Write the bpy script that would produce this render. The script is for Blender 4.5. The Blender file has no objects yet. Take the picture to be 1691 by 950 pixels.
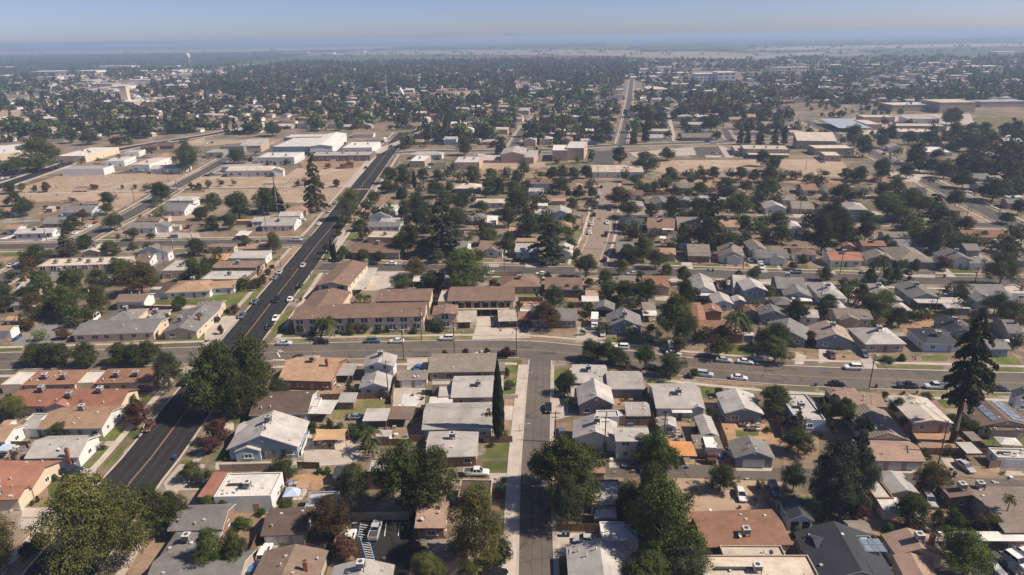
import bpy, math, random
import numpy as np
R = math.radians
# ---------------------------------------------------------------- camera, sky, sun, exposure
PW, PH, FPX, CAMH = 1691.0, 950.0, 1130.0, 92.0
PITCH, ROLL = R(20.17), R(0.85)
_F = np.array([0, math.cos(PITCH), -math.sin(PITCH)])
_U0 = np.array([0, math.sin(PITCH), math.cos(PITCH)])
_R0 = np.array([1.0, 0, 0])
_R = math.cos(ROLL) * _R0 - math.sin(ROLL) * _U0
_U = math.cos(ROLL) * _U0 + math.sin(ROLL) * _R0
scene = bpy.context.scene
camd = bpy.data.cameras.new('camera'); cam = bpy.data.objects.new('camera', camd)
scene.collection.objects.link(cam); scene.camera = cam
camd.sensor_width = 36.0; camd.lens = 36.0 * FPX / PW
camd.clip_start = 1.0; camd.clip_end = 90000.0
from mathutils import Matrix
cam.matrix_world = Matrix(((_R[0], _U[0], -_F[0], 0), (_R[1], _U[1], -_F[1], 0), (_R[2], _U[2], -_F[2], CAMH), (0, 0, 0, 1)))
SUN_EL, SUN_AZ = R(45), R(-7)      # azimuth measured from +X (right of the picture), towards +Y positive
world = bpy.data.worlds.new('World'); scene.world = world; world.use_nodes = True
wn = world.node_tree.nodes; wl = world.node_tree.links
sky = wn.new('ShaderNodeTexSky'); sky.sky_type = 'NISHITA'; sky.sun_disc = False
sky.sun_elevation = SUN_EL; sky.sun_rotation = math.pi / 2 - SUN_AZ
sky.altitude = 700; sky.air_density = 0.62; sky.dust_density = 0.9; sky.ozone_density = 6.0
tint = wn.new('ShaderNodeMix'); tint.data_type = 'RGBA'; tint.blend_type = 'MULTIPLY'; tint.inputs['Factor'].default_value = 1.0   # white balance of the sky
tint.inputs['B'].default_value = (1.14, 0.97, 0.99, 1); wl.new(sky.outputs[0], tint.inputs['A'])
wl.new(tint.outputs['Result'], wn['Background'].inputs[0]); wn['Background'].inputs[1].default_value = 0.082
sund = bpy.data.lights.new('sun', 'SUN'); sund.energy = 5.0; sund.angle = R(0.6); sund.color = (1.0, 0.88, 0.73)
sun = bpy.data.objects.new('sun', sund); scene.collection.objects.link(sun)
sun.rotation_euler = (0, math.pi / 2 - SUN_EL, SUN_AZ)
vs = scene.view_settings; vs.view_transform = 'Standard'; vs.look = 'None'; vs.gamma = 1.0; vs.exposure = 0.42
vs.use_curve_mapping = False
scene.cycles.max_bounces = 5; scene.cycles.diffuse_bounces = 2; scene.cycles.glossy_bounces = 2
scene.cycles.transparent_max_bounces = 4; scene.cycles.volume_bounces = 0
# ---------------------------------------------------------------- photo pixel <-> ground
def gz(px, py, z=0.0):
    d = _F * FPX + _R * (px - PW / 2) - _U * (py - PH / 2)
    t = (z - CAMH) / d[2]
    return np.array([d[0] * t, d[1] * t])
def proj(x, y, z):
    v = np.array([x, y, z - CAMH]); dp = v @ _F
    return PW / 2 + FPX * (v @ _R) / dp, PH / 2 - FPX * (v @ _U) / dp, dp
TX = (0, 338, 676, 1014, 1352); TY = (190, 380, 570, 760)
class T:                       # readings are taken on five-fold enlargements of the photograph
    c, r = 0, 0
def P(cx, cy):
    return TX[T.c] + cx / 5.0, TY[T.r] + cy / 5.0
C = scene.collection
HAZE = 0.00020
rng = random.Random(7)
# ---------------------------------------------------------------- materials
MATS = {}
def mat(name, col, rough=0.85, s1=0.25, v1=0.15, s2=5.0, v2=0.12, rnd=0.10, spec=0.25, metal=0.0,
        col2=None, mixs=0.08, mixw=0.12, mixp=0.5, stripe=None, attr=0.0, transl=0.0, bump=0.0, mix2=None, hue=0.0, crack=0.0):
    m = bpy.data.materials.new(name); m.use_nodes = True; MATS[name] = m
    nt = m.node_tree; N = nt.nodes; L = nt.links; b = N['Principled BSDF']
    b.inputs['Roughness'].default_value = rough; b.inputs['Metallic'].default_value = metal
    b.inputs['Specular IOR Level'].default_value = spec
    tc = N.new('ShaderNodeTexCoord'); oi = N.new('ShaderNodeObjectInfo')
    off = N.new('ShaderNodeVectorMath'); off.operation = 'MULTIPLY_ADD'
    cmb = N.new('ShaderNodeCombineXYZ')
    for i in range(3): L.new(oi.outputs['Random'], cmb.inputs[i])
    L.new(cmb.outputs[0], off.inputs[0]); off.inputs[1].default_value = (97, 61, 43); L.new(tc.outputs['Object'], off.inputs[2])
    V = off.outputs[0]
    def noise(s, det=4.0, rg=0.6):
        n = N.new('ShaderNodeTexNoise'); n.inputs['Scale'].default_value = s; n.inputs['Detail'].default_value = det
        n.inputs['Roughness'].default_value = rg; L.new(V, n.inputs['Vector']); return n.outputs['Fac']
    def rng_(fac, a, bb):
        r = N.new('ShaderNodeMapRange'); L.new(fac, r.inputs['Value']); r.inputs['From Min'].default_value = 0.25
        r.inputs['From Max'].default_value = 0.75; r.inputs['To Min'].default_value = a; r.inputs['To Max'].default_value = bb
        return r.outputs['Result']
    def mul(a, bsock):
        q = N.new('ShaderNodeMath'); q.operation = 'MULTIPLY'; L.new(a, q.inputs[0]); L.new(bsock, q.inputs[1]); return q.outputs[0]
    f = mul(rng_(noise(s1), 1 - v1, 1 + v1), rng_(noise(s2, 6.0, 0.7), 1 - v2, 1 + v2))
    if rnd:
        r = N.new('ShaderNodeMapRange'); L.new(oi.outputs['Random'], r.inputs['Value'])
        r.inputs['To Min'].default_value = 1 - rnd; r.inputs['To Max'].default_value = 1 + rnd; f = mul(f, r.outputs['Result'])
    if crack:
        vo = N.new('ShaderNodeTexVoronoi'); vo.feature = 'DISTANCE_TO_EDGE'; vo.inputs['Scale'].default_value = crack
        wv = N.new('ShaderNodeTexNoise'); wv.inputs['Scale'].default_value = crack * 2.5; L.new(V, wv.inputs['Vector'])
        ad = N.new('ShaderNodeVectorMath'); ad.operation = 'MULTIPLY_ADD'; L.new(wv.outputs['Color'], ad.inputs[0]); ad.inputs[1].default_value = (5, 5, 0); L.new(V, ad.inputs[2]); L.new(ad.outputs[0], vo.inputs['Vector'])
        r = N.new('ShaderNodeMapRange'); L.new(vo.outputs['Distance'], r.inputs['Value']); r.inputs['From Max'].default_value = 0.018; r.inputs['To Min'].default_value = 0.55; r.inputs['To Max'].default_value = 1.0; f = mul(f, r.outputs['Result'])
    if attr:
        a = N.new('ShaderNodeAttribute'); a.attribute_name = 'lv'
        r = N.new('ShaderNodeMapRange'); L.new(a.outputs['Fac'], r.inputs['Value'])
        r.inputs['To Min'].default_value = 1 - attr; r.inputs['To Max'].default_value = 1 + attr; f = mul(f, r.outputs['Result'])
    if stripe:
        ax, sc, dep = stripe
        w = N.new('ShaderNodeTexWave'); w.wave_type = 'BANDS'; w.bands_direction = ax; w.wave_profile = 'SIN'
        w.inputs['Scale'].default_value = sc; w.inputs['Distortion'].default_value = 0.4; w.inputs['Detail'].default_value = 1.0
        L.new(tc.outputs['Object'], w.inputs['Vector'])
        r = N.new('ShaderNodeMapRange'); L.new(w.outputs['Fac'], r.inputs['Value'])
        r.inputs['To Min'].default_value = 1 - dep; r.inputs['To Max'].default_value = 1 + dep; f = mul(f, r.outputs['Result'])
    base = N.new('ShaderNodeMix'); base.data_type = 'RGBA'
    base.inputs['A'].default_value = (*col, 1); base.inputs['B'].default_value = (*(col2 or col), 1)
    if col2:
        n = noise(mixs, 5.0, 0.65)
        r = N.new('ShaderNodeMapRange'); L.new(n, r.inputs['Value']); r.inputs['From Min'].default_value = mixp - mixw
        r.inputs['From Max'].default_value = mixp + mixw; L.new(r.outputs['Result'], base.inputs['Factor'])
    else: base.inputs['Factor'].default_value = 0.0
    bc = base.outputs['Result']
    if mix2:
        c3, sc3, p3, w3 = mix2
        b2 = N.new('ShaderNodeMix'); b2.data_type = 'RGBA'; L.new(bc, b2.inputs['A']); b2.inputs['B'].default_value = (*c3, 1)
        n = noise(sc3, 5.0, 0.6)
        r = N.new('ShaderNodeMapRange'); L.new(n, r.inputs['Value']); r.inputs['From Min'].default_value = p3 - w3
        r.inputs['From Max'].default_value = p3 + w3; L.new(r.outputs['Result'], b2.inputs['Factor']); bc = b2.outputs['Result']
    if hue:
        hs = N.new('ShaderNodeHueSaturation'); L.new(bc, hs.inputs['Color'])
        r = N.new('ShaderNodeMapRange'); L.new(oi.outputs['Random'], r.inputs['Value'])
        r.inputs['To Min'].default_value = 0.5 - hue; r.inputs['To Max'].default_value = 0.5 + hue
        L.new(r.outputs['Result'], hs.inputs['Hue']); bc = hs.outputs['Color']
    vm = N.new('ShaderNodeVectorMath'); vm.operation = 'SCALE'; L.new(bc, vm.inputs[0]); L.new(f, vm.inputs['Scale'])
    out = vm.outputs[0]
    L.new(out, b.inputs['Base Color'])
    if bump:
        bp = N.new('ShaderNodeBump'); bp.inputs['Strength'].default_value = bump; bp.inputs['Distance'].default_value = 0.05
        L.new(noise(s2 * 3), bp.inputs['Height']); L.new(bp.outputs[0], b.inputs['Normal'])
    if transl:
        t = N.new('ShaderNodeBsdfTranslucent'); L.new(out, t.inputs['Color'])
        mx = N.new('ShaderNodeMixShader'); mx.inputs[0].default_value = transl
        L.new(b.outputs[0], mx.inputs[1]); L.new(t.outputs[0], mx.inputs[2]); L.new(mx.outputs[0], N['Material Output'].inputs['Surface'])
    return m
# roofs: code -> (words, colour)
ROOF = {
 'lg': ('pale grey shingle', (0.395, 0.368, 0.34)), 'mg': ('mid grey shingle', (0.195, 0.185, 0.175)), 'dg': ('charcoal', (0.055, 0.058, 0.066)),
 'wh': ('white', (0.62, 0.585, 0.545)), 'tn': ('beige', (0.52, 0.44, 0.36)), 'br': ('brown', (0.205, 0.148, 0.115)),
 'db': ('dark brown', (0.115, 0.082, 0.068)), 'rb': ('reddish brown shingle', (0.215, 0.142, 0.108)), 'rt': ('rust brown', (0.26, 0.145, 0.095)),
 'rd': ('terracotta tile', (0.30, 0.145, 0.10)), 'or': ('tan shingle', (0.375, 0.245, 0.16)), 'bg': ('taupe shingle', (0.235, 0.20, 0.165)),
 'tt': ('pinkish tan tile', (0.31, 0.215, 0.165)), 'ts': ('grey-tan striped tile', (0.27, 0.215, 0.175)), 'mt': ('ribbed white metal', (0.50, 0.48, 0.45)),
 'oo': ('orange', (0.52, 0.25, 0.10)), 'rs': ('rusty metal', (0.33, 0.26, 0.20)), 'ds': ('patchy worn grey', (0.43, 0.39, 0.34)),
 'bt': ('light taupe', (0.35, 0.29, 0.235)), 'gg': ('green-grey', (0.21, 0.215, 0.185)), 'lb': ('pale blue', (0.42, 0.50, 0.62)),
 'so': ('solar panelled', (0.27, 0.31, 0.36)), 'bs': ('weathered shake', (0.25, 0.205, 0.165)), 'bl': ('blue tarpaulin', (0.10, 0.28, 0.62)),
}
def rword(k):
    w = ROOF[k][0].split(); return ' '.join(w[:2]) if w[0] in ('pale', 'mid', 'dark', 'light', 'rust', 'reddish', 'pinkish', 'patchy') else w[0]
for k, (w, c) in ROOF.items():
    kw = dict(rough=0.9, s1=0.30, v1=0.18, s2=2.2, v2=0.18, rnd=0.16, spec=0.15)
    if k in ('ts',): kw['stripe'] = ('X', 0.5, 0.38)
    if k in ('rd', 'tt'): kw['stripe'] = ('X', 1.3, 0.14)
    if k in ('mt', 'rs'): kw['stripe'] = ('X', 1.0, 0.12); kw['rough'] = 0.6
    if k == 'ds': kw.update(col2=(0.24, 0.16, 0.11), mixs=0.28, mixw=0.02, mixp=0.60)
    if k == 'rs': kw.update(col2=(0.40, 0.38, 0.34), mixs=0.5)
    if k == 'bs': kw.update(s2=2.2, v2=0.3)
    if k in ('lg', 'mg', 'bg', 'rb', 'br', 'bt', 'or', 'db', 'rt', 'gg'): kw['stripe'] = ('Y', 2.4, 0.05); kw.update(col2=tuple(x * 0.8 for x in c), mixs=0.5, mixw=0.2, mixp=0.55)
    if k in ('wh', 'tn', 'lg'): kw.update(col2=tuple(x * 0.74 for x in c), mixs=0.22, mixw=0.14, mixp=0.58)
    mat('roof_' + k, c, **kw)
WALL = {'w': ('white', (0.66, 0.655, 0.64)), 'c': ('cream', (0.60, 0.49, 0.36)), 't': ('tan', (0.43, 0.34, 0.26)), 'g': ('grey', (0.24, 0.24, 0.235)),
 'b': ('blue-grey', (0.27, 0.34, 0.40)), 'k': ('brick', (0.27, 0.165, 0.115)), 'lb': ('pale blue', (0.45, 0.54, 0.63)), 'gb': ('slate blue', (0.21, 0.25, 0.29)),
 'dk': ('dark', (0.09, 0.085, 0.08)), 'br': ('brown', (0.21, 0.15, 0.115)), 'or': ('peach', (0.55, 0.36, 0.25)), 'tg': ('taupe', (0.28, 0.245, 0.21))}
for k, (w, c) in WALL.items():
    mat('wall_' + k, c, rough=0.9, s1=0.5, v1=0.07, s2=4.0, v2=0.06, rnd=0.06, spec=0.1, stripe=('Z', 2.6, 0.12) if k == 'k' else None)
mat('fascia', (0.62, 0.61, 0.58), rnd=0.15); mat('fascia_brown', (0.14, 0.09, 0.065)); mat('frame', (0.70, 0.69, 0.67), rnd=0)
mat('pane', (0.028, 0.035, 0.045), rough=0.12, spec=0.6, rnd=0.3); mat('blue_pane', (0.03, 0.045, 0.085), rough=0.2, spec=0.5)
mat('door', (0.30, 0.20, 0.14), rnd=0.4); mat('garage_door', (0.68, 0.67, 0.64), stripe=('Z', 1.4, 0.08)); mat('opening_shade', (0.012, 0.011, 0.01))  # the near-black paints the shade inside openings
mat('brick', (0.30, 0.14, 0.085), stripe=('Z', 3, 0.12)); mat('metal', (0.50, 0.49, 0.46), rough=0.55, rnd=0.25); mat('dark_metal', (0.07, 0.07, 0.07), rough=0.6)
mat('solar', (0.20, 0.24, 0.30), rough=0.25, spec=0.6); mat('post', (0.33, 0.28, 0.23)); mat('white_post', (0.6, 0.58, 0.55))
# ground family
mat('ground', (0.235, 0.170, 0.117), s1=0.05, v1=0.20, s2=0.6, v2=0.22, rnd=0, col2=(0.125, 0.108, 0.064), mixs=0.035, mixw=0.10, mixp=0.50, mix2=((0.29, 0.25, 0.205), 0.11, 0.60, 0.06))
mat('dry_field', (0.425, 0.308, 0.216), s1=0.015, v1=0.14, s2=0.5, v2=0.10, rnd=0.05, col2=(0.29, 0.208, 0.142), mixs=0.028, mixw=0.14, mix2=((0.42, 0.35, 0.27), 0.05, 0.60, 0.08))
mat('dirt', (0.31, 0.215, 0.14), s1=0.12, v1=0.16, s2=1.5, v2=0.14, rnd=0.12, col2=(0.22, 0.145, 0.095), mixs=0.2, mixw=0.15)
mat('orange_dirt', (0.40, 0.245, 0.14), s1=0.12, v1=0.12, s2=1.2, v2=0.14, rnd=0.10, col2=(0.30, 0.185, 0.11), mixs=0.25)
mat('lawn', (0.098, 0.118, 0.036), s1=0.2, v1=0.15, s2=2.5, v2=0.2, rnd=0.2, spec=0.05, col2=(0.17, 0.16, 0.06), mixs=0.14, mixw=0.10, mixp=0.57)
mat('dry_lawn', (0.21, 0.175, 0.085), s1=0.15, v1=0.14, s2=2.0, v2=0.16, rnd=0.15, spec=0.05, col2=(0.115, 0.13, 0.045), mixs=0.2, mixw=0.12)
mat('concrete', (0.48, 0.41, 0.345), s1=0.12, v1=0.10, s2=2.0, v2=0.07, rnd=0.09, col2=(0.33, 0.29, 0.25), mixs=0.25, mixw=0.2, mixp=0.56)
mat('asphalt_new', (0.024, 0.0233, 0.0228), s1=0.05, v1=0.16, s2=1.2, v2=0.10, rnd=0, rough=0.92, col2=(0.026, 0.025, 0.024), mixs=0.08, mixw=0.1, crack=0.05)
mat('asphalt_worn', (0.031, 0.0298, 0.0288), s1=0.1, v1=0.3, s2=1.0, v2=0.2, rnd=0)
mat('asphalt_old', (0.136, 0.117, 0.100), s1=0.06, v1=0.14, s2=1.5, v2=0.10, rnd=0.05, rough=0.95, col2=(0.115, 0.098, 0.083), mixs=0.10, mixw=0.12, crack=0.11)
mat('asphalt_mid', (0.105, 0.092, 0.081), s1=0.05, v1=0.14, s2=1.5, v2=0.10, rnd=0.06, rough=0.95, col2=(0.075, 0.068, 0.062), mixs=0.10, mixw=0.12, crack=0.09)
mat('asphalt_tan', (0.26, 0.20, 0.15), s1=0.06, v1=0.12, s2=1.5, v2=0.1, rnd=0, col2=(0.24, 0.19, 0.15), mixs=0.1, mixw=0.12, crack=0.1)
mat('gravel', (0.205, 0.195, 0.18), s1=0.1, v1=0.12, s2=1.0, v2=0.12, rnd=0)
mat('paint_yellow', (0.42, 0.26, 0.11), rnd=0, v2=0.25); mat('paint_white', (0.62, 0.60, 0.57), rnd=0, v2=0.2); mat('paint_blue', (0.13, 0.30, 0.55), rnd=0)
mat('patch_tar', (0.075, 0.07, 0.066), rnd=0.3)
mat('fence_wood', (0.185, 0.115, 0.075), stripe=('X', 3.3, 0.22), rnd=0.25); mat('fence_white', (0.62, 0.6, 0.57), stripe=('X', 3.3, 0.15)); mat('fence_block', (0.36, 0.28, 0.21), rnd=0.15)
mat('pole_wood', (0.115, 0.075, 0.052), rnd=0.25); mat('bark', (0.082, 0.060, 0.045), s2=8, v2=0.3, rnd=0.25); mat('bark_pale', (0.20, 0.165, 0.13), s2=8, v2=0.3)
mat('shade_cloth', (0.60, 0.40, 0.22), transl=0.25, rnd=0); mat('canopy_blue', (0.46, 0.55, 0.68), transl=0.2, rnd=0)
mat('pool', (0.56, 0.56, 0.53), rough=0.5, rnd=0); mat('wire', (0.03, 0.03, 0.03), rnd=0)
LEAF = {'O': (0.064, 0.074, 0.025), 'B': (0.086, 0.104, 0.030), 'V': (0.108, 0.109, 0.032), 'R': (0.105, 0.052, 0.038), 'S': (0.082, 0.096, 0.046), 'P': (0.082, 0.084, 0.046),
        'C': (0.088, 0.100, 0.062), 'D': (0.098, 0.078, 0.046), 'Y': (0.036, 0.052, 0.022), 'H': (0.060, 0.085, 0.024), 'Q': (0.085, 0.105, 0.035), 'M': (0.105, 0.105, 0.045), 'F': (0.058, 0.068, 0.028), 'A': (0.10, 0.078, 0.034)}
for k, c in LEAF.items():
    mat('leaf_' + k, c, rough=0.75, s1=0.8, v1=0.12, s2=6, v2=0.12, rnd=0.26, spec=0.06, attr=0.55, transl=0.22, hue=0.018)
# ---------------------------------------------------------------- mesh helpers
def mesh(name, verts, faces, mats, idx=None, smooth=False):
    me = bpy.data.meshes.new(name); me.from_pydata([tuple(map(float, v)) for v in verts], [], faces)
    for m in mats: me.materials.append(MATS[m])
    if idx is not None: me.polygons.foreach_set('material_index', idx)
    if smooth: me.polygons.foreach_set('use_smooth', [True] * len(me.polygons))
    return me
def ob(name, me, parent=None, loc=(0, 0, 0), rz=0.0, sc=None, rot=None):
    o = bpy.data.objects.new(name, me); C.objects.link(o); o.location = loc
    o.rotation_euler = rot if rot else (0, 0, rz)
    if sc is not None: o.scale = sc
    if parent: o.parent = parent
    return o
def tag(o, label, cat=None, group=None, kind=None):
    if label: o['label'] = label
    if cat: o['category'] = cat
    if group: o['group'] = group
    if kind: o['kind'] = kind
    return o
class MB:
    def __init__(s): s.v = []; s.f = []; s.i = []
    def box(s, x0, x1, y0, y1, z0, z1, m=0, top=None):
        b = len(s.v)
        s.v += [(x0, y0, z0), (x1, y0, z0), (x1, y1, z0), (x0, y1, z0), (x0, y0, z1), (x1, y0, z1), (x1, y1, z1), (x0, y1, z1)]
        s.f += [(b, b+3, b+2, b+1), (b+4, b+5, b+6, b+7), (b, b+1, b+5, b+4), (b+1, b+2, b+6, b+5), (b+2, b+3, b+7, b+6), (b+3, b, b+4, b+7)]
        s.i += [m, m if top is None else top, m, m, m, m]
    def tube(s, p0, p1, r0, r1, n=7, m=0, caps=True):
        p0 = np.array(p0, float); p1 = np.array(p1, float); d = p1 - p0; d /= np.linalg.norm(d) + 1e-9
        a = np.cross(d, (0, 0, 1) if abs(d[2]) < 0.9 else (1, 0, 0)); a /= np.linalg.norm(a); c = np.cross(d, a); b = len(s.v)
        for k in range(n):
            t = 2 * math.pi * k / n; u = a * math.cos(t) + c * math.sin(t)
            s.v.append(tuple(p0 + u * r0)); s.v.append(tuple(p1 + u * r1))
        for k in range(n):
            j = (k + 1) % n; s.f.append((b+2*k, b+2*k+1, b+2*j+1, b+2*j)); s.i.append(m)
        if caps:
            s.f.append(tuple(b+2*k+1 for k in range(n))); s.i.append(m); s.f.append(tuple(b+2*k for k in reversed(range(n)))); s.i.append(m)
    def slab(s, tops, faces, t, m0=0, m1=1):           # sheet of top faces thickened downwards
        b = len(s.v); n = len(tops); s.v += [tuple(v) for v in tops] + [(v[0], v[1], v[2] - t) for v in tops]; ed = {}
        for f in faces:
            s.f.append(tuple(b + q for q in f)); s.i.append(m0); s.f.append(tuple(b + n + q for q in reversed(f))); s.i.append(m1)
            for q in range(len(f)):
                e = (f[q], f[(q+1) % len(f)]); ed[e] = 1
        for (p, q) in ed:
            if (q, p) not in ed: s.f.append((b+q, b+p, b+n+p, b+n+q)); s.i.append(m1)
    def me(s, name, mats, smooth=False): return mesh(name, s.v, s.f, mats, s.i, smooth)
def wp(pts): return [gz(*P(*p)) for p in pts]
def poly_sheet(name, pts, m, z, label=None, h=0.0, absolute=False):
    w = [gz(*p) for p in pts] if absolute else wp(pts)
    n = len(w)
    a = sum(w[i][0] * w[(i+1) % n][1] - w[(i+1) % n][0] * w[i][1] for i in range(n))
    if a < 0: w = w[::-1]
    c = sum(w) / n; mb = MB()
    mb.slab([(p[0] - c[0], p[1] - c[1], z) for p in w], [tuple(range(n))], max(h, 0.004))
    o = ob(name, mb.me(name, [m, m]), None, (c[0], c[1], 0)); o['kind'] = 'structure'
    if label: o['label'] = label
    return o
def smooth_line(w, step=4.0):
    w = [np.array(p, float) for p in w]; out = []
    if len(w) == 2: return w
    for i in range(len(w) - 1):
        p0, p1, p2, p3 = w[max(i-1, 0)], w[i], w[i+1], w[min(i+2, len(w)-1)]
        k = max(2, min(12, int(np.linalg.norm(p2 - p1) / step)))
        for j in range(k):
            t = j / k
            out.append(0.5 * ((2*p1) + (-p0+p2)*t + (2*p0-5*p1+4*p2-p3)*t*t + (-p0+3*p1-3*p2+p3)*t**3))
    out.append(w[-1]); return out
def offset_line(w, off):
    out = []
    for i in range(len(w)):
        d = w[min(i+1, len(w)-1)] - w[max(i-1, 0)]; d = d / (np.linalg.norm(d) + 1e-9)
        out.append(w[i] + np.array([d[1], -d[0]]) * off)         # positive offset = right of travel
    return out
def band(name, L_, R_, m, z, h=0.004, label=None):
    n = len(L_); mb = MB(); tops = [(p[0], p[1], z) for p in L_] + [(p[0], p[1], z) for p in R_]
    mb.slab(tops, [(i, n + i, n + i + 1, i + 1) for i in range(n - 1)], h)
    o = ob(name, mb.me(name, [m, m])); o['kind'] = 'structure'
    if label: o['label'] = label
    return o
def line_band(name, w, off, width, m, z, h=0.004, label=None):
    return band(name, offset_line(w, off - width / 2), offset_line(w, off + width / 2), m, z, h, label)
# ---------------------------------------------------------------- terrain, roads, kerbs, pavements
def big_sheet(name, x0, x1, y0, y1, m, z):
    mb = MB(); mb.slab([(x0, y0, z), (x1, y0, z), (x1, y1, z), (x0, y1, z)], [(0, 1, 2, 3)], 0.2)
    o = ob(name, mb.me(name, [m, m])); o['kind'] = 'structure'; return o
big_sheet('ground', -40000, 40000, -400, 60000, 'ground', 0.0)
ROADS = []
def road(name, pts, width, m, z, label, left=None, right=None, kerb=True):
    w = smooth_line([gz(*p) for p in pts], 6.0)
    o = band(name, offset_line(w, -width / 2), offset_line(w, width / 2), m, z, 0.004, label)
    ROADS.append(dict(w=w, hw=width / 2, left=left, right=right, kerb=kerb, label=label)); return w
AV = [(70, 988), (98, 950), (218, 793), (248, 758), (328, 652), (406, 554), (448, 500), (480, 460), (522, 406), (550, 372), (588, 320), (634, 259), (655, 234), (668, 219)]
w_av = road('road', AV, 13.4, 'asphalt_new', 0.030, 'wide dark asphalt avenue crossing the left half diagonally', (3.3, 1.6), (3.3, 1.6))
S1 = [(-60, 599), (0, 597), (170, 592), (300, 588), (390, 584), (460, 582), (586, 579), (706, 577), (784, 576), (860, 577), (905, 580), (952, 585), (1000, 590), (1060, 597), (1134, 606), (1214, 613.5), (1270, 618), (1352, 622.5), (1442, 625.5), (1562, 629), (1690, 633), (1790, 636)]
w_s1 = road('road.001', S1, 12.0, 'asphalt_old', 0.026, 'brownish grey cross street curving down to the right', (3.2, 1.5), (3.2, 1.5))
w_cs = road('road.002', [(886, 1000), (885.5, 950), (884, 780), (887, 700), (891, 612), (893, 588)], 6.4, 'asphalt_old', 0.022, 'narrow worn side street running up to the cross street', (0.0, 2.7), (0.0, 0.6))
w_s2 = road('road.003', [(528, 441), (606, 441), (706, 444), (816, 445.5), (946, 448), (1122, 451), (1240, 455), (1352, 458), (1452, 461.5), (1570, 464.5), (1720, 467)], 10.0, 'asphalt_mid', 0.022, 'second grey cross street between the bungalow rows', (3.0, 1.4), (3.0, 1.4))
road('road.004', [(968, 450), (972, 430), (990, 384), (1000, 330), (1003, 303)], 9.2, 'asphalt_tan', 0.026, 'tan side street lined with parked cars beyond the second cross street', (2.2, 1.4), (2.2, 1.4))
road('road.005', [(1005, 358), (1110, 359), (1234, 361.5), (1330, 364.5), (1490, 367), (1600, 371), (1720, 375)], 8.4, 'asphalt_mid', 0.020, 'third cross street on the right half', (2.6, 1.3), (2.6, 1.3))
road('road.006', [(1720, 395), (1620, 345), (1545, 307), (1470, 268), (1400, 233), (1330, 199)], 10.5, 'asphalt_mid', 0.034, 'grey street running up past the school on the right', (2.4, 1.4), (2.4, 1.4))
road('road.007', [(-60, 409.5), (0, 408), (160, 404.5), (338, 401.5), (468, 400), (515, 399.5)], 9.6, 'asphalt_mid', 0.022, 'left cross street meeting the avenue', (3.0, 1.4), (3.0, 1.4))
road('road.008', [(-50, 487), (0, 461), (72, 428), (150, 388), (172, 376), (232, 345), (300, 303), (338, 283), (376, 261)], 9.4, 'asphalt_mid', 0.034, 'left side street crossing the dry field', (2.4, 1.4), (2.4, 1.4))
road('road.009', [(-30, 318), (0, 308), (60, 288), (108, 271), (150, 258), (230, 241), (338, 224), (390, 214), (470, 200)], 12, 'asphalt_new', 0.020, 'dark road past the white shopping buildings', (0.6, 2.2), (0.6, 2.2))
road('road.010', [(95, 268), (200, 263), (290, 259), (338, 258.5), (500, 256.5), (600, 257), (640, 254), (700, 250), (780, 249.5), (900, 248), (1000, 241), (1060, 239), (1230, 233.5), (1330, 231), (1410, 233)], 11, 'asphalt_mid', 0.018, 'far cross street beyond the dry lots', (0.5, 1.8), (0.5, 1.8))
road('road.011', [(1026, 240), (1036, 190), (1043, 132)], 7.6, 'asphalt_mid', 0.024, 'far straight street running towards the horizon', (1.0, 1.3), (1.0, 1.3))
road('road.012', [(845, 246), (866, 211), (884, 194)], 7.0, 'asphalt_mid', 0.024, 'small far street with parked cars', (1.0, 1.2), (1.0, 1.2))
road('road.013', [(1207, 233), (1196, 214)], 7.0, 'asphalt_mid', 0.024, 'small far street right of the straight one', (1.0, 1.2), (1.0, 1.2))
road('road.014', [(985, 777), (1100, 778), (1200, 780), (1300, 785), (1420, 788), (1560, 797), (1720, 807)], 5.2, 'asphalt_old', 0.018, 'back alley between the houses at lower right', None, None, False)
road('road.015', [(1104, 190), (1114, 233)], 4.0, 'concrete', 0.018, 'pale concrete alley on the far right', None, None, False)
def in_road(p, skip, extra=0.6):
    for r in ROADS:
        if r is skip or not r['kerb']: continue
        w = r['_a']; d = np.min(np.hypot(w[:, 0] - p[0], w[:, 1] - p[1]))
        if d < r['hw'] + extra: return True
    return False
def densify(w, step=3.0):
    out = []
    for a, b in zip(w[:-1], w[1:]):
        k = max(1, int(np.linalg.norm(b - a) / step))
        out += [a + (b - a) * j / k for j in range(k)]
    out.append(w[-1]); return out
for r in ROADS: r['_d'] = densify(r['w']); r['_a'] = np.array(r['_d'])
nk = 0
def runs(line, r, extra):
    run = []
    for p in line:
        if in_road(p, r, extra):
            if len(run) > 1: yield run
            run = []
        else: run.append(p)
    if len(run) > 1: yield run
for r in ROADS:
    if not r['kerb']: continue
    for sgn, sw in ((-1, r['left']), (1, r['right'])):
        if not sw: continue
        e = offset_line(r['_d'], sgn * (r['hw'] + 0.22))
        for run in runs(e, r, 0.5): line_band('kerb', run, 0, 0.44, 'concrete', 0.13, 0.13)
        verge, width = sw
        s = offset_line(r['_d'], sgn * (r['hw'] + 0.46 + verge + width / 2))
        for run in runs(s, r, 2.0): line_band('sidewalk', run, 0, width, 'concrete', 0.125, 0.12)
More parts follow.
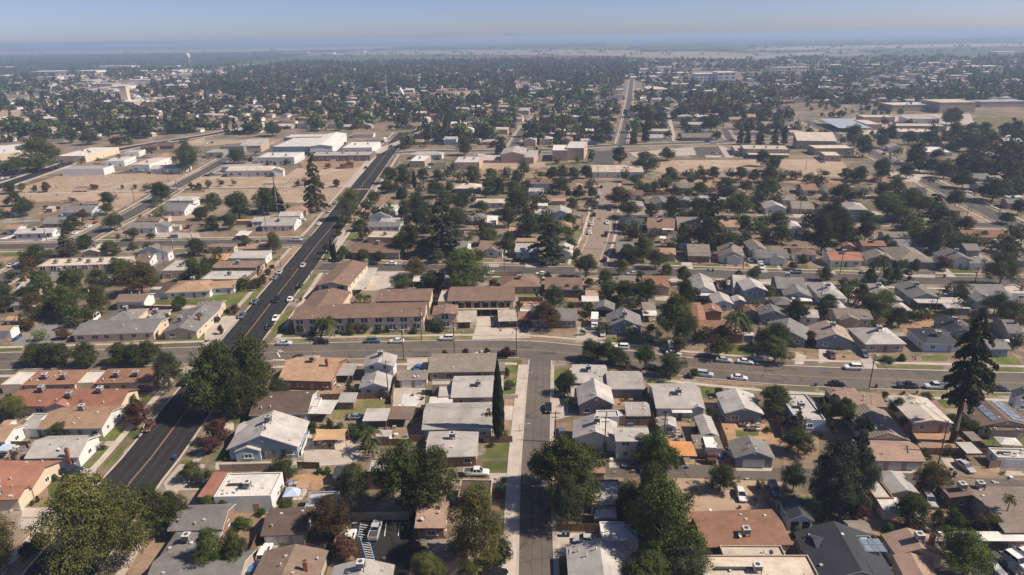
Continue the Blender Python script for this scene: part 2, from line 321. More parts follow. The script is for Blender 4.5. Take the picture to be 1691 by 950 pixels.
# gutter pans beside the kerbs of the near streets and old tar seams
for off in (-0.14, 0.14): line_band('road_marking', densify(w_av[1:], 8), off, 0.10, 'paint_yellow', 0.036)
line_band('road_marking', densify(w_av[:4], 8), 2.6, 0.10, 'paint_white', 0.036)
for off in (-0.15, 0.15): line_band('road_marking', densify(w_s1, 8), off, 0.09, 'paint_yellow', 0.032)
for w, m, o in ((w_cs, 'patch_tar', -0.8), (w_cs, 'patch_tar', 1.1)): line_band('tar_seam', densify(w, 8), o, 0.10, m, 0.027)
for off in (-4.6, -2.0, 2.0, 4.6): line_band('wheel_track', densify(w_av[1:], 8), off, 0.75, 'asphalt_worn', 0.0345)
def zebra(c, ang, n, L, wid, gap):
    for k in range(n):
        t = (k - (n - 1) / 2) * (wid + gap); ux, uy = math.cos(ang), math.sin(ang)
        mb = MB(); mb.box(-wid / 2, wid / 2, -L / 2, L / 2, 0.036, 0.042)
        o = ob('crossing_stripe', mb.me('crossing_stripe', ['paint_white']), None, (c[0] + ux * t, c[1] + uy * t, 0), ang); o['kind'] = 'structure'
zebra(gz(592, 313), R(3), 9, 2.6, 0.6, 0.9); zebra(gz(290, 311), R(-20), 8, 2.6, 0.6, 0.8)
# ---------------------------------------------------------------- yards, lots, fields (readings per enlargement)
def sheets(c, r, text):
    T.c, T.r = c, r
    for ln in text.strip().splitlines():
        a = ln.split(); m = a[0]; v = list(map(float, a[1:]))
        nm, z, h = {'lawn': ('lawn', .016, .01), 'dry_lawn': ('lawn', .014, .01), 'dirt': ('dirt_yard', .010, .006), 'orange_dirt': ('dirt_yard', .012, .006), 'dry_field': ('dry_field', .006, .004),
             'concrete': ('driveway', .034, .03), 'asphalt_new': ('parking_lot', .020, .004), 'asphalt_mid': ('parking_lot', .014, .004), 'asphalt_old': ('parking_lot', .012, .004), 'gravel': ('gravel_lot', .012, .004), 'pool': ('pool_basin', .05, .04)}[m]
        poly_sheet(nm, list(zip(v[0::2], v[1::2])), m, z + rng.random() * 0.003, None, h)
sheets(0, 3, '''lawn 400 185 690 175 595 290 400 295
lawn 370 318 570 315 510 388 310 390
lawn 770 145 830 150 700 250 680 250
dirt 360 180 400 180 400 310 360 318 300 395 210 395 330 280
concrete 430 75 800 70 780 150 700 165 430 130
concrete 180 395 545 390 540 480 430 480 420 470 180 470
concrete 170 485 430 480 420 580 170 570
dirt 230 585 450 580 420 640 300 760 170 950 0 950 0 800
dirt 1250 600 1420 600 1400 700 1260 950 950 950
lawn 690 20 830 15 790 65 680 65
lawn 880 0 960 0 930 40 850 65
concrete 1480 35 1690 35 1690 250 1370 250 1350 190
lawn 1400 145 1480 145 1450 180 1385 180
lawn 1500 0 1590 0 1560 30 1490 30''')
sheets(1, 3, '''concrete 90 20 800 5 800 65 90 82
concrete 820 -120 1240 -150 1260 30 820 55
orange_dirt 650 140 850 110 1050 105 1150 200 1150 245 860 250 820 200 650 260
concrete 680 170 810 190 855 250 800 330 640 330
dirt 220 440 560 440 580 455 450 480 225 485
concrete 460 690 720 690 560 830 440 950 320 950 420 780
asphalt_new 1235 505 1720 495 1690 950 1500 950 1240 800 1120 720
asphalt_mid 860 620 1110 620 1040 820 1000 950 900 950
dirt 220 560 460 520 440 650 360 700
lawn 220 490 400 490 400 540 220 560''')
sheets(2, 3, '''lawn 610 12 845 10 840 92 590 98
concrete 660 108 845 108 835 212 665 212
lawn 668 215 832 215 825 320 670 320
lawn 750 345 820 345 812 460 740 460
lawn 540 760 815 700 808 930 540 930
concrete 1190 600 1560 610 1400 790 1195 790
lawn 1210 785 1330 785 1330 960 1215 960
dirt 1180 480 1600 480 1600 620 1190 600
dirt 1400 40 1800 40 1750 180 1500 200''')
sheets(3, 3, '''dry_field 470 130 1400 165 1380 260 1330 480 650 500 560 250
dirt 0 100 470 100 560 300 650 480 600 800 0 600
concrete 1000 55 1310 55 1300 92 1010 88
concrete 1540 570 1650 570 1690 650 1580 680
lawn 1520 300 1800 300 1800 620 1660 640 1640 500
concrete -40 20 200 15 200 60 -40 62
orange_dirt 470 20 740 20 720 75 480 80''')
sheets(4, 3, '''concrete 345 62 850 75 780 110 350 95
concrete 1010 -20 1160 -10 1180 60 1060 70
dirt 980 30 1500 60 1480 140 1040 110
lawn 0 480 160 480 140 590 0 580
dirt 380 470 640 480 640 700 520 740 440 600
dirt 840 250 1000 350 1100 350 1300 600 950 600 880 380
asphalt_mid 1380 770 1720 740 1720 960 1250 960 1330 850
concrete 1500 85 1700 95 1700 130 1540 128''')
sheets(0, 2, '''lawn 850 690 1080 680 1010 785 830 785
dry_lawn 840 700 1000 690 960 760 840 780
concrete 830 795 1000 790 970 835 820 838
lawn 830 845 940 840 850 945 760 945
lawn 1010 832 1055 832 960 945 910 945
lawn 1180 420 1310 415 1240 500 1150 490
lawn 1060 700 1170 690 1110 780 1050 780
lawn 1480 230 1570 230 1500 290 1470 280
concrete 1530 175 1600 180 1600 230 1500 240 1480 220
dirt 0 780 200 790 240 930 0 945
dirt 900 560 1060 560 1060 640 920 700
lawn 0 30 180 25 180 48 0 55
asphalt_old 0 190 160 200 30 310 0 320''')
sheets(1, 2, '''dirt 700 360 1050 340 1280 400 1260 430 720 420
dry_lawn 1090 470 1500 450 1480 610 1060 610
concrete 860 790 1300 790 1300 950 850 950
concrete 560 800 900 690 880 790 800 920
concrete 1580 360 1710 360 1710 510 1550 505
dirt 1500 670 1690 670 1690 790 1400 790
lawn 60 560 150 555 130 600 60 610
concrete 0 650 240 640 240 700 0 735
lawn 80 880 200 880 190 950 80 950
lawn 200 580 370 580 360 620 200 615
lawn 230 625 350 625 340 655 220 655''')
sheets(2, 2, '''lawn 710 125 928 122 920 235 790 235 770 210
lawn 750 262 915 258 905 390 780 420
dirt 800 350 905 345 895 425 790 425
dirt 795 445 895 445 890 505 790 500
concrete 440 490 895 505 880 620 640 610 440 530
dirt 790 625 880 622 865 785 760 785
lawn 640 820 855 815 850 930 625 932
dirt 610 790 760 820 640 870 610 870
concrete -140 355 135 355 125 515 -130 510
lawn 1185 210 1330 170 1340 220 1290 400 1185 410
concrete 1175 420 1320 410 1310 560 1390 570 1180 625
dirt 1185 640 1335 640 1340 780 1185 780
concrete -20 110 150 105 150 200 -20 205
dirt 0 600 110 600 110 760 0 760
pool -50 405 30 405 85 430 85 470 50 510 -10 515 -70 490''')
sheets(3, 2, '''lawn 250 275 600 310 595 355 300 350
lawn 640 320 810 330 830 420 720 440
dirt 810 335 940 350 920 380 860 400 820 420
dirt 740 290 1440 325 1430 345 740 310
orange_dirt 0 440 210 430 300 480 290 500 0 500
orange_dirt 860 640 1240 640 1400 800 1340 900 1240 880 1170 790 900 810
dirt 440 640 620 640 620 790 400 790
lawn 1000 700 1200 700 1190 750 1010 760
dirt 850 20 990 20 900 90 660 90 560 60
lawn 960 0 1160 0 1150 90 900 85
lawn 1500 390 1690 385 1690 420 1550 425
dirt 1380 50 1560 50 1560 120 1390 120
concrete 1500 60 1590 90 1560 160 1490 160
dirt 1590 60 1690 60 1690 120 1580 120
concrete 1160 40 1240 40 1260 130 1150 130
concrete 605 300 635 300 630 358 605 358
dirt 1240 640 1400 640 1690 760 1690 900 1500 900''')
sheets(4, 2, '''concrete 0 30 60 20 90 140 0 150
dirt 100 80 370 70 370 135 90 135
concrete 320 60 400 60 490 200 380 190
dry_lawn 440 90 720 90 720 140 460 145
lawn 830 85 1090 85 1050 135 860 130
dirt 660 110 850 90 1030 150 660 150
lawn 1400 95 1620 90 1690 180 1410 170
lawn 1430 185 1690 190 1690 220 1440 218
dry_lawn 480 165 1030 175 1020 205 490 190
lawn 0 350 140 350 80 378 0 375
lawn 240 358 430 365 430 388 290 380
lawn 0 400 40 450 0 460
lawn 940 420 1160 425 1150 520 1040 520
dirt 720 690 1000 740 1160 750 1390 870 880 880 760 780
orange_dirt 760 720 1090 735 1060 790 780 780
lawn 1260 740 1510 790 1510 850 1360 865
lawn 1060 560 1130 560 1130 600 1080 600
dry_lawn 890 380 1130 385 1130 410 900 400
dry_lawn 1150 390 1600 400 1600 420 1150 412
dirt 1580 60 1690 100 1690 160''')
sheets(0, 1, '''gravel 330 770 620 780 560 900 480 950 90 950 290 800
dirt 150 740 450 720 330 770 90 940 60 900
lawn 1290 575 1690 570 1690 615 1270 618
concrete 1270 620 1690 625 1690 650 1230 650
lawn 1400 905 1560 900 1690 850 1690 920 1380 925
lawn 20 175 240 175 170 215 20 220
lawn 840 55 1040 60 1000 85 850 80
lawn 1320 70 1570 65 1560 80 1310 82
concrete 1280 20 1640 25 1660 60 1260 62
dirt 0 220 120 220 40 280 0 290
dirt 260 610 720 640 680 720 240 720
asphalt_old 1300 280 1440 230 1420 330 1320 430 1240 420 1250 330
concrete 740 370 900 370 960 420 750 430''')
sheets(1, 1, '''lawn 220 470 410 465 390 515 215 515
lawn 60 530 360 522 290 620 10 625
lawn 430 470 500 465 370 615 320 620
dirt 420 260 600 250 640 300 500 460 420 470
dirt 700 150 780 140 690 270 630 280
lawn 520 235 610 230 600 255 520 250
lawn 590 720 760 640 640 880 540 885
lawn 820 500 930 370 900 360 740 570
lawn 130 670 230 665 190 720 120 715
lawn 120 735 180 735 150 755 100 755
lawn 20 815 100 815 90 840 10 840
lawn 0 850 70 850 0 920
lawn 610 880 940 870 900 905 600 905
dry_lawn 1120 860 1690 850 1690 890 1150 890
dry_lawn 640 925 880 915 850 940 640 942
dry_lawn 920 915 1690 905 1690 925 910 938
lawn 740 760 830 790 820 870 660 870
concrete 1340 380 1600 375 1560 500 1300 500
concrete 1400 340 1690 340 1690 380 1390 385
lawn 980 170 1020 170 1060 250 980 265
lawn 1160 30 1310 30 1300 80 1150 85
concrete 1120 10 1170 0 1120 130 1080 130
dirt 560 0 870 0 760 65 460 65
concrete 0 770 230 690 270 740 80 950 0 950''')
sheets(2, 1, '''dry_lawn 0 855 530 825 530 865 0 875
dry_lawn 0 885 510 878 500 900 0 912
concrete 560 690 740 695 725 820 1000 800 1000 890 515 905 540 830
dirt 730 820 860 810 860 850 730 855
dirt 1000 800 1380 795 1270 860 1010 850
dirt 1010 870 1180 870 1370 905 1340 920 1010 895
concrete 1390 800 1620 790 1620 900 1370 930
lawn 1630 890 1690 880 1690 925 1620 915
lawn 480 240 700 240 700 270 480 268
lawn 850 230 960 230 960 275 850 275
lawn 1140 245 1210 250 1200 285 1140 280
lawn 1235 240 1370 235 1360 285 1225 285
concrete 660 280 740 280 740 305 660 305
concrete 960 285 1080 285 1080 308 960 308
lawn 690 380 770 375 740 420 690 430
dry_lawn 880 525 1070 530 1060 548 880 545
dirt 930 600 1110 595 1110 650 920 645
orange_dirt 900 560 1100 570 1100 610 900 600
dirt 1390 670 1500 665 1500 790 1390 780
dirt 1310 560 1690 600 1690 640 1310 640
lawn 1340 0 1450 0 1440 50 1340 45
dirt 1400 170 1450 20 1480 20 1440 230''')
sheets(3, 1, '''lawn 410 260 550 260 550 305 400 300
lawn 220 270 390 275 390 300 220 298
concrete 555 265 640 262 655 330 560 305
lawn 670 290 870 280 880 312 650 312
dirt 880 285 980 285 990 320 890 315
dirt 1010 290 1080 290 1110 325 1000 325
concrete 1100 270 1240 275 1270 350 1160 350
lawn 1240 290 1330 295 1340 328 1240 326
lawn 1370 295 1590 285 1620 330 1380 330
concrete 1340 290 1365 290 1385 332 1360 332
lawn 0 890 240 890 240 945 0 945
dirt 650 600 820 600 800 640 650 640
concrete 340 555 500 540 520 590 340 580
concrete 840 405 920 400 980 520 880 520
dirt 870 420 900 420 930 500 890 500
concrete 900 415 1000 415 1010 465 930 465
concrete 1200 410 1300 405 1320 470 1260 470
concrete 1260 560 1400 540 1400 620 1300 640
dirt 250 890 370 890 370 945 250 945
concrete 470 395 530 395 520 470 460 470''')
sheets(4, 1, '''orange_dirt 730 745 980 745 1060 820 800 830 690 850
concrete 10 290 90 290 150 370 70 365
lawn 110 300 240 300 260 345 150 345
lawn 270 318 330 318 330 345 290 345
lawn 480 320 700 310 700 360 480 362
lawn 1080 320 1290 318 1330 370 1130 372
concrete 1010 325 1060 322 1140 390 1070 390
lawn 1130 378 1330 380 1320 395 1140 392
lawn 780 655 940 655 1050 690 820 705
dirt 1000 480 1100 475 1150 540 1040 540
lawn 1000 475 1080 480 1110 530 1040 530
concrete 240 460 340 450 350 600 250 610
dirt 1420 860 1560 840 1690 950 1400 950
dirt 230 820 300 820 330 940 290 940
lawn 590 465 670 460 670 490 600 490
concrete 690 365 860 370 960 375 960 395 720 388''')
sheets(0, 0, '''dry_field 300 560 500 495 910 490 1200 480 1550 465 1690 440 1400 610 1240 625 210 640 60 640 140 610
dry_field 0 650 1230 640 1060 740 960 790 820 740 560 700 0 740
dry_field 1300 815 1690 800 1690 870 1180 880
dry_field 1450 650 1690 640 1690 720 1440 680
concrete 200 655 1240 630 1240 622 200 645
asphalt_mid 1040 460 1220 455 1230 475 920 490
dry_field 1150 260 1500 230 1690 190 1690 250 1450 260 1200 300
asphalt_mid 0 510 200 500 190 540 0 560''')
sheets(1, 0, '''dry_field -100 510 680 500 760 440 1310 430 1190 590 0 600 -140 600
dry_field 0 615 1150 600 1090 670 1040 730 650 720 640 690 0 700
concrete -100 605 1140 595 1140 588 -100 598
dry_field 0 205 640 200 570 240 450 260 300 230 0 260
asphalt_mid 870 300 1050 240 1170 245 1140 305 870 315
asphalt_mid 450 290 560 250 570 305 450 310
concrete 1200 600 1420 345 1370 340 1140 600
dirt 780 380 1340 385 1320 430 820 450
dirt 1400 720 1690 680 1690 760 1450 790
concrete 1360 300 1640 200 1660 210 1450 320''')
sheets(2, 0, '''dry_field 570 400 1120 390 1120 430 600 460
dirt 300 460 1500 450 1500 520 300 540
asphalt_mid 130 400 300 390 300 450 120 450
asphalt_mid 1480 300 1690 290 1690 410 1500 410
concrete 560 320 750 320 750 395 600 395
dirt 1340 850 1480 830 1470 930 1370 940
dirt 680 880 760 860 750 930 670 940
concrete 380 580 560 640 500 660 350 620
lawn 1130 400 1400 390 1400 410 1130 420
dirt 1530 470 1690 480 1690 540 1540 550''')
sheets(3, 0, '''dry_field 370 375 1190 370 1210 430 1150 460 400 480 330 440
concrete 120 310 650 265 680 330 200 360
asphalt_mid 660 268 860 260 910 345 700 350
concrete 750 335 900 335 860 350 760 350
concrete 860 255 900 260 1110 350 920 350
dry_field 1330 365 1870 370 1960 480 1860 510 1550 500 1370 430
dirt 370 500 1690 500 1690 560 380 560
orange_dirt 300 600 450 590 450 650 290 655
lawn 470 630 640 625 650 650 470 655
asphalt_mid 120 300 300 290 320 320 130 330
lawn 560 800 650 800 650 825 570 825
concrete 1210 790 1290 800 1290 838 1230 838
lawn 1320 810 1440 805 1450 830 1320 840
concrete 1450 800 1600 790 1640 830 1500 850''')
sheets(4, 0, '''lawn 250 825 440 815 460 845 280 848
concrete 190 800 270 820 290 850 210 850
concrete 430 790 540 820 560 850 480 850
dry_lawn 1200 20 1690 20 1690 190 1330 150 1280 60
concrete 380 0 1250 -10 1280 60 1060 130 640 140 300 170 100 80
concrete 580 470 660 480 640 500 580 500
lawn 330 330 430 330 420 360 320 360
dirt 0 520 760 500 780 560 0 570
concrete 790 440 910 490 800 560 700 540
concrete 20 610 110 640 110 680 0 680
lawn 1130 300 1260 310 1240 330 1130 325
dirt 1240 800 1330 820 1380 870 1290 880''')
# parking bays and hatching of the small lot
def stripe_line(c, r, x0, y0, x1, y1, w, m):
    T.c, T.r = c, r
    a, b = gz(*P(x0, y0)), gz(*P(x1, y1)); d = b - a; L = np.linalg.norm(d)
    mb = MB(); mb.box(0, L, -w / 2, w / 2, 0.031, 0.037)
    o = ob('bay_line', mb.me('bay_line', [m]), None, (a[0], a[1], 0), math.atan2(d[1], d[0])); o['kind'] = 'structure'
for q in ((1290, 520, 1265, 635, 'paint_blue'), (1375, 520, 1345, 640, 'paint_blue'), (1285, 640, 1335, 810, 'paint_blue'), (1350, 640, 1405, 835, 'paint_blue'), (1500, 515, 1485, 630, 'paint_white'), (1612, 512, 1598, 625, 'paint_white')):
    stripe_line(1, 3, *q[:4], 0.16, q[4])
for k in range(6): stripe_line(1, 3, 1287 - k * 4, 530 + k * 20, 1370 - k * 5, 546 + k * 20, 0.14, 'paint_white')
for k in range(9): stripe_line(1, 3, 1292 + k * 5.5, 655 + k * 20, 1355 + k * 5.5, 665 + k * 20, 0.14, 'paint_white')
for x in (1215, 1545, 1655): stripe_line(1, 3, x, 522, x + 45, 516, 0.25, 'paint_white')
T.c, T.r = 1, 2
for q in ((600, 62, 622, 100), (560, 120, 660, 122), (600, 44, 640, 44), (610, 54, 650, 54)): stripe_line(1, 2, *q, 0.35, 'paint_white')
for q in ((585, 905, 640, 900),): stripe_line(1, 1, *q, 0.4, 'paint_white')
# tar patches, manholes on the near streets
for (px, py, L, w) in ((880, 690, 3, .8), (876, 810, 4, .6), (893, 640, 2.2, .6), (870, 574, 4, 1), (886, 570, 3, .8), (906, 584, 5, .8), (1480, 633, 3, .9), (1530, 616, 7, 1.6), (1365, 616, 3, 1), (1490, 612, 3, .6), (700, 583, 4, 1.2), (1270, 612, 3, .8), (150, 700, 3, .8), (960, 400, 4, 1.2)):
    p = gz(px, py); mb = MB(); mb.box(-L / 2, L / 2, -w / 2, w / 2, 0.034, 0.0385)
    o = ob('tar_patch', mb.me('tar_patch', ['patch_tar']), None, (p[0], p[1], 0), R(-3)); o['kind'] = 'structure'
# ---------------------------------------------------------------- buildings
UNIT = {}
def unit_box(name, m, m2=None):
    k = (name, m, m2)
    if k not in UNIT:
        mb = MB(); mb.box(-.5, .5, -.5, .5, 0, 1); UNIT[k] = mb.me(name, [m])
    return UNIT[k]
def unit_window(m='pane'):
    k = ('window', m)
    if k not in UNIT:
        mb = MB(); f = 0.10 if m == 'pane' else 0.035                                  # face looks towards -y; unit wide and high
        mb.box(-.5, .5, -.06, .02, 0, f * .8); mb.box(-.5, .5, -.06, .02, 1 - f * .8, 1)
        mb.box(-.5, -.5 + f, -.05, .02, f * .8, 1 - f * .8); mb.box(.5 - f, .5, -.05, .02, f * .8, 1 - f * .8); mb.box(-.025, .025, -.05, .02, f * .8, 1 - f * .8)
        fr = mb.me('window', ['frame']); mb = MB()
        mb.box(-.5 + f, -.025, -.025, .015, f * .8, 1 - f * .8); mb.box(.025, .5 - f, -.025, .015, f * .8, 1 - f * .8)
        mb2 = MB(); mb2.box(-.62, .62, -.12, .02, -.09, 0); UNIT[k] = (fr, mb.me('pane', [m]), mb2.me('sill', ['frame']))
    return UNIT[k]
def cooler_mesh():
    if 'cooler' not in UNIT:
        mb = MB(); mb.box(-.55, .55, -.55, .55, .35, 1.25, 0)
        for k in range(4): mb.box(-.50, .50, -.575, -.555, .45 + k * .2, .57 + k * .2, 1); mb.box(.555, .575, -.50, .50, .45 + k * .2, .57 + k * .2, 1)
        for x in (-.45, .45):
            for y in (-.45, .45): mb.box(x - .05, x + .05, y - .05, y + .05, -.6, .35, 1)
        mb.tube((0, 0, 1.25), (0, 0, 1.33), .32, .30, 10, 1); UNIT['cooler'] = mb.me('rooftop_cooler', ['metal', 'dark_metal'])
    return UNIT['cooler']
def vent_mesh():
    if 'vent' not in UNIT:
        mb = MB(); mb.tube((0, 0, -.3), (0, 0, .55), .11, .11, 7, 0); mb.tube((0, 0, .55), (0, 0, .72), .20, .06, 7, 0); UNIT['vent'] = mb.me('vent_pipe', ['metal'])
        mb = MB(); mb.box(-.25, .25, -.25, .25, -.2, .22, 0); UNIT['vent2'] = mb.me('roof_vent', ['metal'])
        mb = MB(); n = 12
        for k in range(n):
            for rr, z in ((.06, .0), (.28, .06), (.45, .2)):
                mb.v.append((rr * math.cos(k * 2 * math.pi / n), rr * math.sin(k * 2 * math.pi / n), z))
        for k in range(n):
            j = (k + 1) % n
            for q in range(2): mb.f.append((3*k+q, 3*j+q, 3*j+q+1, 3*k+q+1)); mb.i.append(0)
        mb.f.append(tuple(3 * k for k in range(n))); mb.i.append(0); mb.tube((0, 0, 0), (0, .1, -.7), .03, .03, 5, 0); mb.tube((0, 0, .05), (0, 0, .4), .02, .03, 5, 0)
        UNIT['dish'] = mb.me('satellite_dish', ['metal'])
    return UNIT['vent'], UNIT['vent2'], UNIT['dish']
def chimney_mesh():
    if 'chim' not in UNIT:
        mb = MB(); mb.box(-.4, .4, -.3, .3, -3.2, 1.0, 0); mb.box(-.47, .47, -.37, .37, 1.0, 1.12, 0); mb.box(-.25, .25, -.16, .16, 1.12, 1.35, 1); UNIT['chim'] = mb.me('chimney', ['brick', 'dark_metal'])
    return UNIT['chim']
GRID = ()
def grid_angle(px, py):
    av = 217 + (794 - py) * 0.78
    if px < av: return R(2.0)
    if py > 600 and px < 935: return R(-1.5)
    if py > 560: return R(-5.5) if px > 935 else R(-0.8)
    if py > 450 and px < 860: return R(-1.5)
    return R(-8.0)
BUILT = []         # dicts: root, px, py, noun, roof, wall, row, w, d, loc, h
NOUNCAT = {'house': 'house', 'garage': 'garage', 'shed': 'shed', 'carport': 'carport', 'patio_cover': 'patio cover', 'apartment_building': 'apartment building', 'warehouse': 'warehouse',
           'shop_building': 'shop building', 'school_building': 'school building', 'canopy_tent': 'canopy tent', 'barn': 'barn', 'office_building': 'office building'}
PIT = {'G': .36, 'F': .40, 'H': .36, 'M': .10, 'L': 0, 'C': 0.02, 'K': .45}
def solve_depth(M, v, w, T_, h, pit, yt):
    def top(d):
        if T_ == 'G': q, z = M + v * d / 2, h + pit * d / 2
        elif T_ == 'F': q, z = M + v * d, h + pit * w / 2
        elif T_ in 'HK': q, z = M + v * (d / 2 if w > d else d - w / 2), h + pit * min(w, d) / 2
        elif T_ == 'M': q, z = M + v * d, h + pit * d
        else: q, z = M + v * d, h
        return proj(q[0], q[1], z)[1]
    a, b = 1.5, 70.0
    if top(a) < yt: return a + 0.5
    for _ in range(40):
        m = (a + b) / 2
        if top(m) > yt: a = m
        else: b = m
    return (a + b) / 2
def rel(parent_info, loc, ang):
    pl, pa = parent_info; dx, dy = loc[0] - pl[0], loc[1] - pl[1]
    c, s = math.cos(-pa), math.sin(-pa)
    return (dx * c - dy * s, dx * s + dy * c), ang - pa
def roof_mesh(T_, w, d, h, pit, roofm, fas, t=.20):
    mb = MB(); X, Y = w / 2, d / 2
    if T_ == 'G':
        z = h + pit * Y; v = [(-X, -Y, h), (X, -Y, h), (-X, 0, z), (X, 0, z), (-X, Y, h), (X, Y, h)]; f = [(0, 1, 3, 2), (2, 3, 5, 4)]
    elif T_ == 'F':
        z = h + pit * X; v = [(-X, -Y, h), (0, -Y, z), (X, -Y, h), (-X, Y, h), (0, Y, z), (X, Y, h)]; f = [(0, 1, 4, 3), (1, 2, 5, 4)]
    elif T_ in 'HK':
        s = min(X, Y); z = h + pit * s
        if X >= Y: a, b = (-(X - s) - .01, 0, z), (X - s + .01, 0, z); v = [(-X, -Y, h), (X, -Y, h), (X, Y, h), (-X, Y, h), a, b]; f = [(0, 1, 5, 4), (1, 2, 5), (2, 3, 4, 5), (3, 0, 4)]
        else: a, b = (0, -(Y - s), z), (0, Y - s, z); v = [(-X, -Y, h), (X, -Y, h), (X, Y, h), (-X, Y, h), a, b]; f = [(0, 1, 4), (1, 2, 5, 4), (2, 3, 5), (3, 0, 4, 5)]
    else:
        z2 = h + pit * d; v = [(-X, -Y, h), (X, -Y, h), (X, Y, z2), (-X, Y, z2)]; f = [(0, 1, 2, 3)]
    mb.slab(v, f, t); return mb.me('roof', ['roof_' + roofm, fas])
def wall_mesh(T_, X, Y, h, pit, w, d, wallm):
    mb = MB(); hh = h - .12
    if T_ == 'G':
        k = pit * Y; b = [(-X, -Y, 0), (X, -Y, 0), (X, Y, 0), (-X, Y, 0)]; z0 = hh + pit * (d / 2 - Y)
        v = b + [(-X, -Y, z0), (X, -Y, z0), (X, Y, z0), (-X, Y, z0), (-X, 0, z0 + k), (X, 0, z0 + k)]
        f = [(0, 1, 5, 4), (2, 3, 7, 6), (1, 2, 6, 9, 5), (3, 0, 4, 8, 7)]
    elif T_ == 'F':
        k = pit * X; z0 = hh + pit * (w / 2 - X)
        v = [(-X, -Y, 0), (X, -Y, 0), (X, Y, 0), (-X, Y, 0), (-X, -Y, z0), (X, -Y, z0), (X, Y, z0), (-X, Y, z0), (0, -Y, z0 + k), (0, Y, z0 + k)]
        f = [(0, 1, 5, 8, 4), (1, 2, 6, 5), (2, 3, 7, 9, 6), (3, 0, 4, 7)]
    elif T_ == 'M':
        z0, z1 = hh + pit * (d / 2 - Y), hh + pit * (d / 2 + Y)
        v = [(-X, -Y, 0), (X, -Y, 0), (X, Y, 0), (-X, Y, 0), (-X, -Y, z0), (X, -Y, z0), (X, Y, z1), (-X, Y, z1)]; f = [(0, 1, 5, 4), (1, 2, 6, 5), (2, 3, 7, 6), (3, 0, 4, 7)]
    else:
        z0 = hh
        v = [(-X, -Y, 0), (X, -Y, 0), (X, Y, 0), (-X, Y, 0), (-X, -Y, z0), (X, -Y, z0), (X, Y, z0), (-X, Y, z0)]; f = [(0, 1, 5, 4), (1, 2, 6, 5), (2, 3, 7, 6), (3, 0, 4, 7)]
    return mesh('wall', v, f, ['wall_' + wallm])
def roof_z(T_, w, d, h, pit, x, y):
    if T_ == 'G': return h + pit * (d / 2 - abs(y))
    if T_ == 'F': return h + pit * (w / 2 - abs(x))
    if T_ in 'HK': return h + pit * min(w / 2 - abs(x), d / 2 - abs(y))
    if T_ == 'M': return h + pit * (y + d / 2)
    if T_ == 'L': return h - .30
    return h
